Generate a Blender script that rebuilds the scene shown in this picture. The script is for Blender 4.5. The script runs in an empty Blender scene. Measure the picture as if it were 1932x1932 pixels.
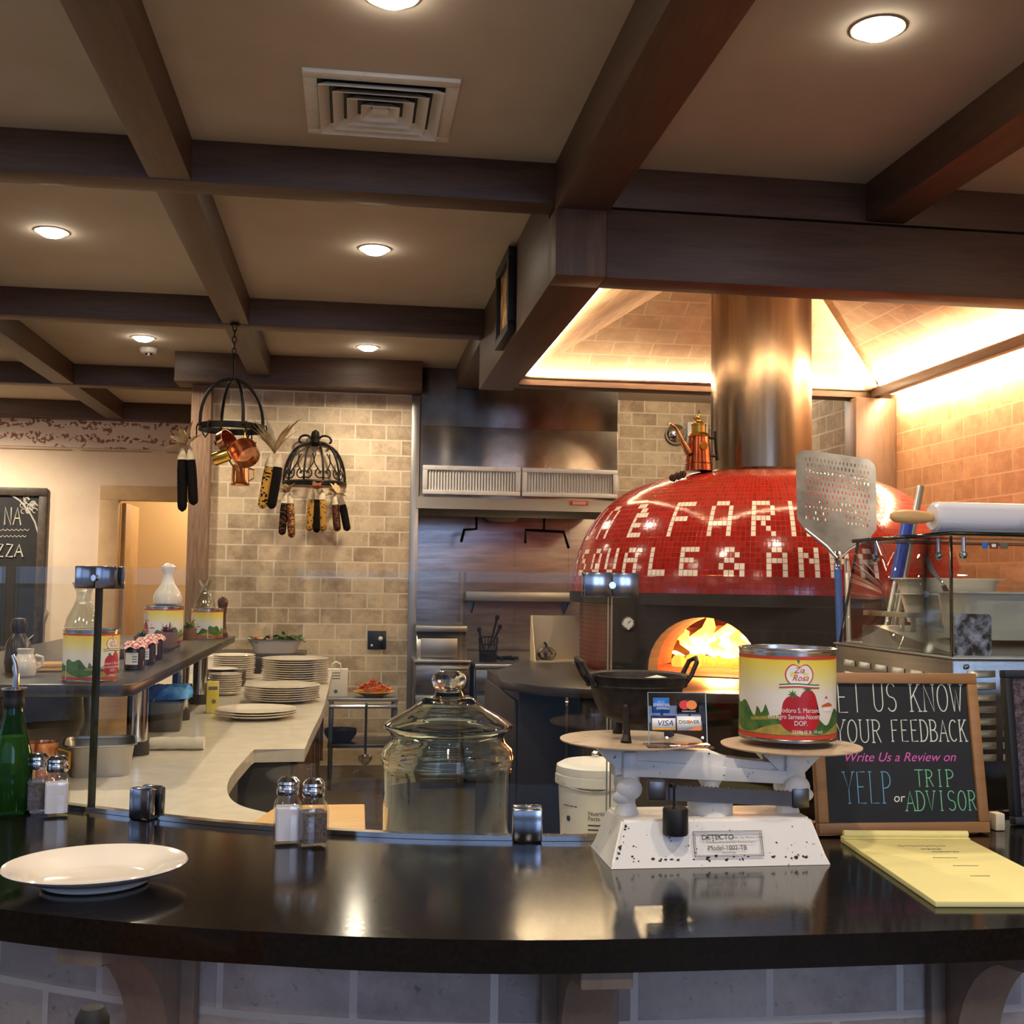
import bpy, bmesh, math, random
from math import pi, sin, cos, sqrt, atan2, radians
from mathutils import Vector, Matrix
random.seed(7)
SC = bpy.context.scene
COL = SC.collection

# ------------------------------------------------------------------ camera
F_PX, YAW, PIT, ROLL, EYE = 2145.0, radians(7.94), radians(3.56), radians(0.815), 1.50
_fw = Vector((sin(YAW) * cos(PIT), cos(YAW) * cos(PIT), sin(PIT)))
_rt = Vector((cos(YAW), -sin(YAW), 0))
_up = _rt.cross(_fw)
CR = _rt * cos(ROLL) + _up * sin(ROLL)
CU = _up * cos(ROLL) - _rt * sin(ROLL)
cam_d = bpy.data.cameras.new('camera')
cam_d.sensor_width = 36
cam_d.lens = 36 * F_PX / 1932
cam_d.clip_start = 0.02
cam = bpy.data.objects.new('camera', cam_d)
COL.objects.link(cam)
cam.matrix_world = Matrix(((CR.x, CU.x, -_fw.x, 0), (CR.y, CU.y, -_fw.y, 0), (CR.z, CU.z, -_fw.z, EYE), (0, 0, 0, 1)))
SC.camera = cam


def P(px, py, x=None, y=None, z=None):
    """Sight line of a measured photo point, cut with a known plane of the room."""
    d = _fw + CR * ((px - 966) / F_PX) - CU * ((py - 966) / F_PX)
    t = x / d.x if x is not None else y / d.y if y is not None else (z - EYE) / d.z
    return Vector((0, 0, EYE)) + d * t


# ------------------------------------------------------------------ world, exposure, main lights
W = bpy.data.worlds.new('world')
SC.world = W
W.use_nodes = True
W.node_tree.nodes['Background'].inputs[0].default_value = (0.42, 0.62, 1.0, 1)
W.node_tree.nodes['Background'].inputs[1].default_value = 0.12
SC.view_settings.view_transform = 'Standard'
SC.view_settings.look = 'None'
SC.view_settings.exposure = 0.0
SC.view_settings.gamma = 1.0
SC.view_settings.use_curve_mapping = False
cy = SC.cycles
cy.max_bounces = 12
cy.diffuse_bounces = 4
cy.glossy_bounces = 4
cy.transmission_bounces = 10
cy.transparent_max_bounces = 24
cy.caustics_reflective = False
cy.caustics_refractive = False
cy.sample_clamp_indirect = 5
cy.use_denoising = True

DAY_GAIN = 1.0       # daylight through the windows
SPOT_W = 76          # each recessed ceiling lamp
HALL_W = 45          # lamp of the back hall
FIRE_W = 42          # oven fire
LED = 230             # emission of the canopy light strips
WARM = (1.0, 0.83, 0.63)
CZ = 3.293           # ceiling height
BZ = 3.116           # underside of the ceiling beams
WINDOWS = [(-4.85, 2.45, 0.1, 1.5, 0.12), (-2.33, 2.45, 0.1, 1.5, 0.12), (0.09, 2.25, 0.1, 1.5, 0.12), (-4.85, 2.45, 1.5, 3.1, 1.3), (-2.33, 2.45, 1.5, 3.1, 1.3), (0.09, 2.25, 1.5, 3.1, 1.3), (1.79, 0.98, 1.45, 3.0, 9.0), (2.85, 0.95, 1.45, 3.0, 9.0)]  # front wall: centre x, width, sill, head, brightness
SIDE_WIN = [(0.5, 1.9, 0.5, 1.42, 0.35), (0.5, 1.9, 1.45, 2.75, 1.6), (2.3, 1.1, 0.5, 1.42, 0.35), (2.3, 1.1, 1.45, 2.75, 3.0)]  # left wall: centre y, width, sill, head, brightness
DAY_C = (0.44, 0.61, 1.0)
WALL_Y = -3.9


def light(name, kind, loc, power, color, size=0.1, rot=(0, 0, 0), size_y=None, spot=None, blend=0.5):
    d = bpy.data.lights.new(name, kind)
    d.energy = power
    d.color = color
    if kind == 'AREA':
        d.size = size
        if size_y:
            d.shape = 'RECTANGLE'
            d.size_y = size_y
    else:
        d.shadow_soft_size = size
    if spot:
        d.spot_size = spot
        d.spot_blend = blend
    o = bpy.data.objects.new(name, d)
    o.location = loc
    o.rotation_euler = rot
    COL.objects.link(o)
    return o


for wx, ww, z0, z1, lv in WINDOWS:
    light('window_daylight', 'AREA', (wx, WALL_Y - 0.12, (z0 + z1) / 2), DAY_GAIN * lv * pi * ww * (z1 - z0), DAY_C, ww, (radians(90), 0, 0), z1 - z0)
for wy, ww, z0, z1, lv in SIDE_WIN:
    light('window_daylight', 'AREA', (-6.32, wy, (z0 + z1) / 2), DAY_GAIN * lv * pi * ww * (z1 - z0), DAY_C, z1 - z0, (0, radians(-90), 0), ww)
LAMPS = [(x, y) for y in (3.4, 6.1, 8.72) for x in (-3.6, -1.59, 0.08)] + [(1.63, 3.35), (3.2, 3.35), (-3.2, 0.7), (-1.59, 0.7), (0.08, 0.7), (1.63, 0.7), (-3.7, 11.1), (-4.9, 11.1), (0.08, -2.0), (1.63, -2.0), (-1.59, -2.0)]
for x, y in LAMPS:
    light('ceiling_lamp_beam', 'SPOT', (x, y, CZ - 0.07), SPOT_W * (3.2 if y > 10 else 1), WARM, 0.05, (0, 0, 0), spot=radians(160), blend=0.9)  # far pair added out of view and boosted to light the cream wall
light('kitchen_wall_fill', 'POINT', (2.75, 9.2, CZ - 0.12), 45, WARM, 0.06)  # unseen fill added to brighten the brick beside the hood; no fixture there
light('hall_lamp', 'POINT', (-1.5, 13.2, 2.6), HALL_W, (1.0, 0.78, 0.5), 0.1)


# ------------------------------------------------------------------ materials
def S(h):
    h = h.lstrip('#')
    c = [int(h[i:i + 2], 16) / 255 for i in (0, 2, 4)]
    return tuple(v / 12.92 if v <= 0.04045 else ((v + 0.055) / 1.055) ** 2.4 for v in c) + (1,)


class NT:
    def __init__(s, name):
        s.m = bpy.data.materials.new(name)
        s.m.use_nodes = True
        s.t = s.m.node_tree
        s.b = s.t.nodes['Principled BSDF']
        s.out = s.t.nodes['Material Output']

    def n(s, typ, **kw):
        o = s.t.nodes.new('ShaderNode' + typ)
        for k, v in kw.items():
            if k.startswith('i_'):
                o.inputs[k[2:].replace('_', ' ')].default_value = v
            elif k.startswith('x'):
                o.inputs[int(k[1:])].default_value = v
            else:
                setattr(o, k, v)
        return o

    def l(s, a, b):
        s.t.links.new(a, b)

    def mix(s, fac, a, b, blend='MIX'):
        o = s.n('Mix', data_type='RGBA', blend_type=blend)
        for sock, v in ((o.inputs[0], fac), (o.inputs[6], a), (o.inputs[7], b)):
            if hasattr(v, 'is_output'):
                s.l(v, sock)
            else:
                sock.default_value = v
        return o.outputs[2]

    def ramp(s, src, stops):
        o = s.n('ValToRGB')
        e = o.color_ramp.elements
        while len(e) < len(stops):
            e.new(0.5)
        for el, (p, c) in zip(e, stops):
            el.position = p
            el.color = c
        s.l(src, o.inputs[0])
        return o.outputs[0]

    def noise(s, scale, vec=None, detail=4, rough=0.6):
        o = s.n('TexNoise')
        o.inputs['Scale'].default_value = scale
        o.inputs['Detail'].default_value = detail
        o.inputs['Roughness'].default_value = rough
        if vec:
            s.l(vec, o.inputs['Vector'])
        return o.outputs['Fac']

    def bump(s, src, strength=0.3, dist=0.01):
        o = s.n('Bump')
        o.inputs['Strength'].default_value = strength
        o.inputs['Distance'].default_value = dist
        s.l(src, o.inputs['Height'])
        s.l(o.outputs[0], s.b.inputs['Normal'])

    def coord(s, which='Object', scale=None):
        o = s.n('TexCoord').outputs[which]
        if scale:
            m = s.n('Mapping')
            m.inputs['Scale'].default_value = scale
            s.l(o, m.inputs[0])
            return m.outputs[0]
        return o


MATS = {}


def mat(name, col, rough=0.5, metal=0.0, col2=None, scale=20, bump=0.0, spec=0.5, coat=0.0, emit=None, estr=0, lo=0.4, hi=0.65, stretch=None, rvar=0):
    if name in MATS:
        return MATS[name]
    k = NT(name)
    c = S(col) if isinstance(col, str) else tuple(col) + (1,)
    k.b.inputs['Base Color'].default_value = c
    k.b.inputs['Roughness'].default_value = rough
    k.b.inputs['Metallic'].default_value = metal
    k.b.inputs['Specular IOR Level'].default_value = spec
    k.b.inputs['Coat Weight'].default_value = coat
    if coat:
        k.b.inputs['Coat Roughness'].default_value = 0.05
    if emit:
        k.b.inputs['Emission Color'].default_value = S(emit) if isinstance(emit, str) else tuple(emit) + (1,)
        k.b.inputs['Emission Strength'].default_value = estr
    if col2 or bump:
        f = k.noise(scale, k.coord('Object', stretch))
        if col2:
            k.l(k.ramp(f, [(lo, c), (hi, S(col2))]), k.b.inputs['Base Color'])
        if bump:
            k.bump(f, bump, 0.004)
        if rvar:
            r = k.n('MapRange', x1=0.3, x2=0.7, x3=rough, x4=rough + rvar)
            k.l(f, r.inputs[0])
            k.l(r.outputs[0], k.b.inputs['Roughness'])
    MATS[name] = k.m
    return k.m


def brick_mat(name, c1, c2, mortar, w=0.254, h=0.127, ms=0.005, dark='#6a5f52', rough=0.75):
    k = NT(name)
    uv = k.coord('UV')
    br = k.n('TexBrick')
    br.inputs['Scale'].default_value = 1.0
    br.inputs['Mortar Size'].default_value = ms
    br.inputs['Mortar Smooth'].default_value = 0.1
    br.inputs['Brick Width'].default_value = w
    br.inputs['Row Height'].default_value = h
    br.inputs['Color1'].default_value = S(c1)
    br.inputs['Color2'].default_value = S(c2)
    br.inputs['Mortar'].default_value = S(mortar)
    br.inputs['Bias'].default_value = -0.1
    br.offset = 0.5
    k.l(uv, br.inputs['Vector'])
    lt = tuple(min(1, v * 1.25) for v in S(c1)[:3]) + (1,)
    f1 = k.ramp(k.noise(7, uv, 6, 0.7), [(0.44, (0, 0, 0, 1)), (0.66, (0.6, 0.6, 0.6, 1))])
    f2 = k.ramp(k.noise(4.5, uv, 5, 0.7), [(0.50, (0, 0, 0, 1)), (0.70, (0.8, 0.8, 0.8, 1))])
    f3 = k.ramp(k.noise(34, uv, 6, 0.75), [(0.60, (0, 0, 0, 1)), (0.68, (0.8, 0.8, 0.8, 1))])
    c = k.mix(f1, br.outputs[0], lt, 'MIX')
    c = k.mix(f2, c, S(c2), 'MIX')
    c = k.mix(f3, c, S(dark), 'MIX')
    c = k.mix(br.outputs[1], c, S(mortar))
    k.l(c, k.b.inputs['Base Color'])
    k.b.inputs['Roughness'].default_value = rough
    inv = k.n('Math', operation='SUBTRACT')
    inv.inputs[0].default_value = 1
    k.l(br.outputs[1], inv.inputs[1])
    add = k.n('Math', operation='ADD')
    k.l(inv.outputs[0], add.inputs[0])
    mul = k.n('Math', operation='MULTIPLY')
    k.l(k.noise(40, uv), mul.inputs[0])
    mul.inputs[1].default_value = 0.5
    k.l(mul.outputs[0], add.inputs[1])
    k.bump(add.outputs[0], 0.5, 0.004)
    MATS[name] = k.m
    return k.m


def wood_mat(name, c1, c2, axis='x', rough=0.5, scale=6, c3=None):
    k = NT(name)
    st = {'x': (0.12, 1.4, 1.4), 'y': (1.4, 0.12, 1.4), 'z': (1.4, 1.4, 0.12)}[axis]
    v = k.coord('Object', tuple(q * scale for q in st))
    a = k.noise(1.5, v, 6, 0.7)
    b = k.noise(9, v, 3, 0.6)
    c = k.ramp(a, [(0.32, S(c1)), (0.68, S(c2))])
    c = k.mix(0.35, c, k.ramp(b, [(0.35, S(c1)), (0.65, S(c3 or c2))]))
    k.l(c, k.b.inputs['Base Color'])
    k.b.inputs['Roughness'].default_value = rough
    k.bump(b, 0.12, 0.003)
    MATS[name] = k.m
    return k.m


def pane_mat(name, tint, refl=1.0, base=0.03, rough=0.0):
    """Clear sheet glass: a see-through tint plus a Fresnel reflection."""
    k = NT(name)
    tr = k.n('BsdfTransparent')
    tr.inputs[0].default_value = tint + (1,)
    gl = k.n('BsdfGlossy')
    gl.inputs['Roughness'].default_value = rough
    lw = k.n('LayerWeight')
    lw.inputs[0].default_value = 0.5
    pw = k.n('Math', operation='POWER')
    pw.inputs[1].default_value = 5.0
    k.l(lw.outputs['Facing'], pw.inputs[0])
    mr = k.n('MapRange', x1=0.0, x2=1.0, x3=base, x4=refl)
    k.l(pw.outputs[0], mr.inputs[0])
    mx = k.n('MixShader')
    k.l(mr.outputs[0], mx.inputs[0])
    k.l(tr.outputs[0], mx.inputs[1])
    k.l(gl.outputs[0], mx.inputs[2])
    k.l(mx.outputs[0], k.out.inputs[0])
    MATS[name] = k.m
    return k.m


def glow(name, col, strength):
    k = NT(name)
    e = k.n('Emission')
    e.inputs[0].default_value = tuple(col) + (1,)
    e.inputs[1].default_value = strength
    k.l(e.outputs[0], k.out.inputs[0])
    MATS[name] = k.m
    return k.m


def flame_mat():
    k = NT('flame')
    e = k.n('Emission')
    z = k.n('SeparateXYZ')
    k.l(k.coord('Generated'), z.inputs[0])
    n = k.noise(9, k.coord('Object'), 4, 0.6)
    add = k.n('Math', operation='ADD')
    k.l(z.outputs[2], add.inputs[0])
    k.l(n, add.inputs[1])
    c = k.ramp(add.outputs[0], [(0.45, (1, 0.78, 0.3, 1)), (0.8, (1, 0.45, 0.08, 1)), (1.0, (1, 0.2, 0.02, 1))])
    k.l(c, e.inputs[0])
    e.inputs[1].default_value = 14.0
    k.l(e.outputs[0], k.out.inputs[0])
    MATS['flame'] = k.m


def solid_glass(name, tint):
    k = NT(name)
    g = k.n('BsdfGlass')
    g.inputs['Color'].default_value = tint + (1,)
    g.inputs['Roughness'].default_value = 0.0
    g.inputs['IOR'].default_value = 1.45
    k.l(g.outputs[0], k.out.inputs[0])
    MATS[name] = k.m


flame_mat()
mat('plaster_tan', '#c4b9ac', 0.9, col2='#beb3a4', scale=3)
mat('plaster_cream', '#ecd8bf', 0.9, col2='#e4cfb4', scale=3)
mat('plaster_hall', '#e2c79c', 0.9)
mat('trim_tan', '#c4a478', 0.6, col2='#bb9a70', scale=6)
mat('floor_tile', '#4e4238', 0.5, col2='#3d342c', scale=5)
wood_mat('beam_x', '#3d2a1e', '#5c4433', 'x', 0.5, 7)
wood_mat('beam_y', '#3d2a1e', '#5c4433', 'y', 0.5, 7)
wood_mat('beam_z', '#453022', '#6b513d', 'z', 0.5, 7)
wood_mat('post_wood', '#6e4f3a', '#94745a', 'z', 0.7, 5, '#b39a80')
wood_mat('corbel_wood', '#7d6c5e', '#96846f', 'z', 0.6, 6)
wood_mat('oak_light', '#d9a765', '#e8bd80', 'x', 0.45, 8)
wood_mat('oak_frame', '#8a6238', '#a97b49', 'x', 0.5, 8)
wood_mat('walnut', '#3f2418', '#5a3524', 'z', 0.4, 20)
brick_mat('brick_wall', '#dcc7a4', '#a58d70', '#eadcc0', dark='#75634e', ms=0.0065)
brick_mat('brick_vault', '#e2c8a8', '#cfae8c', '#ecd9bc', 0.254, 0.127, dark='#b8926e')
brick_mat('brick_side', '#c9a07a', '#a87d58', '#cfae8a', 0.254, 0.127, dark='#8a6547')
brick_mat('brick_bar', '#beb4aa', '#938a84', '#cfc9c0', 0.2, 0.1, 0.006, dark='#6a625c')
mat('steel', '#a8a6a4', 0.27, 1.0, col2='#8f8c8a', scale=3, stretch=(1, 1, 8))
mat('flue_steel', '#a08d78', 0.24, 1.0, col2='#7d6c5c', scale=9, stretch=(1, 1, 0.05), lo=0.35, hi=0.65)
mat('steel_dark', '#75726f', 0.33, 1.0, col2='#5d5a58', scale=4)
mat('steel_brush', '#b8b6b2', 0.38, 1.0)
mat('chrome', '#d8d8d8', 0.12, 1.0)
mat('clip_steel', '#9a9ca2', 0.16, 1.0)
mat('iron', '#17140f', 0.5, 0.6)
mat('black', '#0d0c0b', 0.5)
mat('black_soot', '#161110', 0.75)
mat('rubber', '#141416', 0.6)
mat('granite_black', '#0d0b0a', 0.1, 0, col2='#17130f', scale=160, spec=0.55, rvar=0.06)
mat('stone_dark', '#2c2723', 0.3, col2='#3b342e', scale=60)
mat('quartz', '#d9cfbd', 0.22, col2='#e2d9c8', scale=14)
mat('cabinet_grey', '#6e6a64', 0.4, 0.2)
mat('cabinet_dark', '#2b2320', 0.5, spec=0.3)
mat('dark_panel', '#3a322c', 0.45, 0.3, spec=0.3)
mat('china', '#e2dad0', 0.12, coat=0.4)
mat('china_cream', '#eadfce', 0.12, coat=0.4)
mat('copper', '#d9996c', 0.24, 1.0, col2='#b9744a', scale=18)
mat('brass', '#c9a04a', 0.22, 1.0)
mat('white_enamel', '#e3e0da', 0.4, col2='#d2ccc2', scale=14, lo=0.55, hi=0.75)
mat('white_plastic', '#e9e6df', 0.35)
mat('tub_plastic', '#f3eddc', 0.35)
mat('cloth_white', '#d8cfbd', 0.9, bump=0.4, scale=60)
mat('cardstock', '#e8e2d4', 0.8)
mat('chalkboard', '#15171b', 0.7, col2='#1d2024', scale=8)
mat('chalk_white', '#dfe8dc', 0.9)
mat('chalk_mint', '#a9dcc0', 0.9)
mat('chalk_pink', '#d860b8', 0.9)
mat('chalk_blue', '#6aa6cf', 0.9)
mat('chalk_green', '#7fd09c', 0.9)
mat('paper_yellow', '#e8dd98', 0.8)
mat('ink_grey', '#e0d48e', 0.9)
mat('salt', '#e8e8f0', 0.9)
mat('pepper', '#4a423e', 0.95, col2='#7a706a', scale=400)
mat('leaf', '#4c6b32', 0.6, col2='#6f8a45', scale=30)
mat('leaf_dark', '#2f4a22', 0.6, col2='#4b6a34', scale=30)
mat('leaf_red', '#6b2b34', 0.6, col2='#8a4a4a', scale=30)
mat('terracotta', '#7a5a48', 0.8)
mat('corn_purple', '#0b0605', 0.7, spec=0.15)
mat('corn_gold', '#b98a2e', 0.35)
mat('corn_brown', '#5a2a12', 0.35)
mat('husk', '#c2a67c', 0.85, col2='#8d7350', scale=20)
mat('husk_pale', '#e3d5b8', 0.85, col2='#c9b48c', scale=20)
mat('ribbon_orange', '#e06a20', 0.6)
mat('marble', '#e8e6ea', 0.2, col2='#a6a4b2', scale=7, lo=0.52, hi=0.75)
mat('blue_paint', '#234f96', 0.4)
mat('blue_grip', '#1c3c9c', 0.4)
mat('blue_cloth', '#2c6fc4', 0.7, col2='#5aa6e0', scale=18)
mat('label_white', '#ece8e0', 0.6)
mat('label_red', '#c8402c', 0.6)
mat('text_grey', '#6a6660', 0.8)
mat('text_dark', '#2c2b2e', 0.8)
mat('tin_metal', '#c4c0b8', 0.22, 1.0)
mat('jam', '#2a1416', 0.1, coat=0.5)
mat('green_glass', '#1f6b3a', 0.05)
mat('chips', '#e2853a', 0.7, col2='#c9552e', scale=40)
mat('dish_yellow', '#dba53a', 0.4)
mat('wall_plate', '#16181f', 0.4)
mat('red_tile_base', '#5a1512', 0.3, col2='#48110f', scale=20)
mat('cream_and_lit_metal', '#d9c39c', 0.45, 0.2)  # plain cream on the tub rack; on the niche box, painted warm light
mat('log', '#2b1a12', 0.9, col2='#5a3a24', scale=12)
mat('ember', '#ff5a10', 0.9, emit=(1, 0.25, 0.03), estr=3)
pane_mat('glass', (0.95, 0.97, 0.96), 0.95, 0.035)
pane_mat('glass_thin', (0.93, 0.95, 0.93), 1.0, 0.10)
solid_glass('glass_jar', (0.93, 0.96, 0.93))
pane_mat('glass_clear', (0.97, 0.97, 0.97), 1.0, 0.05)
pane_mat('acrylic', (0.95, 0.95, 0.96), 1.0, 0.05)
pane_mat('window_glass', (0.96, 0.97, 0.98), 1.0, 0.04)
mat('glass_edge', '#07120f', 0.15, spec=0.8)
mat('glass_edge_pale', '#8fa098', 0.15, spec=0.8)
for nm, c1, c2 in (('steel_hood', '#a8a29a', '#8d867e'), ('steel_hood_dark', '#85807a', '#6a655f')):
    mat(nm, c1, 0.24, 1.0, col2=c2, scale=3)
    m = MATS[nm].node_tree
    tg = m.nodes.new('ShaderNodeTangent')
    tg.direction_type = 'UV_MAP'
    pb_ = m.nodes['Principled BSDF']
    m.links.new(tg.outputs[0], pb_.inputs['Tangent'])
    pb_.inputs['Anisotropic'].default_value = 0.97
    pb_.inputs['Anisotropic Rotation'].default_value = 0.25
glow('lamp_glow', (1.0, 0.86, 0.66), 60)
glow('led_glow', (1.0, 0.72, 0.42), LED)


# ------------------------------------------------------------------ mesh building
class MB:
    def __init__(s):
        s.bm = bmesh.new()
        s.mi = 0
        s.uvl = s.bm.loops.layers.uv.new('UVMap')
        s.custom = set()

    def _tag(s, faces):
        for f in faces:
            f.material_index = s.mi
            f.smooth = True
        return faces

    def poly(s, pts):
        return s._tag([s.bm.faces.new([s.bm.verts.new(p) for p in pts])])[0]

    def uvpoly(s, pts, uvs):
        f = s.poly(pts)
        for lp, uv in zip(f.loops, uvs):
            lp[s.uvl].uv = uv
        s.custom.add(f)
        return f

    def box(s, x0, x1, y0, y1, z0, z1, bev=0, M=None, seg=2):
        v = [s.bm.verts.new(p) for p in ((x0, y0, z0), (x1, y0, z0), (x1, y1, z0), (x0, y1, z0), (x0, y0, z1), (x1, y0, z1), (x1, y1, z1), (x0, y1, z1))]
        fs = [s.bm.faces.new([v[i] for i in q]) for q in ((3, 2, 1, 0), (4, 5, 6, 7), (0, 1, 5, 4), (1, 2, 6, 5), (2, 3, 7, 6), (3, 0, 4, 7))]
        if bev:
            es = list({e for f in fs for e in f.edges})
            r = bmesh.ops.bevel(s.bm, geom=es, offset=bev, segments=seg, profile=0.5, affect='EDGES')
            fs = list({f for f in r['faces']} | {f for f in fs if f.is_valid})
            v = list({q for f in fs for q in f.verts})
        s._tag(fs)
        if M is not None:
            bmesh.ops.transform(s.bm, matrix=M, verts=v)
        return fs

    def prism(s, pts, h, M=None, bev=0):
        """Outline in xy, extruded 0..h in z, then moved by M."""
        n = len(pts)
        lo = [s.bm.verts.new((p[0], p[1], 0)) for p in pts]
        hi = [s.bm.verts.new((p[0], p[1], h)) for p in pts]
        fs = [s.bm.faces.new(list(reversed(lo))), s.bm.faces.new(hi)]
        for i in range(n):
            j = (i + 1) % n
            fs.append(s.bm.faces.new((lo[i], lo[j], hi[j], hi[i])))
        vs = lo + hi
        if bev:
            es = [e for f in fs[:2] for e in f.edges]
            r = bmesh.ops.bevel(s.bm, geom=es, offset=bev, segments=2, profile=0.5, affect='EDGES')
            fs = list({f for f in r['faces']} | {f for f in fs if f.is_valid})
            vs = list({q for f in fs for q in f.verts})
        s._tag(fs)
        if M is not None:
            bmesh.ops.transform(s.bm, matrix=M, verts=vs)
        return fs

    def grid(s, fn, nu, nv, closed_u=False, closed_v=False):
        """Surface from fn(i, j) -> point."""
        V = [[s.bm.verts.new(fn(i, j)) for j in range(nv + (0 if closed_v else 1))] for i in range(nu + (0 if closed_u else 1))]
        out = []
        for i in range(nu):
            for j in range(nv):
                a, b = V[i][j], V[(i + 1) % len(V)][j]
                c, d = V[(i + 1) % len(V)][(j + 1) % len(V[0])], V[i][(j + 1) % len(V[0])]
                out.append(s.bm.faces.new((a, b, c, d)))
        s._tag(out)
        return out, V

    def lathe(s, prof, n=32, M=None, cap=True, sx=1.0, sy=1.0):
        """Profile [(r, z)] turned about z. Zero radii close to a point."""
        rings = []
        vs = []
        for r, z in prof:
            if r < 1e-6:
                ring = [s.bm.verts.new((0, 0, z))]
            else:
                ring = [s.bm.verts.new((r * sx * cos(2 * pi * k / n), r * sy * sin(2 * pi * k / n), z)) for k in range(n)]
            rings.append(ring)
            vs += ring
        fs = []
        for a, b in zip(rings, rings[1:]):
            if len(a) == 1 and len(b) == 1:
                continue
            for k in range(n):
                j = (k + 1) % n
                if len(a) == 1:
                    fs.append(s.bm.faces.new((a[0], b[j], b[k])))
                elif len(b) == 1:
                    fs.append(s.bm.faces.new((a[k], a[j], b[0])))
                else:
                    fs.append(s.bm.faces.new((a[k], a[j], b[j], b[k])))
        if cap:
            if len(rings[0]) > 1:
                fs.append(s.bm.faces.new(list(reversed(rings[0]))))
            if len(rings[-1]) > 1:
                fs.append(s.bm.faces.new(rings[-1]))
        s._tag(fs)
        if M is not None:
            bmesh.ops.transform(s.bm, matrix=M, verts=vs)
        return fs

    def cyl(s, a, b, r, n=16, r2=None):
        a, b = Vector(a), Vector(b)
        d = b - a
        M = Matrix.Translation(a) @ d.to_track_quat('Z', 'Y').to_matrix().to_4x4()
        return s.lathe([(r, 0), (r if r2 is None else r2, d.length)], n, M)

    def ball(s, c, r, n=16, m=10, sc=(1, 1, 1), M=None):
        prof = [(r * sin(pi * k / m), -r * cos(pi * k / m)) for k in range(m + 1)]
        prof[0] = (0, -r)
        prof[-1] = (0, r)
        T = Matrix.Translation(c)
        if M is not None:
            T = T @ M
        return s.lathe(prof, n, T @ Matrix.Diagonal((*sc, 1)))

    def tube(s, pts, r, n=8, closed=False):
        pts = [Vector(p) for p in pts]
        m = len(pts)
        rr = r if isinstance(r, (list, tuple)) else [r] * m
        rings = []
        ref = None
        for i, p in enumerate(pts):
            if closed:
                t = pts[(i + 1) % m] - pts[i - 1]
            else:
                t = pts[min(i + 1, m - 1)] - pts[max(i - 1, 0)]
            t.normalize()
            if ref is None:
                ref = t.orthogonal().normalized()
            else:
                ref = (ref - t * ref.dot(t))
                ref = ref.normalized() if ref.length > 1e-6 else t.orthogonal().normalized()
            b = t.cross(ref)
            rings.append([s.bm.verts.new(p + (ref * cos(2 * pi * k / n) + b * sin(2 * pi * k / n)) * rr[i]) for k in range(n)])
        fs = []
        seq = list(zip(rings, rings[1:])) + ([(rings[-1], rings[0])] if closed else [])
        for a, b in seq:
            for k in range(n):
                j = (k + 1) % n
                fs.append(s.bm.faces.new((a[k], a[j], b[j], b[k])))
        if not closed:
            fs.append(s.bm.faces.new(list(reversed(rings[0]))))
            fs.append(s.bm.faces.new(rings[-1]))
        s._tag(fs)
        return fs

    def raw(s, verts, faces, M=None):
        vs = [s.bm.verts.new(v) for v in verts]
        fs = []
        for f in faces:
            try:
                fs.append(s.bm.faces.new([vs[i] for i in f]))
            except ValueError:
                pass
        s._tag(fs)
        if M is not None:
            bmesh.ops.transform(s.bm, matrix=M, verts=vs)
        return vs

    def text(s, body, size, M=None, shear=0.0, align='CENTER', warp=None, sx=1.0):
        cu = bpy.data.curves.new('lettering', 'FONT')
        cu.body = body
        cu.size = size
        cu.shear = shear
        cu.align_x = align
        cu.align_y = 'CENTER'
        o = bpy.data.objects.new('lettering', cu)
        COL.objects.link(o)
        me = bpy.data.meshes.new_from_object(o)
        vs = [Vector((v.co.x * sx, v.co.y, 0)) for v in me.vertices]
        if warp:
            vs = [Vector(warp(v.x, v.y)) for v in vs]
        s.raw(vs, [list(p.vertices) for p in me.polygons], M)
        bpy.data.objects.remove(o)
        bpy.data.curves.remove(cu)
        bpy.data.meshes.remove(me)

    def build(s, name, mats, parent=None, loc=None, rz=0.0, smooth=35, fixn=True):
        if fixn:
            bmesh.ops.recalc_face_normals(s.bm, faces=s.bm.faces)
        s.bm.normal_update()
        for f in s.bm.faces:
            if f in s.custom:
                continue
            n = f.normal
            ax = max(range(3), key=lambda q: abs(n[q]))
            for lp in f.loops:
                c = lp.vert.co
                lp[s.uvl].uv = ((c.x, c.y), (c.x, c.z), (c.y, c.z))[2 - ax] if ax != 0 else (c.y, c.z)
        me = bpy.data.meshes.new(name)
        s.bm.to_mesh(me)
        s.bm.free()
        if smooth:
            me.set_sharp_from_angle(angle=radians(smooth))
        for m in (mats if isinstance(mats, (list, tuple)) else [mats]):
            me.materials.append(MATS[m])
        o = bpy.data.objects.new(name, me)
        COL.objects.link(o)
        if parent:
            o.parent = parent
        if loc is not None:
            o.location = loc
        o.rotation_euler.z = rz
        return o


def tag(o, label, cat, group=None, kind=None):
    o['label'] = label
    o['category'] = cat
    if group:
        o['group'] = group
    if kind:
        o['kind'] = kind
    return o


def T(name, label, cat, loc=(0, 0, 0), rz=0.0, group=None, kind=None):
    o = bpy.data.objects.new(name, None)
    o.empty_display_size = 0.05
    COL.objects.link(o)
    o.location = loc
    o.rotation_euler.z = rz
    return tag(o, label, cat, group, kind)


def copy_tree(o, parent=None, loc=None, rz=None):
    c = o.copy()
    COL.objects.link(c)
    if parent:
        c.parent = parent
    if loc is not None:
        c.location = loc
    if rz is not None:
        c.rotation_euler.z = rz
    for ch in list(o.children):
        copy_tree(ch, c)
    return c


def struct(o, label=None):
    o['kind'] = 'structure'
    if label:
        o['label'] = label
    return o


def tr(x=0, y=0, z=0):
    return Matrix.Translation((x, y, z))


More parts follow.
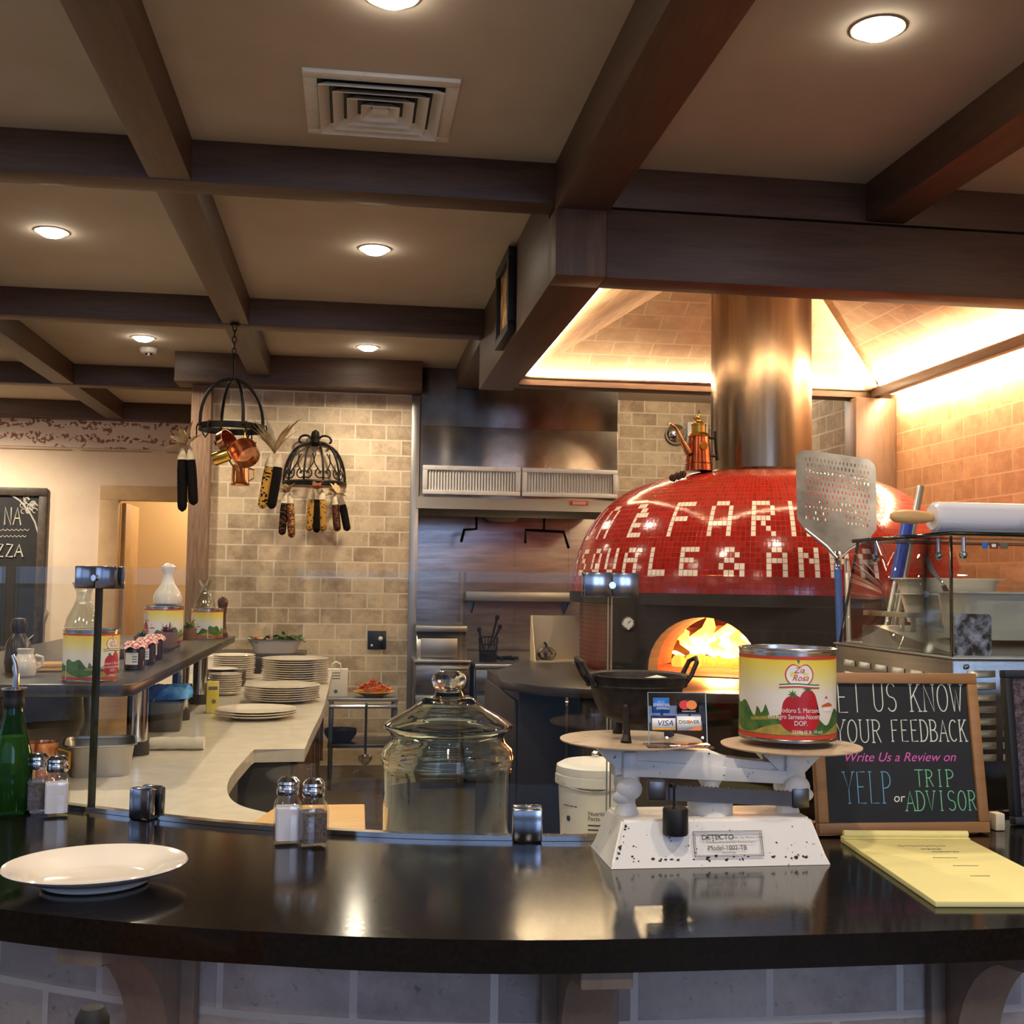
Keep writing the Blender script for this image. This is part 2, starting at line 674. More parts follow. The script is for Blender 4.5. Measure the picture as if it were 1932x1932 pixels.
def rot(ax, deg):
    return Matrix.Rotation(radians(deg), 4, ax)


def bx(name, m, dims, bev=0, label=None):
    b = MB()
    b.box(*dims, bev=bev)
    return struct(b.build(name, m), label)


def arc(cx, cy, r, a0, a1, n=12, ry=None):
    return [(cx + r * cos(radians(a0 + (a1 - a0) * k / n)), cy + (ry or r) * sin(radians(a0 + (a1 - a0) * k / n))) for k in range(n + 1)]


def smooth_path(pts, n=8):
    pts = [Vector(p) for p in pts]
    out = []
    for i in range(len(pts) - 1):
        p0, p1, p2, p3 = pts[max(i - 1, 0)], pts[i], pts[i + 1], pts[min(i + 2, len(pts) - 1)]
        for k in range(n):
            t = k / n
            out.append(0.5 * ((2 * p1) + (p2 - p0) * t + (2 * p0 - 5 * p1 + 4 * p2 - p3) * t * t + (3 * p1 - p0 - 3 * p2 + p3) * t ** 3))
    out.append(pts[-1])
    return out


# ------------------------------------------------------------------ the room
XL, XR, YF, YB = -6.2, 3.62, WALL_Y, 12.2
bx('floor', 'floor_tile', (XL, 5.2, YF, 14.2, -0.06, 0))
HX0, HX1, HY0, HY1 = 1.0, 3.52, 4.80, 7.32
b = MB()
b.box(XL, HX0, YF, 14.2, CZ, CZ + 0.06)
b.box(HX1, 5.2, YF, 14.2, CZ, CZ + 0.06)
b.box(HX0, HX1, YF, HY0, CZ, CZ + 0.06)
b.box(HX0, HX1, HY1, 14.2, CZ, CZ + 0.06)
struct(b.build('ceiling', 'plaster_tan'), 'tan plaster ceiling between the dark beams')
b = MB()
xs = sorted({(wx - ww / 2, wx + ww / 2, 0.1 if wx < 1 else z0, 3.1 if wx < 1 else z1) for wx, ww, z0, z1, lv in WINDOWS})
cx = XL
for x0, x1, z0, z1 in xs:
    b.box(cx, x0, YF - 0.1, YF, 0, CZ)
    b.box(x0, x1, YF - 0.1, YF, 0, z0)
    b.box(x0, x1, YF - 0.1, YF, z1, CZ)
    cx = x1
b.box(cx, 5.2, YF - 0.1, YF, 0, CZ)
struct(b.build('wall_front', 'plaster_cream'))
for i, (x0, x1, z0, z1) in enumerate(xs):
    b = MB()
    for q in ((x0, x0 + 0.04, z0, z1), (x1 - 0.04, x1, z0, z1), (x0, x1, z0, z0 + 0.04), (x0, x1, z1 - 0.04, z1),):
        b.box(q[0], q[1], YF - 0.07, YF - 0.03, q[2], q[3])
    w = struct(b.build('window_%d' % (i + 1), 'black'))
    b = MB()
    b.box(x0, x1, YF - 0.054, YF - 0.046, z0, z1)
    b.build('pane', 'window_glass', w)
b = MB()
cyy = YF
ys = sorted({(wy - ww / 2, wy + ww / 2, 0.5, 2.75) for wy, ww, z0, z1, lv in SIDE_WIN})
for y0, y1, z0, z1 in ys:
    b.box(XL - 0.1, XL, cyy, y0, 0, CZ)
    b.box(XL - 0.1, XL, y0, y1, 0, z0)
    b.box(XL - 0.1, XL, y0, y1, z1, CZ)
    cyy = y1
b.box(XL - 0.1, XL, cyy, 12.3, 0, CZ)
struct(b.build('wall_left', 'plaster_cream'))
for i, (y0, y1, z0, z1) in enumerate(ys):
    b = MB()
    for q in ((y0, y0 + 0.04, z0, z1), (y1 - 0.04, y1, z0, z1), (y0, y1, z0, z0 + 0.04), (y0, y1, z1 - 0.04, z1), ((y0 + y1) / 2 - 0.03, (y0 + y1) / 2 + 0.03, z0, z1)):
        b.box(XL - 0.07, XL - 0.03, q[0], q[1], q[2], q[3])
    w = struct(b.build('window_%d' % (i + 1 + len(xs)), 'black'))
    b = MB()
    b.box(XL - 0.054, XL - 0.046, y0, y1, z0, z1)
    b.build('pane', 'window_glass', w)
# far wall with the doorway
DX0, DX1, DZ = -2.41, -1.45, 2.295
b = MB()
b.box(XL, DX0 - 0.03, YB, YB + 0.12, 0, CZ)
b.box(DX1 + 0.03, -1.0, YB, YB + 0.12, 0, CZ)
b.box(DX0 - 0.03, DX1 + 0.03, YB, YB + 0.12, DZ + 0.03, CZ)
struct(b.build('wall_far', 'plaster_cream'), 'cream plaster wall beyond the kitchen')
b = MB()
for x0, x1, z0, z1 in ((DX0 - 0.185, DX0, 0, DZ), (DX1, DX1 + 0.185, 0, DZ), (DX0 - 0.185, DX1 + 0.185, DZ, DZ + 0.15)):
    b.box(x0, x1, YB - 0.03, YB, z0, z1, 0.003)
b.box(DX0 - 0.03, DX0, YB, YB + 0.12, 0, DZ)
b.box(DX1, DX1 + 0.03, YB, YB + 0.12, 0, DZ)
b.box(DX0, DX1, YB, YB + 0.12, DZ, DZ + 0.03)
dr = struct(b.build('door_1', 'trim_tan'), 'tan door casing around an open doorway')
b = MB()
b.box(DX0 + 0.005, DX0 + 0.05, YB + 0.13, YB + 0.86, 0.01, DZ - 0.02, 0.004)
b.build('door_leaf', 'trim_tan', dr)
b = MB()
b.box(-3.4, -0.5, 13.9, 14.0, 0, CZ)
b.box(-3.4, -3.3, YB + 0.12, 13.9, 0, CZ)
b.box(-0.6, -0.5, YB + 0.12, 13.9, 0, CZ)
struct(b.build('wall_hall', 'plaster_hall'), 'warm plain wall seen through the doorway')
# stencilled frieze on the far wall
k = NT('frieze')
v = k.coord('UV')
wv = k.n('TexWave', wave_type='RINGS')
wv.inputs['Scale'].default_value = 2.2
wv.inputs['Distortion'].default_value = 7
wv.inputs['Detail'].default_value = 3
wv.inputs['Detail Scale'].default_value = 2.2
k.l(v, wv.inputs[0])
f1 = k.ramp(wv.outputs['Fac'], [(0.56, (0, 0, 0, 1)), (0.62, (1, 1, 1, 1))])
f2 = k.ramp(k.noise(26, v, 2, 0.5), [(0.48, (0, 0, 0, 1)), (0.53, (1, 1, 1, 1))])
c = k.mix(f1, S('#e8d6c6'), S('#ecdccb'))
ml = k.n('Math', operation='MULTIPLY')
k.l(f1, ml.inputs[0])
k.l(f2, ml.inputs[1])
k.l(k.mix(ml.outputs[0], c, S('#9a6a52')), k.b.inputs['Base Color'])
k.b.inputs['Roughness'].default_value = 0.9
MATS['frieze'] = k.m
b = MB()
b.box(XL, -1.0, YB - 0.012, YB, 2.83, 3.115)
struct(b.build('trim_1', 'frieze'), 'stencilled leaf frieze along the top of the cream wall')
b = MB()
for x0, x1 in ((-5.0, -3.75), (-3.6, -2.9), (-2.8, -2.1), (-1.95, -1.3)):
    b.box(x0, x1, YB - 0.016, YB - 0.01, 2.80, 2.812)
struct(b.build('trim_2', 'trim_tan'))
# brick wall left of the hood, with its end post
WBY = 9.45
b = MB()
b.box(-1.16, 0.462, WBY, WBY + 0.16, 0, CZ)
struct(b.build('wall_back', 'brick_wall'), 'beige brick tile wall between the wood post and the hood')
bx('wall_side', 'plaster_cream', (-1.16, -1.0, WBY + 0.16, YB + 0.1, 0, CZ))
b = MB()
b.box(-1.315, -1.155, WBY - 0.1, WBY + 0.2, 0, BZ, 0.012)
struct(b.build('trim_3', 'post_wood'), 'rough wooden post at the end of the brick wall')
# kitchen alcove
KY = 10.75
b = MB()
b.box(0.46, 4.9, KY, KY + 0.1, 0, CZ)
struct(b.build('wall_kitchen', 'brick_wall'))
bx('wall_alcove', 'steel_dark', (0.42, 0.462, WBY + 0.16, KY, 0, CZ))
# right wall and its angled continuation
bx('wall_right', 'brick_side', (XR, XR + 0.12, YF, 7.3, 0, CZ))
b = MB()
ax0, ay0, ax1, ay1 = 3.54, 7.38, 3.46, 10.8
dx, dy = ax1 - ax0, ay1 - ay0
ln = sqrt(dx * dx + dy * dy)
nx, ny = dy / ln * 0.1, -dx / ln * 0.1
b.prism([(ax0, ay0), (ax1, ay1), (ax1 + nx, ay1 + ny), (ax0 + nx, ay0 + ny)], CZ)
struct(b.build('wall_angled', 'brick_wall'))
b = MB()
b.box(3.33, XR, 7.2, 7.38, 0, 2.78, 0.004)
struct(b.build('trim_4', 'beam_z'), 'dark wood corner post beside the oven')
# ceiling beams
for nm, m, dm, lb in (
    ('ceiling_beam', 'beam_x', (XL, XR, 4.69, 4.845, BZ, CZ), 'dark crosswise ceiling beam passing in front of the oven canopy'),
    ('ceiling_beam', 'beam_x', (XL, 0.82, 7.33, 7.485, BZ, CZ), 'dark crosswise ceiling beam above the hanging pot rack'),
    ('ceiling_beam', 'beam_x', (XL, -1.02, 9.93, 10.085, BZ, CZ), 'dark crosswise ceiling beam behind the wood post'),
    ('ceiling_beam', 'beam_x', (XL, -1.02, 12.02, 12.175, BZ, CZ), 'dark crosswise ceiling beam against the cream wall'),
    ('ceiling_beam', 'beam_x', (-1.43, 0.53, 9.19, 9.5, 3.055, CZ), 'deep dark beam capping the brick wall'),
    ('ceiling_beam', 'beam_y', (-0.855, -0.688, YF, 9.19, BZ + 0.004, CZ), 'dark lengthwise ceiling beam carrying the pot rack chain'),
    ('ceiling_beam', 'beam_y', (0.82, 1.05, YF, 4.69, BZ - 0.03, CZ), 'wide dark lengthwise ceiling beam meeting the canopy corner'),
    ('ceiling_beam', 'beam_y', (2.22, 2.40, YF, 4.69, BZ + 0.004, CZ), 'dark lengthwise ceiling beam ending above the canopy front'),
    ('ceiling_beam', 'beam_y', (-2.53, -2.36, YF, 12.02, BZ + 0.004, CZ), 'dark lengthwise ceiling beam nearest the chalkboard wall'),
    ('ceiling_beam', 'beam_y', (0.82, 1.02, 7.6, 9.4, BZ + 0.004, CZ), 'short dark beam between canopy and steel hood'),
    ('ceiling_beam', 'beam_x', (XL, XR, 2.0, 2.16, BZ, CZ), 'dark crosswise ceiling beam over the bar seats'),
):
    struct(bx(nm, m, dm, 0.004), lb)

# ------------------------------------------------------------------ oven canopy
ca = T('oven_canopy', 'dark wood canopy with a glowing brick vault over the red oven', 'canopy', (2.26, 6.08, 2.8))


def cpart(name, m, boxes, bev=0.004):
    b = MB()
    for q in boxes:
        b.box(q[0] - 2.26, q[1] - 2.26, q[2] - 6.08, q[3] - 6.08, q[4] - 2.8, q[5] - 2.8, bev)
    return b.build(name, m, ca)


cpart('front_fascia', 'beam_x', [(1.04, XR, 4.66, 4.84, 2.8, BZ - 0.02)])
cpart('corner_block', 'beam_z', [(0.82, 1.04, 4.655, 4.84, 2.8, BZ - 0.02)])
cpart('side_fascia', 'beam_y', [(0.82, 1.05, 4.84, 7.58, 2.8, CZ)])
cpart('back_fascia', 'beam_x', [(1.05, XR, 7.27, 7.42, 2.79, CZ)])
cpart('light_rail', 'beam_y', [(3.47, 3.53, 4.84, 7.27, 2.79, 2.85), (3.5, XR, 4.84, 7.27, 2.855, 2.875)])
b = MB()
x0, x1, y0, y1, zb, t, sl = 1.05, 3.53, 4.85, 7.27, 2.87, 1.08, 0.57
A = [(x0, y0, zb), (x1, y0, zb), (x1, y1, zb), (x0, y1, zb)]
Bp = [(x0 + t, y0 + t, zb + t * sl), (x1 - t, y0 + t, zb + t * sl), (x1 - t, y1 - t, zb + t * sl), (x0 + t, y1 - t, zb + t * sl)]
off = Vector((2.26, 6.08, 2.8))
for i in range(4):
    j = (i + 1) % 4
    q = [Vector(A[i]), Vector(A[j]), Vector(Bp[j]), Vector(Bp[i])]
    e = (q[1] - q[0]).normalized()
    up = (q[2] - q[1]) - e * (q[2] - q[1]).dot(e)
    up.normalize()
    b.uvpoly([v - off for v in q], [((v - q[0]).dot(e) + i * 0.37, (v - q[0]).dot(up)) for v in q])
b.poly([Vector(v) - off for v in Bp])
vault = b.build('brick_vault', 'brick_vault', ca, smooth=0)
sm = vault.modifiers.new('thickness', 'SOLIDIFY')
sm.thickness = 0.04
sm.offset = -1
b = MB()
for q in ((1.08, 3.4, 7.225, 7.25, 2.845, 2.86), (1.08, 3.4, 4.87, 4.895, 2.845, 2.86), (1.065, 1.09, 4.9, 7.2, 2.845, 2.86), (3.49, 3.515, 4.9, 7.2, 2.865, 2.88), (3.55, 3.585, 4.9, 7.15, 2.80, 2.815)):
    b.box(q[0] - 2.26, q[1] - 2.26, q[2] - 6.08, q[3] - 6.08, q[4] - 2.8, q[5] - 2.8)
b.build('light_strip', 'led_glow', ca)

# ------------------------------------------------------------------ recessed lamps, vent, detector
names = {(0.08, 3.4): 'round recessed ceiling lamp in front of the air vent', (1.63, 3.35): 'round recessed ceiling lamp above the oven canopy front', (-1.59, 6.1): 'round recessed ceiling lamp beside the chalkboard wall side of the pot rack beam',
         (0.08, 6.1): 'round recessed ceiling lamp between the air vent and the pot rack beam', (-1.59, 8.72): 'round recessed ceiling lamp next to the smoke detector', (0.08, 8.72): 'round recessed ceiling lamp nearest the steel hood'}
lamp0 = None
for x, y in LAMPS:
    lb = names.get((x, y), 'unseen round recessed ceiling lamp outside the bar view')
    if lamp0 is None:
        lamp0 = T('ceiling_lamp', lb, 'lamp', (x, y, CZ), group='recessed ceiling lamps')
        b = MB()
        b.lathe([(0.082, 0.0), (0.086, -0.004), (0.07, -0.006), (0.066, 0.0)], 28, cap=False)
        b.build('trim_ring', 'white_plastic', lamp0)
        b = MB()
        b.lathe([(0.068, -0.004), (0.064, -0.014), (0.045, -0.026), (0.02, -0.031), (0, -0.032)], 28, cap=False)
        b.build('diffuser', 'lamp_glow', lamp0)
    else:
        l = copy_tree(lamp0, loc=(x, y, CZ))
        l['label'] = lb
vt = T('air_vent', 'square white louvred air vent in the tan ceiling', 'vent', (0.065, 4.225, CZ))
b = MB()
h = 0.28
for q in ((-h, h, -h, -h + 0.05), (-h, h, h - 0.05, h), (-h, -h + 0.05, -h + 0.05, h - 0.05), (h - 0.05, h, -h + 0.05, h - 0.05)):
    b.box(q[0], q[1], q[2], q[3], -0.016, 0, 0.003)
b.build('frame', 'white_enamel', vt)
b = MB()
b.box(-0.23, 0.23, -0.23, 0.23, -0.004, 0.0)
b.build('backing', 'black', vt)
for i in range(4):
    h0, h1 = 0.228 - i * 0.052, 0.192 - i * 0.052
    b = MB()
    for a in range(4):
        M = Matrix.Rotation(a * pi / 2, 4, 'Z')
        b.raw([(-h1, -h1, -0.006), (h1, -h1, -0.006), (h0, -h0, -0.034), (-h0, -h0, -0.034), (-h1, -h1 + 0.003, -0.004), (h1, -h1 + 0.003, -0.004), (h0, -h0 + 0.003, -0.036), (-h0, -h0 + 0.003, -0.036)], [(0, 1, 2, 3), (7, 6, 5, 4), (3, 2, 6, 7), (0, 4, 5, 1)], M)
    b.build('louvre', 'white_enamel', vt)
b = MB()
b.box(-0.03, 0.03, -0.03, 0.03, -0.03, -0.005, 0.003)
b.build('centre_plate', 'white_enamel', vt)
sd = T('smoke_detector', 'small white smoke detector on the ceiling', 'detector', (-1.62, 9.14, CZ))
b = MB()
b.lathe([(0.07, 0), (0.07, -0.02), (0.06, -0.035), (0.045, -0.04)], 24)
b.build('housing', 'white_plastic', sd)
b = MB()
b.lathe([(0.03, -0.04), (0.028, -0.055), (0, -0.058)], 16)
b.build('sensor', 'chrome', sd)

# ------------------------------------------------------------------ the curved bar
BT = 1.07
FRONT = [(-1.55, 2.62), (-1.25, 2.22), (-0.98, 1.94), (-0.70, 1.725), (-0.441, 1.574), (-0.228, 1.486), (-0.096, 1.446), (0.032, 1.413), (0.222, 1.383), (0.451, 1.374), (0.656, 1.372), (0.859, 1.375), (1.3, 1.395), (2.0, 1.47), (2.9, 1.62)]
BACK = [(-1.55, 3.2), (-1.25, 2.86), (-0.98, 2.59), (-0.72, 2.37), (-0.50, 2.23), (-0.33, 2.125), (-0.194, 2.052), (-0.048, 1.993), (0.085, 1.95), (0.216, 1.925), (0.414, 1.905), (0.6, 1.93), (0.85, 1.985), (1.3, 2.06), (2.0, 2.13), (2.9, 2.19)]
fr = [(p.x, p.y) for p in smooth_path([(x, y, 0) for x, y in FRONT], 6)]
bk = [(p.x, p.y) for p in smooth_path([(x, y, 0) for x, y in BACK], 6)]


def offset(path, d):
    out = []
    for i, p in enumerate(path):
        a, c = path[max(i - 1, 0)], path[min(i + 1, len(path) - 1)]
        tx, ty = c[0] - a[0], c[1] - a[1]
        L = sqrt(tx * tx + ty * ty)
        out.append((p[0] - ty / L * d, p[1] + tx / L * d))
    return out


bk_edge = offset(bk, 0.035)
b = MB()
b.prism(fr + list(reversed(bk_edge)), 0.04, tr(0, 0, BT - 0.04), bev=0.003)
tag(b.build('granite_countertop', 'granite_black'), 'polished black curved bar countertop', 'countertop')


def wall_strip(path_a, path_b, z0, z1):
    """Standing curved wall between two offset paths, brick UV along its length."""
    b = MB()
    s = 0
    for i in range(len(path_a) - 1):
        a0, a1, c0, c1 = path_a[i], path_a[i + 1], path_b[i], path_b[i + 1]
        L = sqrt((a1[0] - a0[0]) ** 2 + (a1[1] - a0[1]) ** 2)
        b.uvpoly([(*a0, z0), (*a1, z0), (*a1, z1), (*a0, z1)], [(s, z0 + .024), (s + L, z0 + .024), (s + L, z1 + .024), (s, z1 + .024)])
        b.uvpoly([(*c1, z0), (*c0, z0), (*c0, z1), (*c1, z1)], [(s + L, z0), (s, z0), (s, z1), (s + L, z1)])
        b.uvpoly([(*a0, z1), (*a1, z1), (*c1, z1), (*c0, z1)], [(s, 0), (s + L, 0), (s + L, .1), (s, .1)])
        s += L
    return b


bar_in = offset(fr, 0.24)
b = wall_strip(bar_in, offset(fr, 0.36), 0, BT - 0.04)
struct(b.build('wall_bar', 'brick_bar', smooth=50), 'grey brick tile wall under the black bar top')


def path_at(path, x):
    for i in range(len(path) - 1):
        if path[i][0] <= x <= path[i + 1][0]:
            t = (x - path[i][0]) / (path[i + 1][0] - path[i][0])
            y = path[i][1] + t * (path[i + 1][1] - path[i][1])
            a = atan2(path[i + 1][1] - path[i][1], path[i + 1][0] - path[i][0])
            return x, y, a


for cxx, lb in ((-0.255, 'wooden bar bracket below the salt and pepper shakers by the jar'), (0.33, 'wooden bar bracket below the white scale'), (0.905, 'wooden bar bracket below the yellow notepad')):
    x, y, a = path_at(bar_in, cxx)
    t = T('bar_bracket', lb, 'bracket', (x, y, 0.55), a, 'wooden brackets under the bar top')
    b = MB()
    b.box(-0.055, 0.055, -0.018, 0.0, 0.0, 0.478, 0.004)
    b.build('back_plate', 'corbel_wood', t)
    prof = [(0.018, 0.478), (0.215, 0.478), (0.215, 0.452)] + [(0.04 + 0.155 * (1 - sin(radians(q))), 0.452 - 0.20 * (1 - cos(radians(q))) * 1.0) for q in range(8, 90, 8)] + [(0.05, 0.16), (0.06, 0.06), (0.018, 0.0)]
    b = MB()
    b.prism([(-p[0], p[1]) for p in prof], 0.066, Matrix(((0, 0, 1, -0.033), (1, 0, 0, 0), (0, 1, 0, 0), (0, 0, 0, 1))), bev=0.003)
    b.build('scroll_arm', 'corbel_wood', t)

# ------------------------------------------------------------------ glass screens on the bar
GT = 1.518


def cut(path, xa, xb):
    a, c = path_at(path, xa), path_at(path, xb)
    return [(a[0], a[1])] + [p for p in path if xa + 0.004 < p[0] < xb - 0.004] + [(c[0], c[1])]


def screen(xa, xb, label, ends=(False, False)):
    """Bent sheet 10 mm thick: clear faces, dark green edges; channel under it."""
    path = cut(bk, xa, xb)
    o1 = offset(path, -0.005)
    o2 = offset(path, 0.005)
    t = T('glass_screen', label, 'glass screen', (path[len(path) // 2][0], path[len(path) // 2][1], BT), 0, 'curved glass screens along the bar')
    L = Vector(t.location)
    b = MB()
    n = len(path)
    z0, z1 = BT + 0.006, GT
    for i in range(n - 1):
        b.mi = 0
        b.poly([Vector((*o1[i], z0)) - L, Vector((*o1[i + 1], z0)) - L, Vector((*o1[i + 1], z1)) - L, Vector((*o1[i], z1)) - L])
        b.poly([Vector((*o2[i + 1], z0)) - L, Vector((*o2[i], z0)) - L, Vector((*o2[i], z1)) - L, Vector((*o2[i + 1], z1)) - L])
        b.mi = 2
        b.poly([Vector((*o1[i], z1)) - L, Vector((*o1[i + 1], z1)) - L, Vector((*o2[i + 1], z1)) - L, Vector((*o2[i], z1)) - L])
    for i, dark in ((0, ends[0]), (n - 1, ends[1])):
        b.mi = 1 if dark else 2
        b.poly([Vector((*o1[i], z0)) - L, Vector((*o2[i], z0)) - L, Vector((*o2[i], z1)) - L, Vector((*o1[i], z1)) - L])
    bmesh.ops.remove_doubles(b.bm, verts=b.bm.verts, dist=1e-5)
    b.build('pane', ['glass', 'glass_edge', 'glass_edge_pale'], t, smooth=40)
    b = MB()
    p1, p2 = offset(path, -0.009), offset(path, 0.009)
    b.prism([(p[0] - L.x, p[1] - L.y) for p in p1] + [(p[0] - L.x, p[1] - L.y) for p in reversed(p2)], 0.008, tr(0, 0, 0.0005))
    b.build('channel', 'chrome', t)
    return t


JA, JB = -0.466, 0.437
screen(-1.5, JA - 0.004, 'curved glass bar screen beside the green bottle', (False, True))
screen(JA + 0.004, JB - 0.003, 'curved glass bar screen in front of the big glass jar', (True, False))
screen(JB + 0.003, 2.6, 'curved glass bar screen behind the white scale and chalkboard')
for i, (x, w, lb) in enumerate(((JA, 0.098, 'polished metal clip joining two glass screens near the carafe tin'), (JB, 0.095, 'polished metal clip joining two glass screens before the red oven'))):
    xx, yy, a = path_at(bk, x)
    t = T('glass_clip', lb, 'clip', (xx, yy, GT - 0.028), a, 'metal clips at the top of the glass')
    b = MB()
    for s in (-1, 1):
        c = 0.001 if s > 0 else -w / 2
        for y0 in (-0.013, 0.0055):
            b.box(c, c + w / 2 - 0.001, y0, y0 + 0.0075, -0.012, 0.03, 0.0015)
    b.build('plate', 'clip_steel', t)
    b = MB()
    b.cyl((0, -0.016, 0.008), (0, 0.016, 0.008), 0.006)
    b.build('pin', 'chrome', t)
for x, w, lb in ((-0.353, 0.045, 'square metal glass clamp on the bar behind the white plate'), (0.30, 0.05, 'square metal glass clamp on the bar beside the white scale')):
    xx, yy, a = path_at(bk, x)
    t = T('glass_clamp', lb, 'clamp', (xx, yy, BT), a, 'metal clamps at the foot of the glass')
    b = MB()
    b.box(-w / 2, w / 2, -0.026, -0.0065, 0, 0.056, 0.004)
    b.build('front_plate', 'clip_steel', t)
    b = MB()
    b.box(-w / 2, w / 2, 0.0065, 0.02, 0, 0.056, 0.004)
    b.build('back_plate', 'clip_steel', t)

# ------------------------------------------------------------------ white prep counter and the inner bar counter
PT = 0.91
inner = offset(bk, 0.075)
inner = [p for p in inner if -1.45 < p[0] < 2.2]
edge = smooth_path([(-0.151, 4.078, 0), (-0.14, 4.6, 0), (-0.117, 5.5, 0), (-0.115, 7.6, 0)], 3)
curve = smooth_path([(-0.325, 4.078, 0), (-0.345, 3.6, 0), (-0.335, 3.32, 0), (-0.29, 3.11, 0), (-0.20, 2.98, 0), (-0.06, 2.85, 0), (0.08, 2.74, 0), (0.4, 2.64, 0), (0.9, 2.6, 0), (1.15, 2.6, 0)], 6)
poly = [(p.x, p.y) for p in edge] + [(-1.7, 7.6), (-1.7, 3.3)] + inner
poly = [q for q in poly if q[0] < 1.15 or q[1] > 5] + [(1.15, path_at(inner, 1.14)[1])] + [(p.x, p.y) for p in reversed(curve)]
b = MB()
b.prism(poly, 0.045, tr(0, 0, PT - 0.045), bev=0.004)
tag(b.build('prep_counter', 'quartz'), 'white stone prep counter curving round behind the bar glass', 'countertop')
pc = T('prep_cabinet', 'grey cabinet with dark drawers under the white prep counter', 'cabinet', (-0.9, 5.8, 0))
b = MB()
b.box(-0.75, 0.70, -1.69, 1.75, 0.0, 0.863)
b.build('body', 'cabinet_grey', pc)
for i in range(4):
    y0 = -1.66 + i * 0.85
    b = MB()
    b.box(0.70, 0.722, y0, y0 + 0.83, 0.1, 0.84, 0.004)
    d = b.build('door', 'walnut', pc)
    b = MB()
    b.cyl((0.745, y0 + 0.1, 0.45), (0.745, y0 + 0.1, 0.7), 0.008, 10)
    b.cyl((0.72, y0 + 0.1, 0.47), (0.745, y0 + 0.1, 0.47), 0.006, 8)
    b.cyl((0.72, y0 + 0.1, 0.68), (0.745, y0 + 0.1, 0.68), 0.006, 8)
    b.build('handle', 'chrome', d)
b = MB()
cv = [(p.x - 0.03, p.y - 0.03) for p in curve if p.y < 4]
out = [(q[0], q[1]) for q in inner if q[0] < 1.1]
pl = cv + [(1.1, path_at(inner, 1.1)[1] + 0.01)] + list(reversed([(q[0], q[1] + 0.01) for q in out])) + [(-1.4, 3.9)]
b.prism(pl, 0.862)
tag(b.build('bar_cabinet', 'cabinet_grey'), 'curved grey cabinet under the counter behind the bar', 'cabinet')

# dark stone shelf on chrome posts
sh = T('counter_shelf', 'dark stone shelf on chrome posts above the prep counter', 'shelf', (-0.98, 4.75, PT))
b = MB()
b.prism([(0.345, -1.42), (0.375, -1.38), (0.375, 1.42), (-0.4, 1.42), (-0.4, -1.42)], 0.035, tr(0, 0, 0.255), bev=0.004)
b.build('slab', 'stone_dark', sh)
for y in (-0.78, 0.18, 0.8):
    b = MB()
    b.lathe([(0.034, 0.045), (0.034, 0.255)], 20, tr(0.28, y, 0))
    p = b.build('post', 'chrome', sh)
    b = MB()
    b.lathe([(0.042, 0.0005), (0.042, 0.03), (0.038, 0.046)], 20, tr(0.28, y, 0))
    b.build('foot', 'rubber', p)
b = MB()
b.box(-0.392, -0.372, -1.35, 1.35, 0.0005, 0.254)
b.build('dark_backing', 'cabinet_dark', sh)  # sheet added to keep the space under the shelf dark
for y in (-0.9, 1.2):
    b = MB()
    b.lathe([(0.034, 0.0005), (0.034, 0.255)], 20, tr(-0.3, y, 0))
    b.build('post', 'chrome', sh)

# ------------------------------------------------------------------ pizza oven
OX, OY = 2.21, 5.97
ov = T('pizza_oven', 'round red mosaic pizza oven with white tile lettering and a burning fire', 'oven', (OX, OY, 0))
FONT5 = {
    'A': [" ## ", "#  #", "####", "#  #", "#  #"], 'S': [" ###", "#   ", " ## ", "   #", "### "], 'Q': [" ## ", "#  #", "#  #", "# ##", " ###"],
    'U': ["#  #", "#  #", "#  #", "#  #", " ## "], 'L': ["#   ", "#   ", "#   ", "#   ", "####"], 'E': ["####", "#   ", "### ", "#   ", "####"],
    '&': [" ##  ", "#  # ", " ##  ", "#  ##", " ## #"], 'N': ["#  #", "## #", "# ##", "#  #", "#  #"], 'P': ["### ", "#  #", "### ", "#   ", "#   "]}
FONT7 = {
    'A': [" ### ", "#   #", "#   #", "#   #", "#####", "#   #", "#   #"], 'F': ["#####", "#    ", "#    ", "#### ", "#    ", "#    ", "#    "],
    'R': ["#### ", "#   #", "#   #", "#### ", "# #  ", "#  # ", "#   #"], 'I': ["#", "#", "#", "#", "#", "#", "#"], 'N': ["#   #", "##  #", "# # #", "# # #", "#  ##", "#   #", "#   #"],
    'U': ["#   #", "#   #", "#   #", "#   #", "#   #", "#   #", " ### "], 'E': ["###  ", "  ## ", " ####", " #   ", " ### ", " #   ", " ####"], 'Q': [" ### ", "#   #", "#   #", "#   #", "# # #", "#  # ", " ## #"]}
NC = 264
dome_prof = [(1.035, 1.46), (1.033, 1.50), (1.018, 1.59), (0.99, 1.69), (0.945, 1.79), (0.875, 1.89), (0.78, 1.975), (0.67, 2.035), (0.55, 2.075), (0.42, 2.10), (0.30, 2.112), (0.262, 2.114)]
dp = smooth_path([(r, 0, z) for r, z in dome_prof], 12)
rows = [(dp[0].x, dp[0].z)]
acc = 0
for a, c in zip(dp, dp[1:]):
    acc += (c - a).length
    if acc >= 0.0255:
        rows.append((c.x, c.z))
        acc = 0
if rows[-1][0] > 0.27:
    rows.append((0.262, 2.114))
white = {}
base = atan2(-OX, -OY)


def put(letters, font, zbase):
    r0 = min(range(len(rows)), key=lambda i: abs(rows[i][1] - zbase))
    for ch, phi in letters:
        g = font[ch]
        w = len(g[0])
        c0 = round(phi / 360 * NC - w / 2)
        for ri, line in enumerate(reversed(g)):
            for ci, q in enumerate(line):
                if q == '#':
                    white[(r0 + ri, (c0 + ci) % NC)] = True


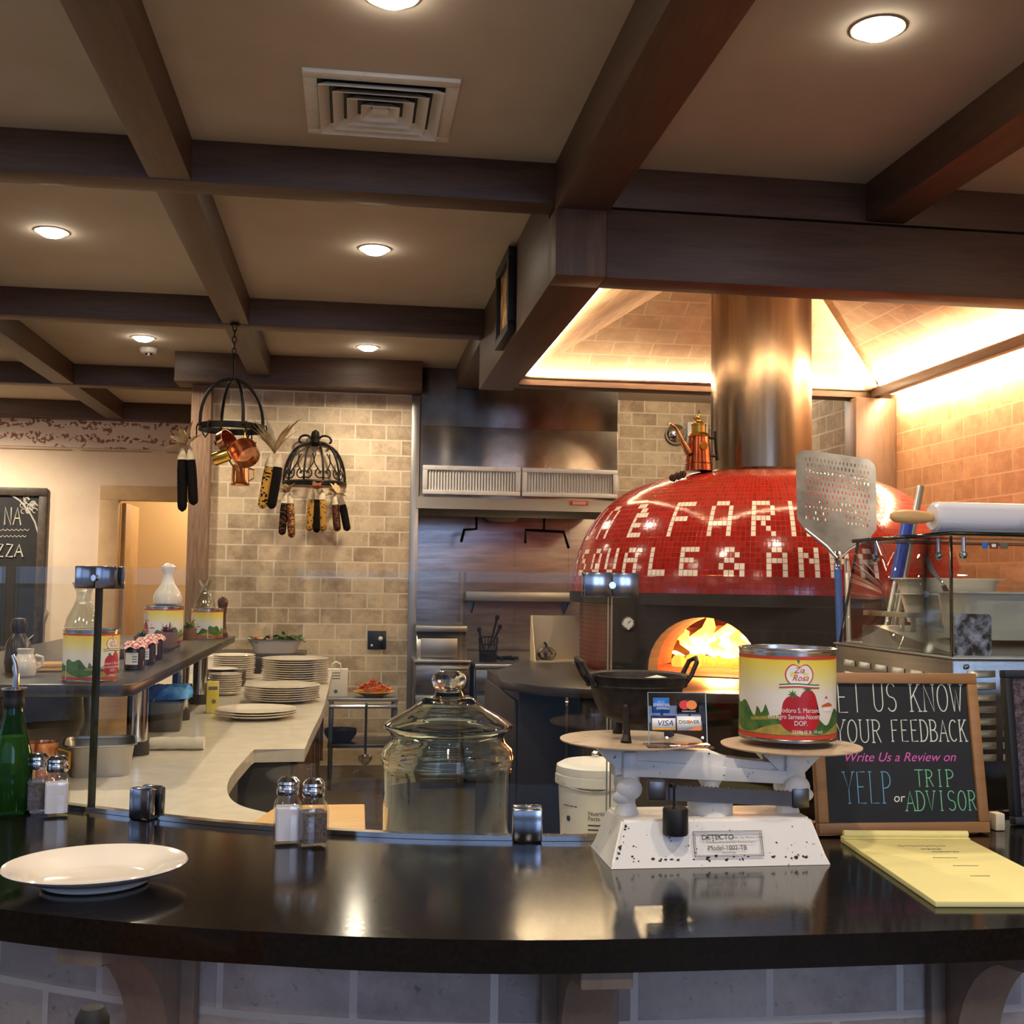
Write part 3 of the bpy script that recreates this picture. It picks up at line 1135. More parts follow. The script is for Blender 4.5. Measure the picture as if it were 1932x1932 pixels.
put([('P', -82), ('A', -73), ('S', -63.5), ('Q', -55), ('U', -46), ('A', -37.5), ('L', -28.8), ('E', -19.4), ('&', -7.5), ('A', 4.1), ('N', 12.2), ('N', 19.9), ('A', 28)], FONT5, 1.545)
put([('U', -70), ('A', -56.5), ('E', -40), ('F', -23.5), ('A', -11.6), ('R', 0.4), ('I', 8.4), ('N', 16), ('A', 26)], FONT7, 1.735)
b = MB()
aim = atan2(-OY, -OX)      # direction from the oven towards the bar
for ri in range(len(rows) - 1):
    (r0, z0), (r1, z1) = rows[ri], rows[ri + 1]
    for ci in range(NC):
        a0, a1 = aim + 2 * pi * ci / NC, aim + 2 * pi * (ci + 1) / NC
        b.mi = 1 if (ri, ci) in white else 0
        b.uvpoly([(r0 * cos(a0), r0 * sin(a0), z0), (r0 * cos(a1), r0 * sin(a1), z0), (r1 * cos(a1), r1 * sin(a1), z1), (r1 * cos(a0), r1 * sin(a0), z1)], [(ci, ri), (ci + 1, ri), (ci + 1, ri + 1), (ci, ri + 1)])
bmesh.ops.remove_doubles(b.bm, verts=b.bm.verts, dist=1e-5)


def mosaic(name, c1, c2, grout, rough=0.14):
    k = NT(name)
    uv = k.coord('UV')
    br = k.n('TexBrick')
    br.offset = 0
    for kk, v in (('Scale', 1.0), ('Mortar Size', 0.055), ('Mortar Smooth', 0.15), ('Brick Width', 1.0), ('Row Height', 1.0), ('Color1', S(c1)), ('Color2', S(c2)), ('Mortar', S(grout))):
        br.inputs[kk].default_value = v
    k.l(uv, br.inputs['Vector'])
    k.l(br.outputs[0], k.b.inputs['Base Color'])
    mr = k.n('MapRange', x1=0.0, x2=1.0, x3=rough, x4=0.7)
    k.l(br.outputs[1], mr.inputs[0])
    k.l(mr.outputs[0], k.b.inputs['Roughness'])
    iv = k.n('Math', operation='SUBTRACT')
    iv.inputs[0].default_value = 1
    k.l(br.outputs[1], iv.inputs[1])
    ad = k.n('Math', operation='ADD')
    k.l(iv.outputs[0], ad.inputs[0])
    mu = k.n('Math', operation='MULTIPLY')
    k.l(k.noise(0.9, uv, 1), mu.inputs[0])
    mu.inputs[1].default_value = 0.5
    k.l(mu.outputs[0], ad.inputs[1])
    k.bump(ad.outputs[0], 0.35, 0.003)
    MATS[name] = k.m


mosaic('tile_red', '#a3231a', '#8f1b13', '#6e221a')
mosaic('tile_white', '#f0e4d4', '#e4d4c2', '#8a2c22')
b.build('dome', ['tile_red', 'tile_white'], ov, smooth=60)
b = MB()
b.lathe([(1.0, 1.40), (1.042, 1.405), (1.042, 1.458), (1.0, 1.46)], 96, cap=False)
b.build('rim_band', 'black_soot', ov)
FA = aim - radians(11)                # the mouth is turned a little towards the prep counter
MF = Matrix.Rotation(FA + pi / 2, 4, 'Z')      # local -y = out of the mouth
b = MB()
half = math.asin(0.52 / 0.985)
for i in range(72):
    a0 = FA + half + (2 * pi - 2 * half) * i / 72
    a1 = FA + half + (2 * pi - 2 * half) * (i + 1) / 72
    b.uvpoly([(0.985 * cos(a0), 0.985 * sin(a0), 0), (0.985 * cos(a1), 0.985 * sin(a1), 0), (0.985 * cos(a1), 0.985 * sin(a1), 1.41), (0.985 * cos(a0), 0.985 * sin(a0), 1.41)], [(a0 * 42, 0), (a1 * 42, 0), (a1 * 42, 60), (a0 * 42, 60)])
mosaic('tile_base', '#6e1a14', '#5c140f', '#3a0d0a', 0.3)
b.build('base_wall', 'tile_base', ov, smooth=60)
# black facade with an arched mouth
MW, MS, MT, MC = 0.265, 1.075, 1.35, -0.085
arch = [(MC + MW * cos(radians(q)), MS + 0.03 + (MT - MS - 0.03) * sin(radians(q))) for q in range(0, 181, 10)]
outer = [(-0.53, 0.0), (-0.53, 1.41), (0.53, 1.41), (0.53, 0.0)]


def facade(y0, y1):
    b = MB()
    for z0, z1, x0, x1 in ((0.0, MS, -0.53, 0.53),):
        b.box(x0, x1, y0, y1, z0, z1)
    hole = [(MC + MW, MS)] + arch + [(MC - MW, MS)]
    n = len(hole)
    ring = []
    for i, (x, z) in enumerate(hole):
        if i == 0:
            q = (0.53, MS)
        elif i == n - 1:
            q = (-0.53, MS)
        else:
            a = pi * (i - 1) / (n - 3)
            dx, dz = cos(a), sin(a)
            t = min((0.53 - MC * (1 if dx > 0 else -1)) / abs(dx) if abs(dx) > 1e-6 else 9, (1.41 - MS) / dz if dz > 1e-6 else 9)
            q = (MC + dx * t, MS + dz * t)
        ring.append(q)
    for cq in ((-0.53, 1.41), (0.53, 1.41)):
        kq = min(range(n), key=lambda i: (ring[i][0] - cq[0]) ** 2 + (ring[i][1] - cq[1]) ** 2)
        ring[kq] = cq
    for i in range(n - 1):
        for y, fl in ((y0, 0), (y1, 1)):
            f = [(hole[i][0], y, hole[i][1]), (ring[i][0], y, ring[i][1]), (ring[i + 1][0], y, ring[i + 1][1]), (hole[i + 1][0], y, hole[i + 1][1])]
            b.poly(f if fl else list(reversed(f)))
        b.poly([(hole[i][0], y0, hole[i][1]), (hole[i][0], y1, hole[i][1]), (hole[i + 1][0], y1, hole[i + 1][1]), (hole[i + 1][0], y0, hole[i + 1][1])])
        b.poly([(ring[i][0], y0, ring[i][1]), (ring[i + 1][0], y0, ring[i + 1][1]), (ring[i + 1][0], y1, ring[i + 1][1]), (ring[i][0], y1, ring[i][1])])
    bmesh.ops.transform(b.bm, matrix=MF, verts=b.bm.verts)
    return b


facade(-0.96, -0.80).build('mouth_facade', 'black_soot', ov, smooth=20, fixn=True)
mat('oven_brick', '#a8562c', 0.9, col2='#5f2d18', scale=11, bump=0.5, lo=0.35, hi=0.7)
b = MB()
b.grid(lambda i, j: (0.78 * cos(2 * pi * i / 40) * max(0.0, cos(pi / 2 * j / 10)) ** 0.5, 0.78 * sin(2 * pi * i / 40) * max(0.0, cos(pi / 2 * j / 10)) ** 0.5, MS + 0.44 * sin(pi / 2 * j / 10)), 40, 10, closed_u=True)
cut_f = [f for f in b.bm.faces if (MF.inverted() @ f.calc_center_median()).y < -0.5 and abs((MF.inverted() @ f.calc_center_median()).x - MC) < 0.32]
bmesh.ops.delete(b.bm, geom=cut_f, context='FACES')
b.build('chamber', 'oven_brick', ov, smooth=60)
b = MB()
b.lathe([(0.82, MS - 0.02), (0.82, MS - 0.001)], 48)
b.box(MC - 0.3, MC + 0.3, -0.96, -0.6, MS - 0.02, MS - 0.002, M=MF)
b.build('hearth_floor', 'oven_brick', ov)
b = MB()
pts = [MF @ Vector((MC + (MW + 0.0) * cos(radians(q)), y, MS + 0.03 + (MT - MS - 0.03) * sin(radians(q)))) for y in (-0.80, -0.55) for q in range(0, 181, 10)]
n = 19
b.raw(pts, [(i, i + 1, n + i + 1, n + i) for i in range(n - 1)])
b.build('mouth_tunnel', 'oven_brick', ov, smooth=60)
b = MB()
for k, (sx, w, r, z0, z1) in enumerate(((0, 0, 0.272, 2.10, 3.6),)):
    b.lathe([(r, z0), (r, z1)], 64)
b.lathe([(0.262, 2.106), (0.30, 2.112), (0.275, 2.13)], 64, cap=False)
b.build('flue', 'flue_steel', ov)
b = MB()
gp = MF @ Vector((-0.445, -0.965, 1.315))
gd = MF.to_3x3() @ Vector((0, -1, 0))
MG = Matrix.Translation(gp) @ gd.to_track_quat('Z', 'Y').to_matrix().to_4x4()
b.lathe([(0.0, 0.004), (0.026, 0.004), (0.026, 0.014), (0.032, 0.016), (0.034, 0.0), (0, 0)], 24, MG, cap=False)
g = b.build('thermometer', 'chrome', ov)
b = MB()
b.lathe([(0.025, 0.0145), (0, 0.0145)], 24, MG, cap=False)
b.mi = 1
b.box(-0.0015, 0.0015, -0.002, 0.018, 0.015, 0.0165, M=MG @ rot('Z', -50))
b.build('dial', ['label_white', 'black'], g)
# fire: logs, embers, flames
fire = T('oven_fire', 'bright wood fire burning inside the oven mouth', 'fire', MF @ Vector((MC - 0.04, -0.24, MS)) + Vector((OX, OY, 0)), FA + pi / 2)
fire.scale = (1.25, 1.0, 1.25)
for i, (x, y, z, L, a, tl, r) in enumerate(((-0.12, 0.1, 0.05, 0.42, 20, 5, 0.045), (0.12, 0.16, 0.05, 0.4, -15, 3, 0.05), (0.02, 0.1, 0.13, 0.45, 5, -4, 0.045), (0.2, 0.0, 0.10, 0.32, 70, 35, 0.03))):
    M = tr(x, y, z) @ rot('Z', a) @ rot('Y', 90 + tl)
    b = MB()
    b.lathe([(r * 0.95, -L / 2), (r, -L / 4), (r * 1.05, L / 4), (r * 0.9, L / 2)], 9, M)
    b.build('log', 'log', fire)
b = MB()
for i in range(26):
    a, q = random.random() * 6.28, random.random()
    b.ball((0.3 * q * cos(a), -0.05 + 0.14 * q * sin(a), 0.018), 0.02 + 0.016 * random.random(), 6, 5)
b.build('embers', 'ember', fire)
for i, (x, y, h, w, ln) in enumerate(((-0.16, 0.02, 0.13, 0.045, -0.05), (-0.08, 0.0, 0.20, 0.06, -0.04), (0.0, 0.04, 0.25, 0.075, 0.02), (0.08, 0.0, 0.26, 0.08, 0.0), (0.15, -0.02, 0.2, 0.06, 0.05), (0.03, -0.06, 0.15, 0.05, 0.06), (-0.02, -0.09, 0.10, 0.035, -0.03), (0.22, 0.02, 0.12, 0.04, 0.03), (-0.24, 0.05, 0.1, 0.03, 0.02), (0.1, 0.08, 0.28, 0.09, -0.05))):
    b = MB()
    pr = [(0.0, 0), (0.6, 0.06), (1.0, 0.2), (0.85, 0.42), (0.5, 0.65), (0.25, 0.85), (0, 1)]
    fs = b.lathe([(r * w, z * h) for r, z in pr], 12)
    for v in b.bm.verts:
        t = v.co.z / h
        v.co.x += ln * t * t + 0.025 * sin(9 * t + i)
        v.co.y += 0.02 * sin(7 * t + 2 * i)
        v.co.x += 0.01 * sin(40 * v.co.z + 5 * v.co.y + i)
    b.build('flame', 'flame', fire, loc=(x, y, 0.03))
light('fire_light', 'POINT', MF @ Vector((MC - 0.02, -0.40, MS + 0.2)) + Vector((OX, OY, 0)), FIRE_W, (1.0, 0.38, 0.1), 0.08)
# stone landing shelf round the mouth
b = MB()
pl = [Vector((0.66, 5.0, 0)), Vector((0.80, 4.72, 0)), Vector((1.05, 4.55, 0)), Vector((1.45, 4.42, 0)), Vector((2.0, 4.33, 0)), Vector((2.35, 4.45, 0)), Vector((2.35, 4.98, 0)), MF @ Vector((0.53, -0.975, 0)) + Vector((OX, OY, 0)), MF @ Vector((-0.53, -0.975, 0)) + Vector((OX, OY, 0)), Vector((1.205, 5.62, 0)), Vector((1.19, 6.3, 0)), Vector((0.95, 6.3, 0)), Vector((0.72, 5.6, 0))]
b.prism([(p.x, p.y) for p in pl], 0.04, tr(0, 0, 1.03), bev=0.004)
tag(b.build('oven_landing', 'stone_dark'), 'dark stone landing shelf wrapped around the oven mouth', 'shelf')
# undercounter units below the landing
uc = T('undercounter_fridge', 'dark undercounter fridge with a vent grille below the oven landing', 'fridge', (1.3, 4.95, 0))
b = MB()
b.box(-0.33, 0.30, -0.30, 0.10, 0.0, 1.028, 0.004)
b.build('body', 'cabinet_dark', uc)
b = MB()
b.box(-0.3, 0.28, -0.325, -0.302, 0.3, 0.98, 0.006)
b.build('door', 'dark_panel', uc)
b = MB()
for i in range(12):
    b.box(-0.25, 0.1, -0.312, -0.301, 0.06 + i * 0.017, 0.068 + i * 0.017)
b.build('vent_grille', 'black', uc)
uc = T('steel_cabinet', 'dark steel cabinet at the corner of the oven landing', 'cabinet', (0.83, 5.45, 0))
b = MB()
b.box(-0.09, 0.12, -0.45, 0.75, 0, 1.028, 0.004)
b.build('body', 'cabinet_dark', uc)
b = MB()
b.box(-0.105, -0.092, -0.42, 0.72, 0.1, 0.98, 0.003)
b.build('door', 'dark_panel', uc)
# open steel box with a gourd; its cream is warm light painted in
nb = T('niche_box', 'open steel box with warm light painted in as cream, standing on the far end of the oven landing', 'box', (1.13, 6.2, 1.0705))
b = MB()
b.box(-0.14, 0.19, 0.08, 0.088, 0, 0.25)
b.build('back', 'cream_and_lit_metal', nb)
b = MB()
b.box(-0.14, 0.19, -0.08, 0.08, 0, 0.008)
b.build('bottom', 'cream_and_lit_metal', nb)
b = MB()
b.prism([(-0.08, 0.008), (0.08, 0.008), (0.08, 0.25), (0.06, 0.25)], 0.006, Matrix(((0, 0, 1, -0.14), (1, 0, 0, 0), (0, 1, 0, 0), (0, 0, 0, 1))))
b.build('side', 'cream_and_lit_metal', nb)
gd = T('gourd', 'small dark ribbed gourd sitting in the open steel box', 'gourd', (1.07, 6.21, 1.079))
b = MB()
b.grid(lambda i, j: ((0.048 + 0.006 * cos(8 * 2 * pi * i / 48)) * sin(pi * j / 10) * cos(2 * pi * i / 48), (0.048 + 0.006 * cos(8 * 2 * pi * i / 48)) * sin(pi * j / 10) * sin(2 * pi * i / 48), 0.036 - 0.036 * cos(pi * j / 10)), 48, 10, closed_u=True)
mat('gourd_dark', '#3a2a20', 0.4, col2='#b9a070', scale=22, lo=0.5, hi=0.56)
b.build('body', 'gourd_dark', gd)
b = MB()
b.tube([(0, 0, 0.068), (-0.004, 0, 0.085), (-0.014, 0, 0.095)], [0.009, 0.007, 0.008], 8)
b.build('stem', 'log', gd)

# ------------------------------------------------------------------ exhaust hood and cook line
HD = T('exhaust_hood', 'tall stainless steel exhaust hood with two white grilles', 'exhaust hood', (1.375, 9.45, 0))
b = MB()
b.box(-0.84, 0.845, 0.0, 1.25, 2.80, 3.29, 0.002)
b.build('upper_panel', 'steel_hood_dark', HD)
b = MB()
b.box(-0.84, 0.845, -0.012, 1.25, 2.20, 2.80, 0.004)
b.build('lower_panel', 'steel_hood', HD)
b = MB()
b.prism([(-0.03, 2.205), (0.0, 2.205), (1.2, 2.205), (1.2, 2.14), (0.06, 2.05), (0.0, 2.095), (-0.05, 2.105)], 1.72, Matrix(((0, 0, 1, -0.862), (1, 0, 0, 0), (0, 1, 0, 0), (0, 0, 0, 1))))
b.build('lip', 'steel_brush', HD)
for k, (x0, x1) in enumerate(((-0.815, 0.003), (0.02, 0.838))):
    b = MB()
    for q in ((x0, x1, 2.225, 2.262), (x0, x1, 2.428, 2.465), (x0, x0 + 0.04, 2.262, 2.428), (x1 - 0.04, x1, 2.262, 2.428)):
        b.box(q[0], q[1], -0.05, -0.013, q[2], q[3], 0.004)
    b.mi = 1
    b.box(x0 + 0.02, x1 - 0.02, -0.0155, -0.0125, 2.24, 2.45)
    g = b.build('grille', ['white_enamel', 'black'], HD)
    n = 30
    for i in range(n):
        b = MB()
        xx = x0 + 0.045 + (x1 - x0 - 0.09) * (i + 0.5) / n
        b.box(-0.002, 0.002, -0.012, 0.012, 2.26, 2.43, M=tr(xx, -0.03, 0) @ rot('Z', 50))
        b.build('fin', 'white_enamel', g)
b = MB()
b.box(0.43, 0.585, -0.053, -0.0505, 2.16, 2.198, 0.001)
b.mi = 1
for i in range(3):
    b.box(0.45, 0.565, -0.0545, -0.053, 2.167 + i * 0.009, 2.171 + i * 0.009)
b.build('warning_label', ['label_red', 'label_white'], HD)
b = MB()
b.lathe([(0.17, 0), (0.16, -0.05), (0.12, -0.08), (0, -0.09)], 24, tr(-0.02, 0.95, 2.14), sy=0.5)
b.build('hood_lamp', 'white_plastic', HD)
bx('trim_5', 'steel_brush', (0.462, 0.53, WBY - 0.03, WBY + 0.02, 0.0, 3.05), 0.004, 'steel corner strip between brick wall and hood')
for nm, pts, lb in (('spray_pipe', [(1.10, 10.2, 2.10), (1.10, 10.2, 1.98), (0.99, 10.2, 1.97), (0.96, 10.15, 1.86)], 'black bent spray pipe under the hood beside its lamp'), ('spray_pipe', [(1.55, 10.2, 1.86), (1.55, 10.2, 1.98), (1.9, 10.2, 1.97), (1.94, 10.15, 1.82)], 'black bracket-shaped spray pipe under the hood grille with the red label')):
    b = MB()
    b.tube(pts, 0.014, 8)
    if '1.55' in str(pts[0][0]):
        b.tube([(1.72, 10.2, 2.10), (1.72, 10.2, 1.975)], 0.012, 8)
    tag(b.build(nm, 'iron'), lb, 'pipe', 'spray pipes under the hood')
b = MB()
b.box(0.466, 2.45, KY - 0.02, KY - 0.002, 0.0, 2.12)
b.box(1.53, 1.536, KY - 0.026, KY - 0.02, 0.9, 2.1)
b.box(2.05, 2.06, KY - 0.026, KY - 0.02, 0.9, 2.1)
b.box(0.53, 2.0, KY - 0.024, KY - 0.02, 1.545, 1.55)
tag(b.build('backsplash', 'steel'), 'stainless steel backsplash behind the stove', 'backsplash')
sf = T('wall_shelf', 'narrow stainless steel shelf on the backsplash', 'shelf', (1.57, 10.6, 1.33))
b = MB()
b.box(-0.53, 0.52, -0.13, 0.125, 0.0, 0.015)
b.box(-0.53, 0.52, -0.14, -0.13, 0.0, 0.085, 0.003)
b.build('shelf_board', 'steel_brush', sf)
for x in (-0.45, 0.44):
    b = MB()
    b.prism([(0.12, 0), (0.12, -0.12), (-0.08, 0)], 0.01, Matrix(((0, 0, 1, x), (1, 0, 0, 0), (0, 1, 0, 0), (0, 0, 0, 1))))
    b.build('bracket', 'steel_dark', sf)
# refrigerated base with drawers and the lidded pan unit on it
du = T('drawer_unit', 'stainless drawer unit beside the steel corner strip', 'drawer unit', (0.72, 9.35, 0))
b = MB()
b.box(-0.22, 0.22, -0.33, 1.3, 0.0, 0.86, 0.004)
b.build('body', 'steel_dark', du)
b = MB()
b.box(-0.225, 0.225, -0.37, 1.3, 0.86, 0.885, 0.006)
b.build('top', 'steel_brush', du)
for z0, z1 in ((0.63, 0.84), (0.33, 0.61), (0.06, 0.31)):
    b = MB()
    b.box(-0.21, 0.21, -0.36, -0.332, z0, z1, 0.005)
    d = b.build('drawer', 'steel', du)
    b = MB()
    b.box(-0.02, 0.2, -0.375, -0.361, z1 - 0.03, z1 - 0.012, 0.004)
    b.build('handle', 'steel_brush', d)
fb = T('pan_unit', 'stainless lidded pan unit on top of the drawer unit', 'pan unit', (0.72, 9.35, 0.8855))
b = MB()
b.prism([(-0.28, 0), (0.5, 0), (0.5, 0.27), (-0.12, 0.27), (-0.16, 0.2), (-0.2, 0.17)], 0.40, Matrix(((0, 0, 1, -0.2), (1, 0, 0, 0), (0, 1, 0, 0), (0, 0, 0, 1))), bev=0.004)
b.build('body', 'steel', fb)
b = MB()
b.box(-0.205, 0.205, -0.22, -0.1, 0.215, 0.262, 0.006)
b.build('lid_rail', 'steel_brush', fb)
b = MB()
b.box(-0.17, 0.12, -0.295, -0.281, 0.015, 0.165, 0.004)
b.build('front_panel', 'steel_brush', fb)
st = T('stove', 'stainless steel range with an oven door next to the drawer unit', 'stove', (1.45, 9.35, 0))
b = MB()
b.box(-0.48, 0.5, -0.33, 1.25, 0.08, 0.82, 0.004)
b.build('body', 'steel_dark', st)
b = MB()
b.box(-0.48, 0.5, -0.40, 1.25, 0.82, 0.86, 0.012)
b.build('cooktop', 'steel_brush', st)
b = MB()
b.box(-0.47, 0.49, -0.38, -0.335, 0.64, 0.815, 0.006)
pnl = b.build('control_panel', 'steel', st)
for x in (-0.28, -0.05, 0.2):
    b = MB()
    b.cyl((x, -0.381, 0.73), (x, -0.43, 0.73), 0.036, 20, 0.03)
    b.build('knob', 'black', pnl)
b = MB()
b.box(-0.46, 0.48, -0.37, -0.335, 0.1, 0.61, 0.006)
d = b.build('oven_door', 'steel_dark', st)
b = MB()
b.box(-0.36, 0.3, -0.43, -0.41, 0.53, 0.57, 0.008)
b.cyl((-0.34, -0.415, 0.55), (-0.34, -0.37, 0.55), 0.012)
b.cyl((0.28, -0.415, 0.55), (0.28, -0.37, 0.55), 0.012)
b.build('handle', 'chrome', d)
for x in (-0.22, 0.22):
    b = MB()
    for a in range(4):
        b.box(-0.16, 0.16, -0.008, 0.008, 0.861, 0.885, M=tr(x, 0.1, 0) @ rot('Z', 45 * a))
    b.build('burner_grate', 'iron', st)
bk_ = T('utensil_basket', 'dark wire basket of tongs and spoons on the stove', 'basket', (1.10, 9.16, 0.8605))
b = MB()
for z in (0.005, 0.07, 0.14, 0.2):
    b.tube([((0.068 + 0.05 * z) * cos(2 * pi * k / 24), (0.068 + 0.05 * z) * sin(2 * pi * k / 24), z) for k in range(24)], 0.004, 6, closed=True)
for k in range(18):
    a = 2 * pi * k / 18
    b.tube([(0.068 * cos(a), 0.068 * sin(a), 0.004), (0.078 * cos(a), 0.078 * sin(a), 0.2)], 0.0025, 5)
b.lathe([(0.062, 0.006), (0.066, 0.10), (0, 0.1)], 20)
b.build('wire_body', 'iron', bk_)
for i, (dx, dy, h, ox_, oy_, lb) in enumerate(((0.07, -0.01, 0.36, -0.005, -0.03, 'tall dark tongs leaning in the wire basket on the stove'), (0.10, 0.03, 0.28, 0.0, 0.03, 'short dark spoon handle leaning in the wire basket on the stove'), (-0.04, 0.0, 0.26, -0.035, 0.0, 'thin ladle handle leaning back in the wire basket on the stove'))):
    b = MB()
    b.tube([(0, 0, 0.105), (dx * 0.5, dy * 0.5, h * 0.6), (dx, dy, h)], [0.006, 0.007, 0.012], 8)
    b.ball((dx, dy, h), 0.016, 10, 6, (1.2, 0.6, 1.4))
    tag(b.build('utensil', 'iron', loc=(1.10 + ox_, 9.16 + oy_, 0.8605)), lb, 'utensil', 'utensils in the wire basket')
# wall plate, emergency light
wp = T('wall_outlet', 'black square outlet plate on the beige brick wall', 'outlet', (0.212, WBY - 0.001, 1.015))
b = MB()
b.box(-0.075, 0.075, -0.012, 0, -0.075, 0.075, 0.003)
b.build('plate', 'wall_plate', wp)
b = MB()
b.ball((0.03, -0.016, 0.01), 0.02, 12, 8)
b.ball((-0.04, -0.014, -0.045), 0.011, 10, 6)
b.build('plug', 'white_plastic', wp)
el = T('emergency_light', 'white emergency light box with a round lamp on the kitchen wall', 'emergency light', (3.2, KY - 0.001, 2.94))
b = MB()
b.box(0.0, 0.21, -0.1, 0, -0.16, 0.15, 0.01)
b.build('housing', 'white_plastic', el)
b = MB()
b.ball((-0.11, -0.066, 0.03), 0.105, 20, 12, (1.0, 0.6, 0.95))
b.build('lamp_head', 'chrome', el)

# side counter with the baking dish
sc_ = T('side_counter', 'dark side counter against the brick wall holding the white dish', 'counter', (-0.75, 9.1, 0))
b = MB()
b.box(-0.35, 0.38, -0.3, 0.33, 0.0, 0.9)
b.build('body', 'cabinet_dark', sc_)
b = MB()
b.box(-0.36, 0.40, -0.32, 0.33, 0.9, 0.935, 0.005)
b.build('top', 'stone_dark', sc_)
bd = T('baking_dish', 'white fluted baking dish heaped with greens', 'dish', (-0.575, 9.0, 0.9355))
b = MB()
n = 60


def rect_ring(a, w, h, fl=0):
    e = 0.35
    c, s_ = cos(a), sin(a)
    f = 1 + fl * cos(26 * a)
    return (w * f * math.copysign(abs(c) ** e, c), h * f * math.copysign(abs(s_) ** e, s_))


lv = [(0.15, 0.09, 0.0, 0), (0.165, 0.10, 0.03, 0.01), (0.20, 0.13, 0.1, 0.02), (0.225, 0.15, 0.108, 0.03), (0.20, 0.125, 0.10, 0.02), (0.15, 0.09, 0.012, 0)]
b.grid(lambda i, j: (*rect_ring(2 * pi * i / n, lv[j][0], lv[j][1], lv[j][3]), lv[j][2]), n, len(lv) - 1, closed_u=True)
b.poly([(*rect_ring(2 * pi * i / n, 0.15, 0.09), 0.0) for i in range(n)])
b.poly([(*rect_ring(2 * pi * i / n, 0.15, 0.09), 0.012) for i in range(n)])
b.build('dish', 'china', bd)


def leaf(b, base, ang, tilt, L, w, curl=0.3):
    M = tr(*base) @ rot('Z', ang) @ rot('Y', -tilt)
    V = []
    for k in range(6):
        t = k / 5
        ww = w * sin(pi * min(t * 0.92 + 0.06, 1)) + 0.0005
        x, z = L * t, -curl * L * t * t
        V += [(x, -ww, z), (x, 0, z - 0.15 * ww), (x, ww, z)]
    F = []
    for k in range(5):
        for q in (0, 1):
            F.append((3 * k + q, 3 * k + q + 1, 3 * k + q + 4, 3 * k + q + 3))
    b.raw(V, F, M)


b = MB()
for i in range(150):
    b.mi = random.choice((0, 0, 1))
    x, y = random.uniform(-0.02, 0.18), random.uniform(-0.1, 0.1)
    leaf(b, (x, y, 0.09 + 0.03 * random.random()), random.uniform(0, 360), random.uniform(-5, 50), random.uniform(0.04, 0.09), 0.012)
for i in range(50):
    b.mi = 2 if i % 3 == 0 else 1
    x, y = random.uniform(-0.18, -0.02), random.uniform(-0.1, 0.1)
    leaf(b, (x, y, 0.085 + 0.03 * random.random()), random.uniform(0, 360), random.uniform(0, 40), random.uniform(0.04, 0.08), 0.014)
g = b.build('greens', ['leaf', 'leaf_dark', 'chips'], smooth=0, loc=(-0.575, 9.0, 0.9355))
tag(g, 'leafy greens and peppers piled in the white baking dish', 'greens', kind='stuff')
# cart
ct = T('steel_cart', 'small steel cart with a rail in front of the brick wall', 'cart', (0.10, 8.5, 0))
b = MB()
b.box(-0.25, 0.25, -0.18, 0.25, 0.63, 0.655, 0.004)
b.build('top', 'steel_brush', ct)
b = MB()
b.box(-0.25, 0.25, -0.17, 0.25, 0.30, 0.325, 0.004)
b.build('lower_shelf', 'steel_dark', ct)
for x in (-0.23, 0.23):
    for y in (-0.16, 0.23):
        b = MB()
        b.box(x - 0.015, x + 0.015, y - 0.015, y + 0.015, 0.05, 0.63, 0.002)
        l = b.build('leg', 'steel_dark', ct)
        b = MB()
        b.lathe([(0.025, -0.012), (0.025, 0.012)], 16, tr(x, y, 0.026) @ rot('Y', 90))
        b.build('caster', 'rubber', l)
b = MB()
b.cyl((-0.24, -0.22, 0.6), (0.24, -0.22, 0.6), 0.014, 12)
b.cyl((-0.22, -0.22, 0.6), (-0.22, -0.17, 0.62), 0.008, 8)
b.cyl((0.22, -0.22, 0.6), (0.22, -0.17, 0.62), 0.008, 8)
b.build('rail', 'chrome', ct)
sp = T('hanging_ladle', 'long handled ladle hanging from the steel cart rail', 'ladle', (0.12, 8.5 - 0.25, 0.59))
b = MB()
b.tube([(0, 0.01, 0.03), (0, -0.012, 0.02), (0, -0.012, -0.1), (0, -0.012, -0.32)], 0.01, 8)
b.build('handle', 'steel_dark', sp)
b = MB()
b.lathe([(0.05, 0.03), (0.045, 0.0), (0.02, -0.03), (0, -0.035)], 18, tr(0, -0.03, -0.36), cap=False)
b.build('bowl', 'chrome', sp)
pb = MB()
pb.lathe([(0.08, 0), (0.115, 0.05), (0.12, 0.09), (0.11, 0.09), (0.075, 0.01), (0, 0.008)], 28)
tag(pb.build('dark_bowl', 'iron', loc=(-0.06, 8.5, 0.326)), 'dark round pan on the lower shelf of the steel cart', 'pan')
pg = T('paper_bag', 'small white paper bag with handles on the steel cart', 'bag', (-0.1, 8.45, 0.6555))
b = MB()
b.box(-0.085, 0.085, -0.045, 0.045, 0, 0.20, 0.003)
b.build('bag_body', 'cardstock', pg)
for y in (-0.046, 0.046):
    b = MB()
    b.tube([(-0.035, y, 0.18), (-0.03, y, 0.235), (0.0, y, 0.25), (0.03, y, 0.235), (0.035, y, 0.18)], 0.004, 6)
    b.build('handle', 'cardstock', pg)
b = MB()
b.lathe([(0.014, 0), (0, 0.0)], 16, tr(0, -0.0462, 0.04) @ rot('X', 90), cap=False)
for i in range(3):
    b.box(-0.03, 0.03, -0.0462, -0.0458, 0.13 + i * 0.02, 0.136 + i * 0.02)
b.build('print', 'text_grey', pg)
cb = T('chip_plate', 'yellow plate heaped with orange chips on the steel cart', 'plate', (0.175, 8.42, 0.6555))
b = MB()
b.lathe([(0.07, 0), (0.075, 0.008), (0.145, 0.035), (0.15, 0.04), (0.14, 0.042), (0.07, 0.014), (0, 0.012)], 36)
b.build('plate', 'dish_yellow', cb)
b = MB()
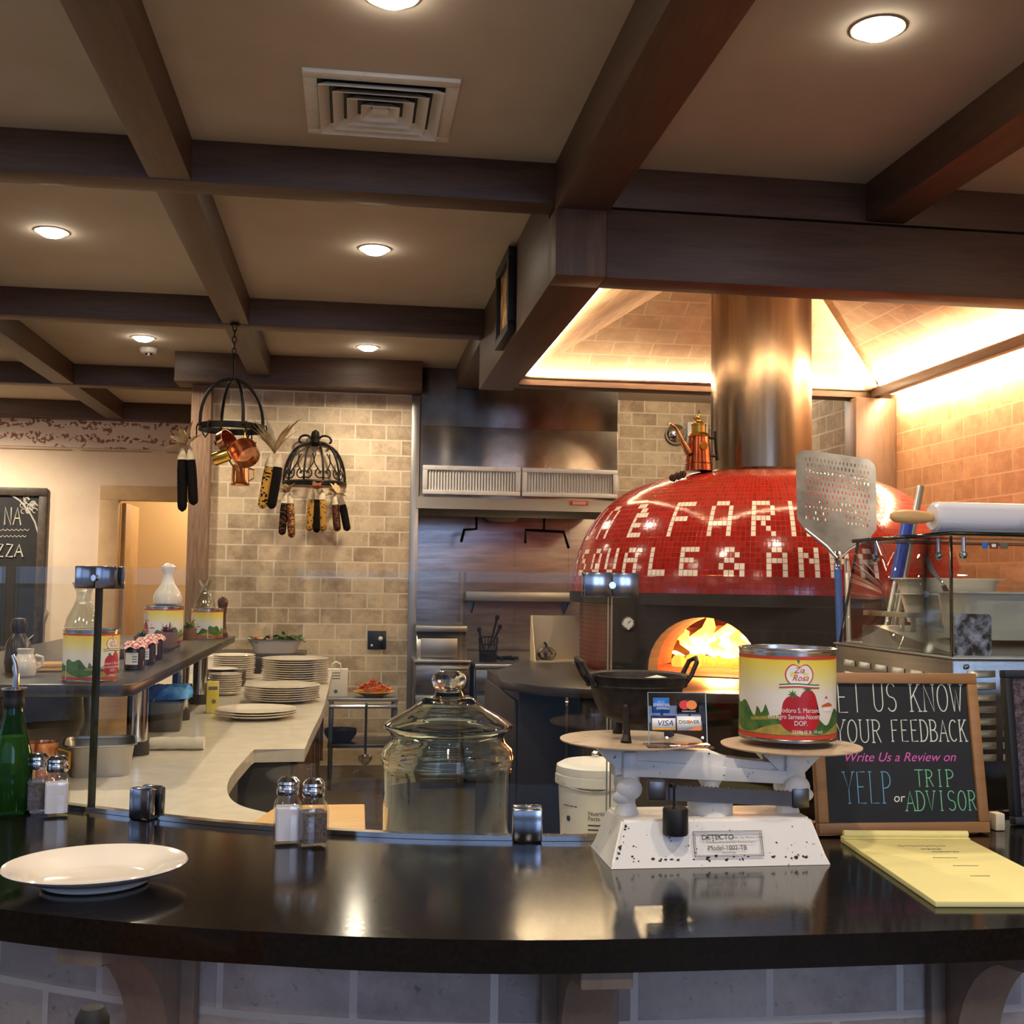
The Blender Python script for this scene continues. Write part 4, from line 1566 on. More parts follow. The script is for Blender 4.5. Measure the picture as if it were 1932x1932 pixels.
for i in range(90):
    a, q = random.uniform(0, 6.28), sqrt(random.random())
    x, y = 0.115 * q * cos(a), 0.115 * q * sin(a)
    z = 0.045 + 0.1 * (1 - q) * random.random() + 0.01
    M = tr(x, y, z) @ rot('Z', random.uniform(0, 360)) @ rot('X', random.uniform(-60, 60))
    s_ = random.uniform(0.02, 0.034)
    b.mi = random.choice((0, 0, 1))
    b.prism([(0, s_), (-s_ * 0.87, -s_ * 0.5), (s_ * 0.87, -s_ * 0.5)], 0.002, M)
g = b.build('chips', ['chips', 'ribbon_orange'], smooth=0, loc=(0.175, 8.42, 0.6555))
tag(g, 'orange tortilla chips heaped on the yellow plate', 'chips', kind='stuff')

# ------------------------------------------------------------------ corn, pot rack, wall basket
def husk_tuft(b, z0, n=14, L=0.16, spread=35, m=0):
    for i in range(n):
        b.mi = m if i % 3 else m + 1
        leaf(b, (0, 0, z0), random.uniform(0, 360), 90 - random.uniform(5, spread), L * random.uniform(0.6, 1.1), 0.022, 0.35)


def corn_bunch(name, label, loc, ears, tuft=0.15, rz=0, tuft_at=0.0, spread=40, ribbon=False):
    """ears: (dx, tilt, length, colours); hangs down from loc, husks splayed at the top."""
    t = T(name, label, 'corn', loc, rz, 'dried corn bunches')
    for dx, tilt, L, cols in ears:
        b = MB()
        M = tr(dx, 0, -0.03) @ rot('Y', tilt) @ rot('X', 180)
        nu, nv = 14, 26
        R = 0.030

        def fn(i, j):
            t_ = j / nv
            r = R * (0.85 + 0.15 * min(t_ / 0.2, 1)) * (1 - 0.12 * max(0, t_ - 0.5)) * (sqrt(max(0.02, 1 - ((t_ - 0.88) / 0.12) ** 2)) if t_ > 0.88 else 1)
            r *= 1 + 0.05 * ((i + j) % 2)
            return (r * cos(2 * pi * i / nu), r * sin(2 * pi * i / nu), 0.07 + (L - 0.07) * t_)
        fs, _ = b.grid(fn, nu, nv, closed_u=True)
        for f in fs:
            f.material_index = random.choices(range(len(cols)), [3] + [1] * (len(cols) - 1))[0]
        bmesh.ops.transform(b.bm, matrix=M, verts=b.bm.verts)
        e = b.build('ear', cols, t, smooth=60)
        b = MB()
        b.lathe([(0.006, -0.01), (0.018, 0.02), (0.028, 0.055), (0.03, 0.075), (0.0, 0.076)], 12, M)
        b.build('husk', 'husk_pale', e)
    b = MB()
    husk_tuft(b, -0.02, 18, tuft, spread)
    if tuft_at:
        bmesh.ops.transform(b.bm, matrix=rot('Y', tuft_at), verts=b.bm.verts)
    b.build('husk_leaves', ['husk', 'husk_pale'], t, smooth=0)
    if ribbon:
        b = MB()
        for k in range(9):
            leaf(b, (0, -0.03, -0.01), 40 * k, 20, 0.07, 0.018, 0.2)
        b.build('ribbon', 'ribbon_orange', t, smooth=0)
    return t


RY = 7.32
rk = T('pot_rack', 'black iron crown-shaped pot rack hanging on a chain', 'pot rack', (-0.775, RY, 2.45))
b = MB()
R = 0.205
ring = [(R * cos(2 * pi * k / 40), R * sin(2 * pi * k / 40)) for k in range(40)]
b.grid(lambda i, j: (ring[i][0] * (1, 1.0, 0.97, 0.97)[j % 4], ring[i][1] * (1, 1.0, 0.97, 0.97)[j % 4], (-0.02, 0.02, 0.02, -0.02)[j % 4]), 40, 4, closed_u=True, closed_v=True)
b.build('ring', 'iron', rk)
for a in (25, 115):
    b = MB()
    pts = [(R * cos(radians(q)) * cos(radians(a)), R * cos(radians(q)) * sin(radians(a)), 0.02 + 0.29 * sin(radians(q)) ** 0.9 if 0 < q < 180 else 0.0) for q in range(0, 181, 9)]
    b.tube(pts, 0.0105, 8)
    b.build('arch', 'iron', rk)
b = MB()
b.tube([(0, 0, 0.31), (0, 0, 0.44)], 0.008, 8)
b.build('stem', 'iron', rk)
b = MB()
z = 0.43
k = 0
while z < BZ - 2.45 - 0.03:
    L = 0.035 if k % 2 else 0.035
    if k % 2:
        b.tube([(0.012 * cos(2 * pi * q / 12), 0, z + 0.022 + 0.024 * sin(2 * pi * q / 12)) for q in range(12)], 0.0035, 6, closed=True)
    else:
        b.tube([(0, 0.012 * cos(2 * pi * q / 12), z + 0.022 + 0.024 * sin(2 * pi * q / 12)) for q in range(12)], 0.0035, 6, closed=True)
    z += 0.038
    k += 1
b.lathe([(0.03, BZ - 2.45 - 0.012), (0.03, BZ - 2.45)], 16)
b.build('chain', 'iron', rk)
for a in (0, 60, 120, 180, 235, 300):
    x, y = (R + 0.004) * cos(radians(a)), (R + 0.004) * sin(radians(a))
    ox, oy = cos(radians(a)), sin(radians(a))
    b = MB()
    b.tube([(x, y, 0.025), (x + 0.008 * ox, y + 0.008 * oy, 0.0), (x + 0.006 * ox, y + 0.006 * oy, -0.06), (x + 0.03 * ox, y + 0.03 * oy, -0.085), (x + 0.055 * ox, y + 0.055 * oy, -0.06)], 0.005, 6)
    b.build('hook', 'iron', rk)


def cup(name, label, loc, prof, M, handle=None, m='copper', cat='pot', group='copper pots on the rack'):
    t = T(name, label, cat, loc, group=group)
    b = MB()
    b.lathe(prof, 32, M)
    b.build('body', m, t)
    if handle:
        b = MB()
        b.tube([M @ Vector(p) for p in handle], 0.005, 8)
        b.build('handle', 'brass', t)
    return t


def potprof(r, h, w=0.003):
    return [(0, 0), (r * 0.9, 0), (r, 0.006), (r, h), (r - w, h), (r - w, 0.008), (0, 0.006)]


q = P(466, 862, y=7.2)
cup('copper_saucepan', 'round copper saucepan hanging bottom outward on the pot rack', q, potprof(0.085, 0.09), rot('X', 65) @ rot('Y', -12), [(0, 0.085, 0.07), (0, 0.13, 0.08), (0, 0.20, 0.085)])
q = P(424, 842, y=7.4)
cup('copper_pan', 'shallow pale copper pan hanging tilted on the pot rack', q, potprof(0.095, 0.05), rot('Y', 62) @ rot('X', 25), [(-0.09, 0, 0.04), (-0.13, 0, 0.05), (-0.18, 0, 0.06)])
q = P(402, 868, y=7.16)
cup('copper_measure', 'small shiny copper measure hanging sideways near the wood post', q, potprof(0.04, 0.1), rot('Y', 68), [(0.04, 0, 0.09), (0.08, 0, 0.1), (0.13, 0, 0.12)], 'brass')
q = P(453, 916, y=7.36)
t = cup('copper_mug', 'copper mug hanging lowest under the pot rack', q, [(0, 0), (0.056, 0), (0.06, 0.006), (0.058, 0.012), (0.055, 0.02), (0.052, 0.13), (0.049, 0.13), (0.05, 0.01), (0, 0.008)], Matrix.Identity(4), [(0.052, 0, 0.11), (0.085, 0, 0.1), (0.085, 0, 0.05), (0.054, 0, 0.03)])
corn_bunch('corn_bunch', 'dark purple dried corn pair hanging from the pot rack beside the wood post', P(350, 836, y=7.28), [(-0.02, -2, 0.40, ['corn_purple']), (0.03, -5, 0.36, ['corn_purple'])], 0.15, tuft_at=-30, spread=70)
corn_bunch('corn_bunch', 'yellow speckled and purple dried corn pair hanging between pot rack and wall basket', P(518, 850, y=7.2), [(-0.02, 8, 0.34, ['corn_gold', 'corn_purple']), (0.035, 8, 0.34, ['corn_purple'])], 0.24, spread=30)
wb = T('wall_basket', 'half-round black wrought iron scroll basket on the brick wall', 'basket', (-0.325, WBY - 0.001, 2.29))
b = MB()
R = 0.25
b.tube([(R * cos(radians(q)), -R * sin(radians(q)), 0) for q in range(0, 181, 9)], 0.014, 8)
b.tube([(-R, -0.012, 0), (R, -0.012, 0)], 0.01, 8)
b.build('rim', 'iron', wb)
for q in range(0, 181, 36):
    b = MB()
    pts = []
    for k in range(9):
        t_ = k / 8
        r = R * cos(t_ * pi / 2 * 0.92) ** 0.75
        pts.append((r * cos(radians(q)), -r * sin(radians(q)) - 0.012 * (1 - sin(radians(q))), 0.33 * sin(t_ * pi / 2 * 0.95)))
    b.tube(pts, 0.009, 8)
    b.build('rib', 'iron', wb)
for qa in (20, 54, 90, 126, 160):
    b = MB()
    for sgn in (-1, 1):
        pts = []
        for k in range(22):
            th = k / 21 * 2.4 * pi
            rr = 0.012 + 0.035 * k / 21
            u, w = sgn * (0.055 - rr * cos(th)), 0.06 + rr * sin(th)
            a = radians(qa) + u / R
            Rz = R * cos(min(w / 0.36, 1) * pi / 2 * 0.9) ** 0.6 + 0.0
            pts.append((Rz * cos(a), -Rz * sin(a) - 0.012, w))
        b.tube(pts, 0.0055, 6)
        pts2 = []
        for k in range(14):
            t_ = k / 13
            w = 0.06 + 0.17 * t_
            u = sgn * (0.03 + 0.028 * cos(1.5 * pi * t_))
            a = radians(qa) + u / R * (1 - 0.4 * t_)
            Rz = R * cos(min(w / 0.36, 1) * pi / 2 * 0.9) ** 0.6
            pts2.append((Rz * cos(a), -Rz * sin(a) - 0.012, w))
        b.tube(pts2, 0.005, 6)
    b.build('scroll', 'iron', wb)
b = MB()
b.lathe([(0.03, 0.30), (0.05, 0.33), (0.03, 0.36), (0.035, 0.39), (0.03, 0.42), (0, 0.44)], 14, tr(0, -0.06, 0))
for s_ in (-1, 1):
    b.tube([(s_ * (0.03 + 0.06 * k / 14 * cos(k / 14 * 0) + 0.03 * (1 - cos(k / 14 * 1.6 * pi))), -0.06, 0.36 + 0.03 * sin(k / 14 * 1.6 * pi)) for k in range(15)], 0.009, 8)
b.build('finial', 'iron', wb)
corn_bunch('corn_bunch', 'brown and gold dried corn pair under the basket, nearest the pot rack', P(542, 925, y=9.2), [(-0.015, 3, 0.33, ['corn_purple', 'corn_brown']), (0.02, -4, 0.35, ['corn_brown', 'corn_gold'])], 0.10, spread=80)
corn_bunch('corn_bunch', 'golden dried corn pair with an orange ribbon under the wall basket', P(598, 918, y=9.18), [(-0.035, 3, 0.33, ['corn_gold', 'corn_brown']), (0.005, 0, 0.34, ['corn_purple']), (0.04, -3, 0.33, ['corn_gold', 'corn_brown'])], 0.08, spread=80, ribbon=True)
corn_bunch('corn_bunch', 'dark dried corn pair under the basket, nearest the steel hood', P(636, 928, y=9.2), [(-0.02, -6, 0.29, ['corn_brown', 'corn_purple']), (0.03, -12, 0.29, ['corn_purple'])], 0.12, spread=80)
# framed picture on the canopy side
fp = T('framed_picture', 'narrow dark-framed picture hung on the side of the oven canopy', 'picture', (0.8195, 6.1, 2.82), 0)
b = MB()
for q in ((-0.27, 0.27, 0.0, 0.05), (-0.27, 0.27, 0.40, 0.45), (-0.27, -0.22, 0.05, 0.40), (0.22, 0.27, 0.05, 0.40)):
    b.box(-0.045, 0.0, q[0], q[1], q[2], q[3], 0.004)
b.build('frame', 'black', fp)
mat('picture_print', '#c9a063', 0.6, col2='#5b3a22', scale=9, lo=0.35, hi=0.62)
b = MB()
b.box(-0.02, -0.001, -0.221, 0.221, 0.049, 0.401)
b.build('print', 'picture_print', fp)

# ------------------------------------------------------------------ tomato tins
def tin_label_mat():
    k = NT('tin_label')
    z = k.n('SeparateXYZ')
    k.l(k.coord('Object'), z.inputs[0])
    mr = k.n('MapRange', x1=0.0, x2=0.15, x3=0.0, x4=1.0)
    k.l(z.outputs[2], mr.inputs[0])
    c = k.ramp(mr.outputs[0], [(0.50, S('#ebe5da')), (0.70, S('#eee08c')), (0.90, S('#f2d21e'))])
    k.l(c, k.b.inputs['Base Color'])
    k.b.inputs['Roughness'].default_value = 0.35
    MATS['tin_label'] = k.m


tin_label_mat()
mat('hill_green', '#2f5f2c', 0.5, col2='#5a7a38', scale=60)
mat('hill_tan', '#b79a4a', 0.5, col2='#8a8a3c', scale=60)
mat('tomato', '#c4242a', 0.35, col2='#a81c22', scale=30)
mat('print_white', '#f2efe8', 0.5)
mat('print_red', '#b23a3a', 0.5)
mat('print_green', '#3f7d52', 0.5)
mat('print_orange', '#c9622f', 0.5)
TR, TH = 0.0775, 0.148


def wrap(R):
    return lambda u, v: (R * sin(u / R), -R * cos(u / R), v)


def cyl_patch(b, R, us, f0, f1):
    """Patch on the tin wall between two height curves."""
    for a, c in zip(us, us[1:]):
        w = wrap(R)
        b.poly([w(a, f0(a)), w(c, f0(c)), w(c, f1(c)), w(a, f1(a))])


def lin(a, c, n):
    return [a + (c - a) * k / n for k in range(n + 1)]


def tin(label, loc, rz, scale=1.0):
    t = T('tomato_tin', label, 'tin', loc, rz, 'tomato tins')
    t.scale = (scale,) * 3
    b = MB()
    b.lathe([(0, 0.004), (TR - 0.003, 0.004), (TR - 0.003, 0), (TR + 0.0012, 0.001), (TR + 0.0012, 0.0045), (TR, 0.006), (TR, TH - 0.006), (TR + 0.0012, TH - 0.0045), (TR + 0.0012, TH - 0.001), (TR - 0.001, TH), (TR - 0.003, TH - 0.001), (TR - 0.003, TH - 0.005), (0, TH - 0.005)], 64)
    b.build('can', 'tin_metal', t)
    b = MB()
    b.lathe([(TR + 0.0003, 0.006), (TR + 0.0003, TH - 0.012)], 64, cap=False)
    lab = b.build('paper_label', 'tin_label', t)
    for face in (0, 1):
        off = face * pi * TR
        b = MB()
        R = TR + 0.0005
        b.mi = 0
        U = lin(-0.121, 0.121, 60)

        def hill(u):
            return 0.042 + 0.010 * sin(u * 60 + 1) + 0.006 * sin(u * 150) + (0.012 if u < -0.03 else 0) + max(0, 0.022 - abs(u + 0.047) * 4) + max(0, 0.02 - abs(u + 0.03) * 5)
        cyl_patch(b, R, U, lambda u: 0.012, hill)
        b.mi = 1
        cyl_patch(b, R + 0.0001, U, lambda u: 0.012, lambda u: 0.022 + 0.008 * sin(u * 50 + 2))
        cyl_patch(b, R + 0.0001, lin(-0.06, 0.0, 12), lambda u: 0.033 + 0.1 * (u + 0.06), lambda u: 0.038 + 0.12 * (u + 0.06))
        b.mi = 2
        cyl_patch(b, R + 0.0001, U, lambda u: 0.0062, lambda u: 0.0135)
        cyl_patch(b, R + 0.0001, U, lambda u: TH - 0.0165, lambda u: TH - 0.0115)
        b.mi = 3
        tx = 0.025
        for cx, top, w, lean in ((tx - 0.012, 0.076, 0.024, 0.004), (tx + 0.011, 0.085, 0.021, -0.003)):
            V = lin(-1, 1, 20)
            base = 0.018
            for s0, s1 in zip(V, V[1:]):
                e0, e1 = sqrt(max(0, 1 - s0 * s0)), sqrt(max(0, 1 - s1 * s1))
                w_ = wrap(R + 0.0002)
                mid = 0.045
                b.poly([w_(cx + s0 * w, mid - (mid - base) * e0), w_(cx + s1 * w, mid - (mid - base) * e1), w_(cx + s1 * w * 0.8, mid + (top - mid) * e1 ** 0.7), w_(cx + s0 * w * 0.8, mid + (top - mid) * e0 ** 0.7)])
        b.mi = 0
        for cx, cz in ((tx - 0.014, 0.077), (tx + 0.010, 0.086)):
            for a in range(0, 360, 45):
                w_ = wrap(R + 0.0003)
                ca, sa = cos(radians(a)), sin(radians(a))
                b.poly([w_(cx - sa * 0.0018, cz + ca * 0.0018), w_(cx + ca * 0.008, cz + sa * 0.008), w_(cx + sa * 0.0018, cz - ca * 0.0018)])
        # apple-shaped emblem
        ex, ez, er = 0.022, 0.108, 0.022

        def heart(s, k):
            a = 2 * pi * s
            x = sin(a) * er * 0.95 * k
            zz = cos(a) * er * 0.8 * k
            if cos(a) > 0:
                zz -= 0.006 * k * max(0, 1 - abs(x) / (er * 0.5))
            return x, zz
        for k, m in ((1.1, 2), (1.0, 4)):
            b.mi = m
            w_ = wrap(R + (0.0002 if m == 2 else 0.0003))
            for i in range(36):
                x0, z0 = heart(i / 36, k)
                x1, z1 = heart((i + 1) / 36, k)
                b.poly([w_(ex, ez), w_(ex + x1, ez + z1), w_(ex + x0, ez + z0)])
        b.mi = 5
        w_ = wrap(R + 0.0004)
        b.poly([w_(ex - 0.001, ez + 0.017), w_(ex - 0.006, ez + 0.026), w_(ex + 0.0005, ez + 0.024)])
        for i, m in enumerate((5, 4, 2)):
            b.mi = m
            z0 = 0.094 - i * 0.0022
            cyl_patch(b, R + 0.0004, lin(ex - 0.032, ex + 0.034, 16), lambda u: z0 - 0.0022 + 0.001 * sin(u * 90), lambda u: z0 + 0.001 * sin(u * 90))
        # farmhouse
        b.mi = 4
        cyl_patch(b, R + 0.0002, lin(0.064, 0.085, 4), lambda u: 0.05, lambda u: 0.058)
        cyl_patch(b, R + 0.0002, lin(0.069, 0.074, 2), lambda u: 0.058, lambda u: 0.070)
        b.mi = 6
        cyl_patch(b, R + 0.0003, lin(0.061, 0.087, 6), lambda u: 0.057, lambda u: 0.064 - abs(u - 0.075) * 0.3)
        cyl_patch(b, R + 0.0003, lin(0.068, 0.075, 4), lambda u: 0.070, lambda u: 0.075 - abs(u - 0.0715) * 1.2)
        b.mi = 4

        def T_(body, sz, u, v, sh_=0.0, m=4, sx=1.0):
            b.mi = m
            b.text(body, sz, None, sh_, 'CENTER', lambda x, y: wrap(R + 0.0007)(x + u, y + v), sx)
        T_('Zia', 0.013, ex - 0.001, 0.115, 0.4, 2)
        T_('Rosa', 0.0135, ex + 0.001, 0.103, 0.4, 2)
        T_('Pomodoro S. Marzano', 0.0105, 0.018, 0.052, 0, 4, 0.82)
        T_("dell'Agro Sarnese-Nocerino", 0.0105, 0.018, 0.042, 0, 4, 0.78)
        T_('DOP.', 0.0105, 0.024, 0.032, 0, 4, 0.9)
        T_('2550g (5 lb 10 oz)', 0.0072, 0.036, 0.0185, 0, 4)
        if face:
            bmesh.ops.transform(b.bm, matrix=rot('Z', 180), verts=b.bm.verts)
        b.build('label_print', ['hill_green', 'hill_tan', 'label_red', 'tomato', 'print_white', 'print_green', 'print_orange'], lab, smooth=0, fixn=False)
    return t


tin('yellow tomato tin standing on the dish of the white scale', (0.7115, 1.80, 1.2535), radians(-23.5))
SZ = PT + 0.2905
tin('yellow tomato tin under the glass carafe at the near end of the stone shelf', (P(170, 1290, y=3.46).x, 3.46, SZ), radians(44))
WBZ = SZ + 0.036
tin('yellow tomato tin under the white ceramic bottle', (P(308, 1200, y=4.85).x, 4.85, WBZ), radians(100))
tin('yellow tomato tin under the small glass decanter', (P(390, 1200, y=5.9).x, 5.9, SZ), radians(100))
bdp = T('wooden_riser', 'long brown wooden riser board on the stone shelf', 'board', (-0.885, 4.75, SZ))
b = MB()
b.box(-0.13, 0.14, -0.36, 0.46, 0.0, 0.035, 0.004)
b.build('board', 'walnut', bdp)


def carafe(name, label, loc, s=1.0):
    t = T(name, label, 'carafe', loc, group='glass carafes')
    b = MB()
    pr = [(0, 0.0), (0.05, 0.0), (0.056, 0.006), (0.05, 0.035), (0.03, 0.075), (0.022, 0.10), (0.024, 0.12), (0.038, 0.15)]
    pin = [(0.035, 0.15), (0.021, 0.12), (0.019, 0.10), (0.027, 0.075), (0.047, 0.035), (0.052, 0.008), (0, 0.006)]
    b.lathe([(r * s, z * s) for r, z in pr + pin], 32)
    b.build('vessel', 'glass_thin', t)
    return t


tz = SZ + TH
carafe('glass_carafe', 'clear glass carafe on the tin at the near end of the shelf', (P(152, 1290, y=3.44).x, 3.44, tz), 0.9)
carafe('glass_carafe', 'small clear glass decanter on the tin farthest along the shelf', (P(385, 1200, y=5.9).x, 5.9, tz), 0.95)
b = MB()
b.lathe([(0, 0), (0.045, 0), (0.055, 0.01), (0.058, 0.035), (0.05, 0.06), (0.028, 0.09), (0.02, 0.115), (0.02, 0.135), (0.03, 0.15), (0.03, 0.162), (0.02, 0.172), (0, 0.178)], 36)
tag(b.build('ceramic_bottle', 'china_cream', loc=(P(314, 1200, y=4.85).x, 4.85, WBZ + TH)), 'white ceramic bottle with a knob top standing on a tomato tin', 'bottle')

mat('gingham', '#c4564a', 0.8, col2='#ecdcd2', scale=110, lo=0.48, hi=0.52)
for i, (px, yy) in enumerate(((254, 3.86), (275, 4.10), (290, 4.34))):
    lb = ('jam jar with a red gingham lid nearest the big tomato tin', 'middle jam jar with a red gingham lid in the row of three', 'jam jar with a red gingham lid nearest the wooden riser')[i]
    t = T('jam_jar', lb, 'jar', (P(px, 1245, y=yy).x, yy, SZ), radians(-10), 'jam jars with gingham lids')
    b = MB()
    b.lathe([(0, 0), (0.03, 0), (0.033, 0.004), (0.033, 0.066), (0.029, 0.075), (0.029, 0.082), (0, 0.082)], 28)
    b.build('jar_body', 'jam', t)
    b = MB()
    b.lathe([(0.041, 0.072), (0.036, 0.08), (0.031, 0.088), (0.028, 0.092), (0, 0.093)], 28, cap=False)
    for v in b.bm.verts:
        if v.co.z < 0.082:
            a = atan2(v.co.y, v.co.x)
            v.co.z += 0.004 * sin(7 * a)
    b.build('cloth_lid', 'gingham', t)
    b = MB()
    cyl_patch(b, 0.0334, lin(-0.022, 0.022, 10), lambda u: 0.018, lambda u: 0.056)
    b.mi = 1
    for k in range(3):
        cyl_patch(b, 0.0337, lin(0.004, 0.019, 3), lambda u: 0.042 - k * 0.008, lambda u: 0.045 - k * 0.008)
    b.build('paper_label', ['label_white', 'text_grey'], t, fixn=False)


def potted(label, loc, s, m, n=26, spiky=False):
    t = T('potted_succulent', label, 'plant', loc, group='small potted succulents')
    b = MB()
    b.lathe([(0, 0), (0.03 * s, 0), (0.04 * s, 0.05 * s), (0.04 * s, 0.058 * s), (0.035 * s, 0.058 * s), (0.034 * s, 0.048 * s), (0, 0.048 * s)], 24)
    b.build('pot', 'terracotta', t)
    b = MB()
    for i in range(n):
        leaf(b, (random.uniform(-.015, .015) * s, random.uniform(-.015, .015) * s, 0.048 * s), random.uniform(0, 360), random.uniform(20, 85), random.uniform(0.03, 0.05) * s, (0.004 if spiky else 0.008) * s, 0.15)
    b.build('leaves', m, t, smooth=0)


potted('small succulent with dark red leaves in a brown pot on the wooden riser', (P(316, 1206, y=4.5).x, 4.5, WBZ), 1.0, 'leaf_red', 34, True)
potted('small green plant in a brown pot between the tins on the riser', (P(355, 1203, y=5.0).x, 5.0, WBZ), 0.9, 'leaf')
potted('small green succulent just behind the jam jars', (P(268, 1206, y=4.47).x, 4.47, WBZ), 0.75, 'leaf_dark')
pm = T('pepper_mill', 'tall turned dark wood pepper mill at the far end of the shelf', 'pepper mill', (-0.66, 6.05, SZ))
b = MB()
b.lathe([(0, 0), (0.03, 0), (0.031, 0.012), (0.024, 0.03), (0.019, 0.07), (0.018, 0.11), (0.023, 0.145), (0.022, 0.15), (0, 0.15)], 24)
b.build('base', 'walnut', pm)
b = MB()
b.lathe([(0.022, 0.1505), (0.026, 0.165), (0.027, 0.185), (0.018, 0.2), (0, 0.203)], 24)
b.build('head', 'walnut', pm)
b = MB()
b.ball((0, 0, 0.207), 0.007, 12, 8)
b.build('nut', 'chrome', pm)
b = MB()
b.lathe([(0, 0), (0.05, 0), (0.085, 0.012), (0.082, 0.014), (0.05, 0.004), (0, 0.004)], 32)
tag(b.build('saucer', 'china', loc=(-0.70, 6.5, 0.936 + 0.055)), 'small white saucer beyond the pepper mill', 'saucer')
b = MB()
b.box(-0.12, 0.12, -0.1, 0.1, 0, 0.08, 0.01)
tag(b.build('storage_box', 'cabinet_dark', loc=(-0.70, 6.5, PT + 0.0005)), 'dark box under the small white saucer', 'box')
# things at the shelf end by the far chalkboard
q = P(60, 1278, y=3.7)
t = T('ceramic_jug', 'small white ceramic jug beside the big tomato tin', 'jug', (q.x, 3.62, SZ))
b = MB()
b.lathe([(0, 0), (0.03, 0), (0.036, 0.02), (0.032, 0.045), (0.022, 0.065), (0.026, 0.08), (0.023, 0.08), (0.019, 0.065), (0, 0.05)], 24)
b.build('body', 'china_cream', t)
b = MB()
b.tube([(0.028, 0, 0.06), (0.05, 0, 0.055), (0.05, 0, 0.03), (0.034, 0, 0.02)], 0.005, 8)
b.build('handle', 'china_cream', t)
b = MB()
b.box(-0.06, 0.06, -0.04, 0.04, 0, 0.012, 0.004)
b.box(-0.06, 0.06, -0.04, -0.034, 0.012, 0.026, 0.002)
b.box(-0.06, 0.06, 0.034, 0.04, 0.012, 0.026, 0.002)
tag(b.build('wooden_tray', 'oak_light', loc=(P(95, 1275, y=3.8).x, 3.8, SZ), rz=0.3), 'small pale wooden tray behind the white jug', 'tray')
b = MB()
b.lathe([(0, 0), (0.035, 0), (0.04, 0.03), (0.036, 0.09), (0.018, 0.12), (0.026, 0.14), (0.02, 0.165), (0, 0.17)], 20)
tag(b.build('dark_figurine', 'stone_dark', loc=(P(32, 1280, y=3.75).x, 3.75, SZ)), 'dark rounded figurine at the shelf edge by the chalkboard', 'figurine')

# ------------------------------------------------------------------ plates and things on the prep counter
def plate_mesh(r):
    b = MB()
    b.lathe([(0, 0.0), (r * 0.55, 0.0), (r * 0.6, 0.003), (r * 0.97, 0.016), (r, 0.0185), (r * 0.98, 0.020), (r * 0.66, 0.008), (0, 0.006)], 44)
    return b


ORD = ['topmost', 'second', 'third', 'fourth', 'fifth', 'sixth', 'seventh', 'eighth', 'ninth', 'tenth', 'eleventh', 'twelfth', 'thirteenth']


def stack(x, y, r, n, what, group, step=0.0105):
    base = None
    for i in range(n):
        lb = (ORD[n - 1 - i] + (' white plate ' if i == n - 1 else ' white plate from the top ') + what)
        z = PT + 0.0005 + i * step
        jx, jy = random.uniform(-.003, .003), random.uniform(-.003, .003)
        if base is None:
            base = tag(plate_mesh(r).build('dinner_plate', 'china_cream', loc=(x + jx, y + jy, z)), lb, 'plate', group)
        else:
            c = copy_tree(base, loc=(x + jx, y + jy, z))
            c['label'] = lb


q = P(480, 1352, z=PT)
stack(q.x + 0.01, 5.0, 0.172, 3, 'of the lowest stack nearest the counter end', 'plates in the low near stack')
q = P(530, 1330, z=PT)
stack(-0.325, 5.66, 0.182, 7, 'of the middle stack at the counter edge', 'plates in the middle stack')
stack(-0.31, 6.65, 0.188, 11, 'of the tallest stack by the brick wall', 'plates in the tall far stack', 0.0125)
stack(P(424, 1310, y=5.98).x, 5.98, 0.085, 9, 'of the small stack just behind the yellow carton', 'small plates in the near small stack', 0.011)
stack(P(440, 1295, y=6.92).x, 6.92, 0.125, 11, 'of the small stack half hidden behind a chrome post', 'small plates in the far small stack', 0.0125)


def pan(name, label, cat, loc, w, d, h, rz, m='steel_brush', group=None, taper=0.85):
    t = T(name, label, cat, loc, rz, group)
    b = MB()
    n = 40
    lv = [(taper, 0), (0.97, h * 0.9), (1.0, h), (1.06, h), (1.06, h - 0.004), (0.985, h - 0.006), (0.96, h * 0.9), (taper * 0.98, 0.004)]
    b.grid(lambda i, j: (*rect_ring(2 * pi * i / n, lv[j][0] * w / 2, lv[j][0] * d / 2), lv[j][1]), n, len(lv) - 1, closed_u=True)
    for s_, z in ((taper, 0), (taper * 0.98, 0.004)):
        b.poly([(*rect_ring(2 * pi * i / n, s_ * w / 2, s_ * d / 2), z) for i in range(n)])
    b.build('vessel', m, t)
    return t


pan('steel_pan', 'rounded stainless pan on the white counter behind the salt shakers', 'pan', (P(168, 1472, z=PT).x, 3.62, PT + 0.0005), 0.20, 0.22, 0.095, 0.2)
pan('steel_bin', 'grey steel food bin under the stone shelf behind the first chrome post', 'bin', (P(303, 1383, z=PT).x, 4.62, PT + 0.0005), 0.14, 0.2, 0.115, 0.1, 'steel_dark')
b = MB()
pl = []
b.grid(lambda i, j: (0.115 * cos(2 * pi * i / 28) + 0.02 * sin(5 * i), 0.075 * sin(2 * pi * i / 28), 0) if j == 0 else ((1 - 0.25 * (j / 6) ** 2) * (0.115 * cos(2 * pi * i / 28)) + 0.01 * sin(3 * i + j), (1 - 0.3 * (j / 6)) * 0.075 * sin(2 * pi * i / 28), 0.045 * sin(pi / 2 * j / 6) + 0.008 * sin(4 * i + 2 * j)) if j < 6 else (0.02 * cos(2 * pi * i / 28), 0.015 * sin(2 * pi * i / 28), 0.05), 28, 6, closed_u=True)
b.build('blue_gloves', 'blue_cloth', loc=(P(322, 1290, y=4.7).x, 4.66, PT + 0.118), smooth=80, rz=0.5)
COL.objects['blue_gloves'].scale = (0.8, 0.95, 1.05)
tag(COL.objects['blue_gloves'], 'crumpled blue gloves on the grey steel bin', 'gloves')
b = MB()
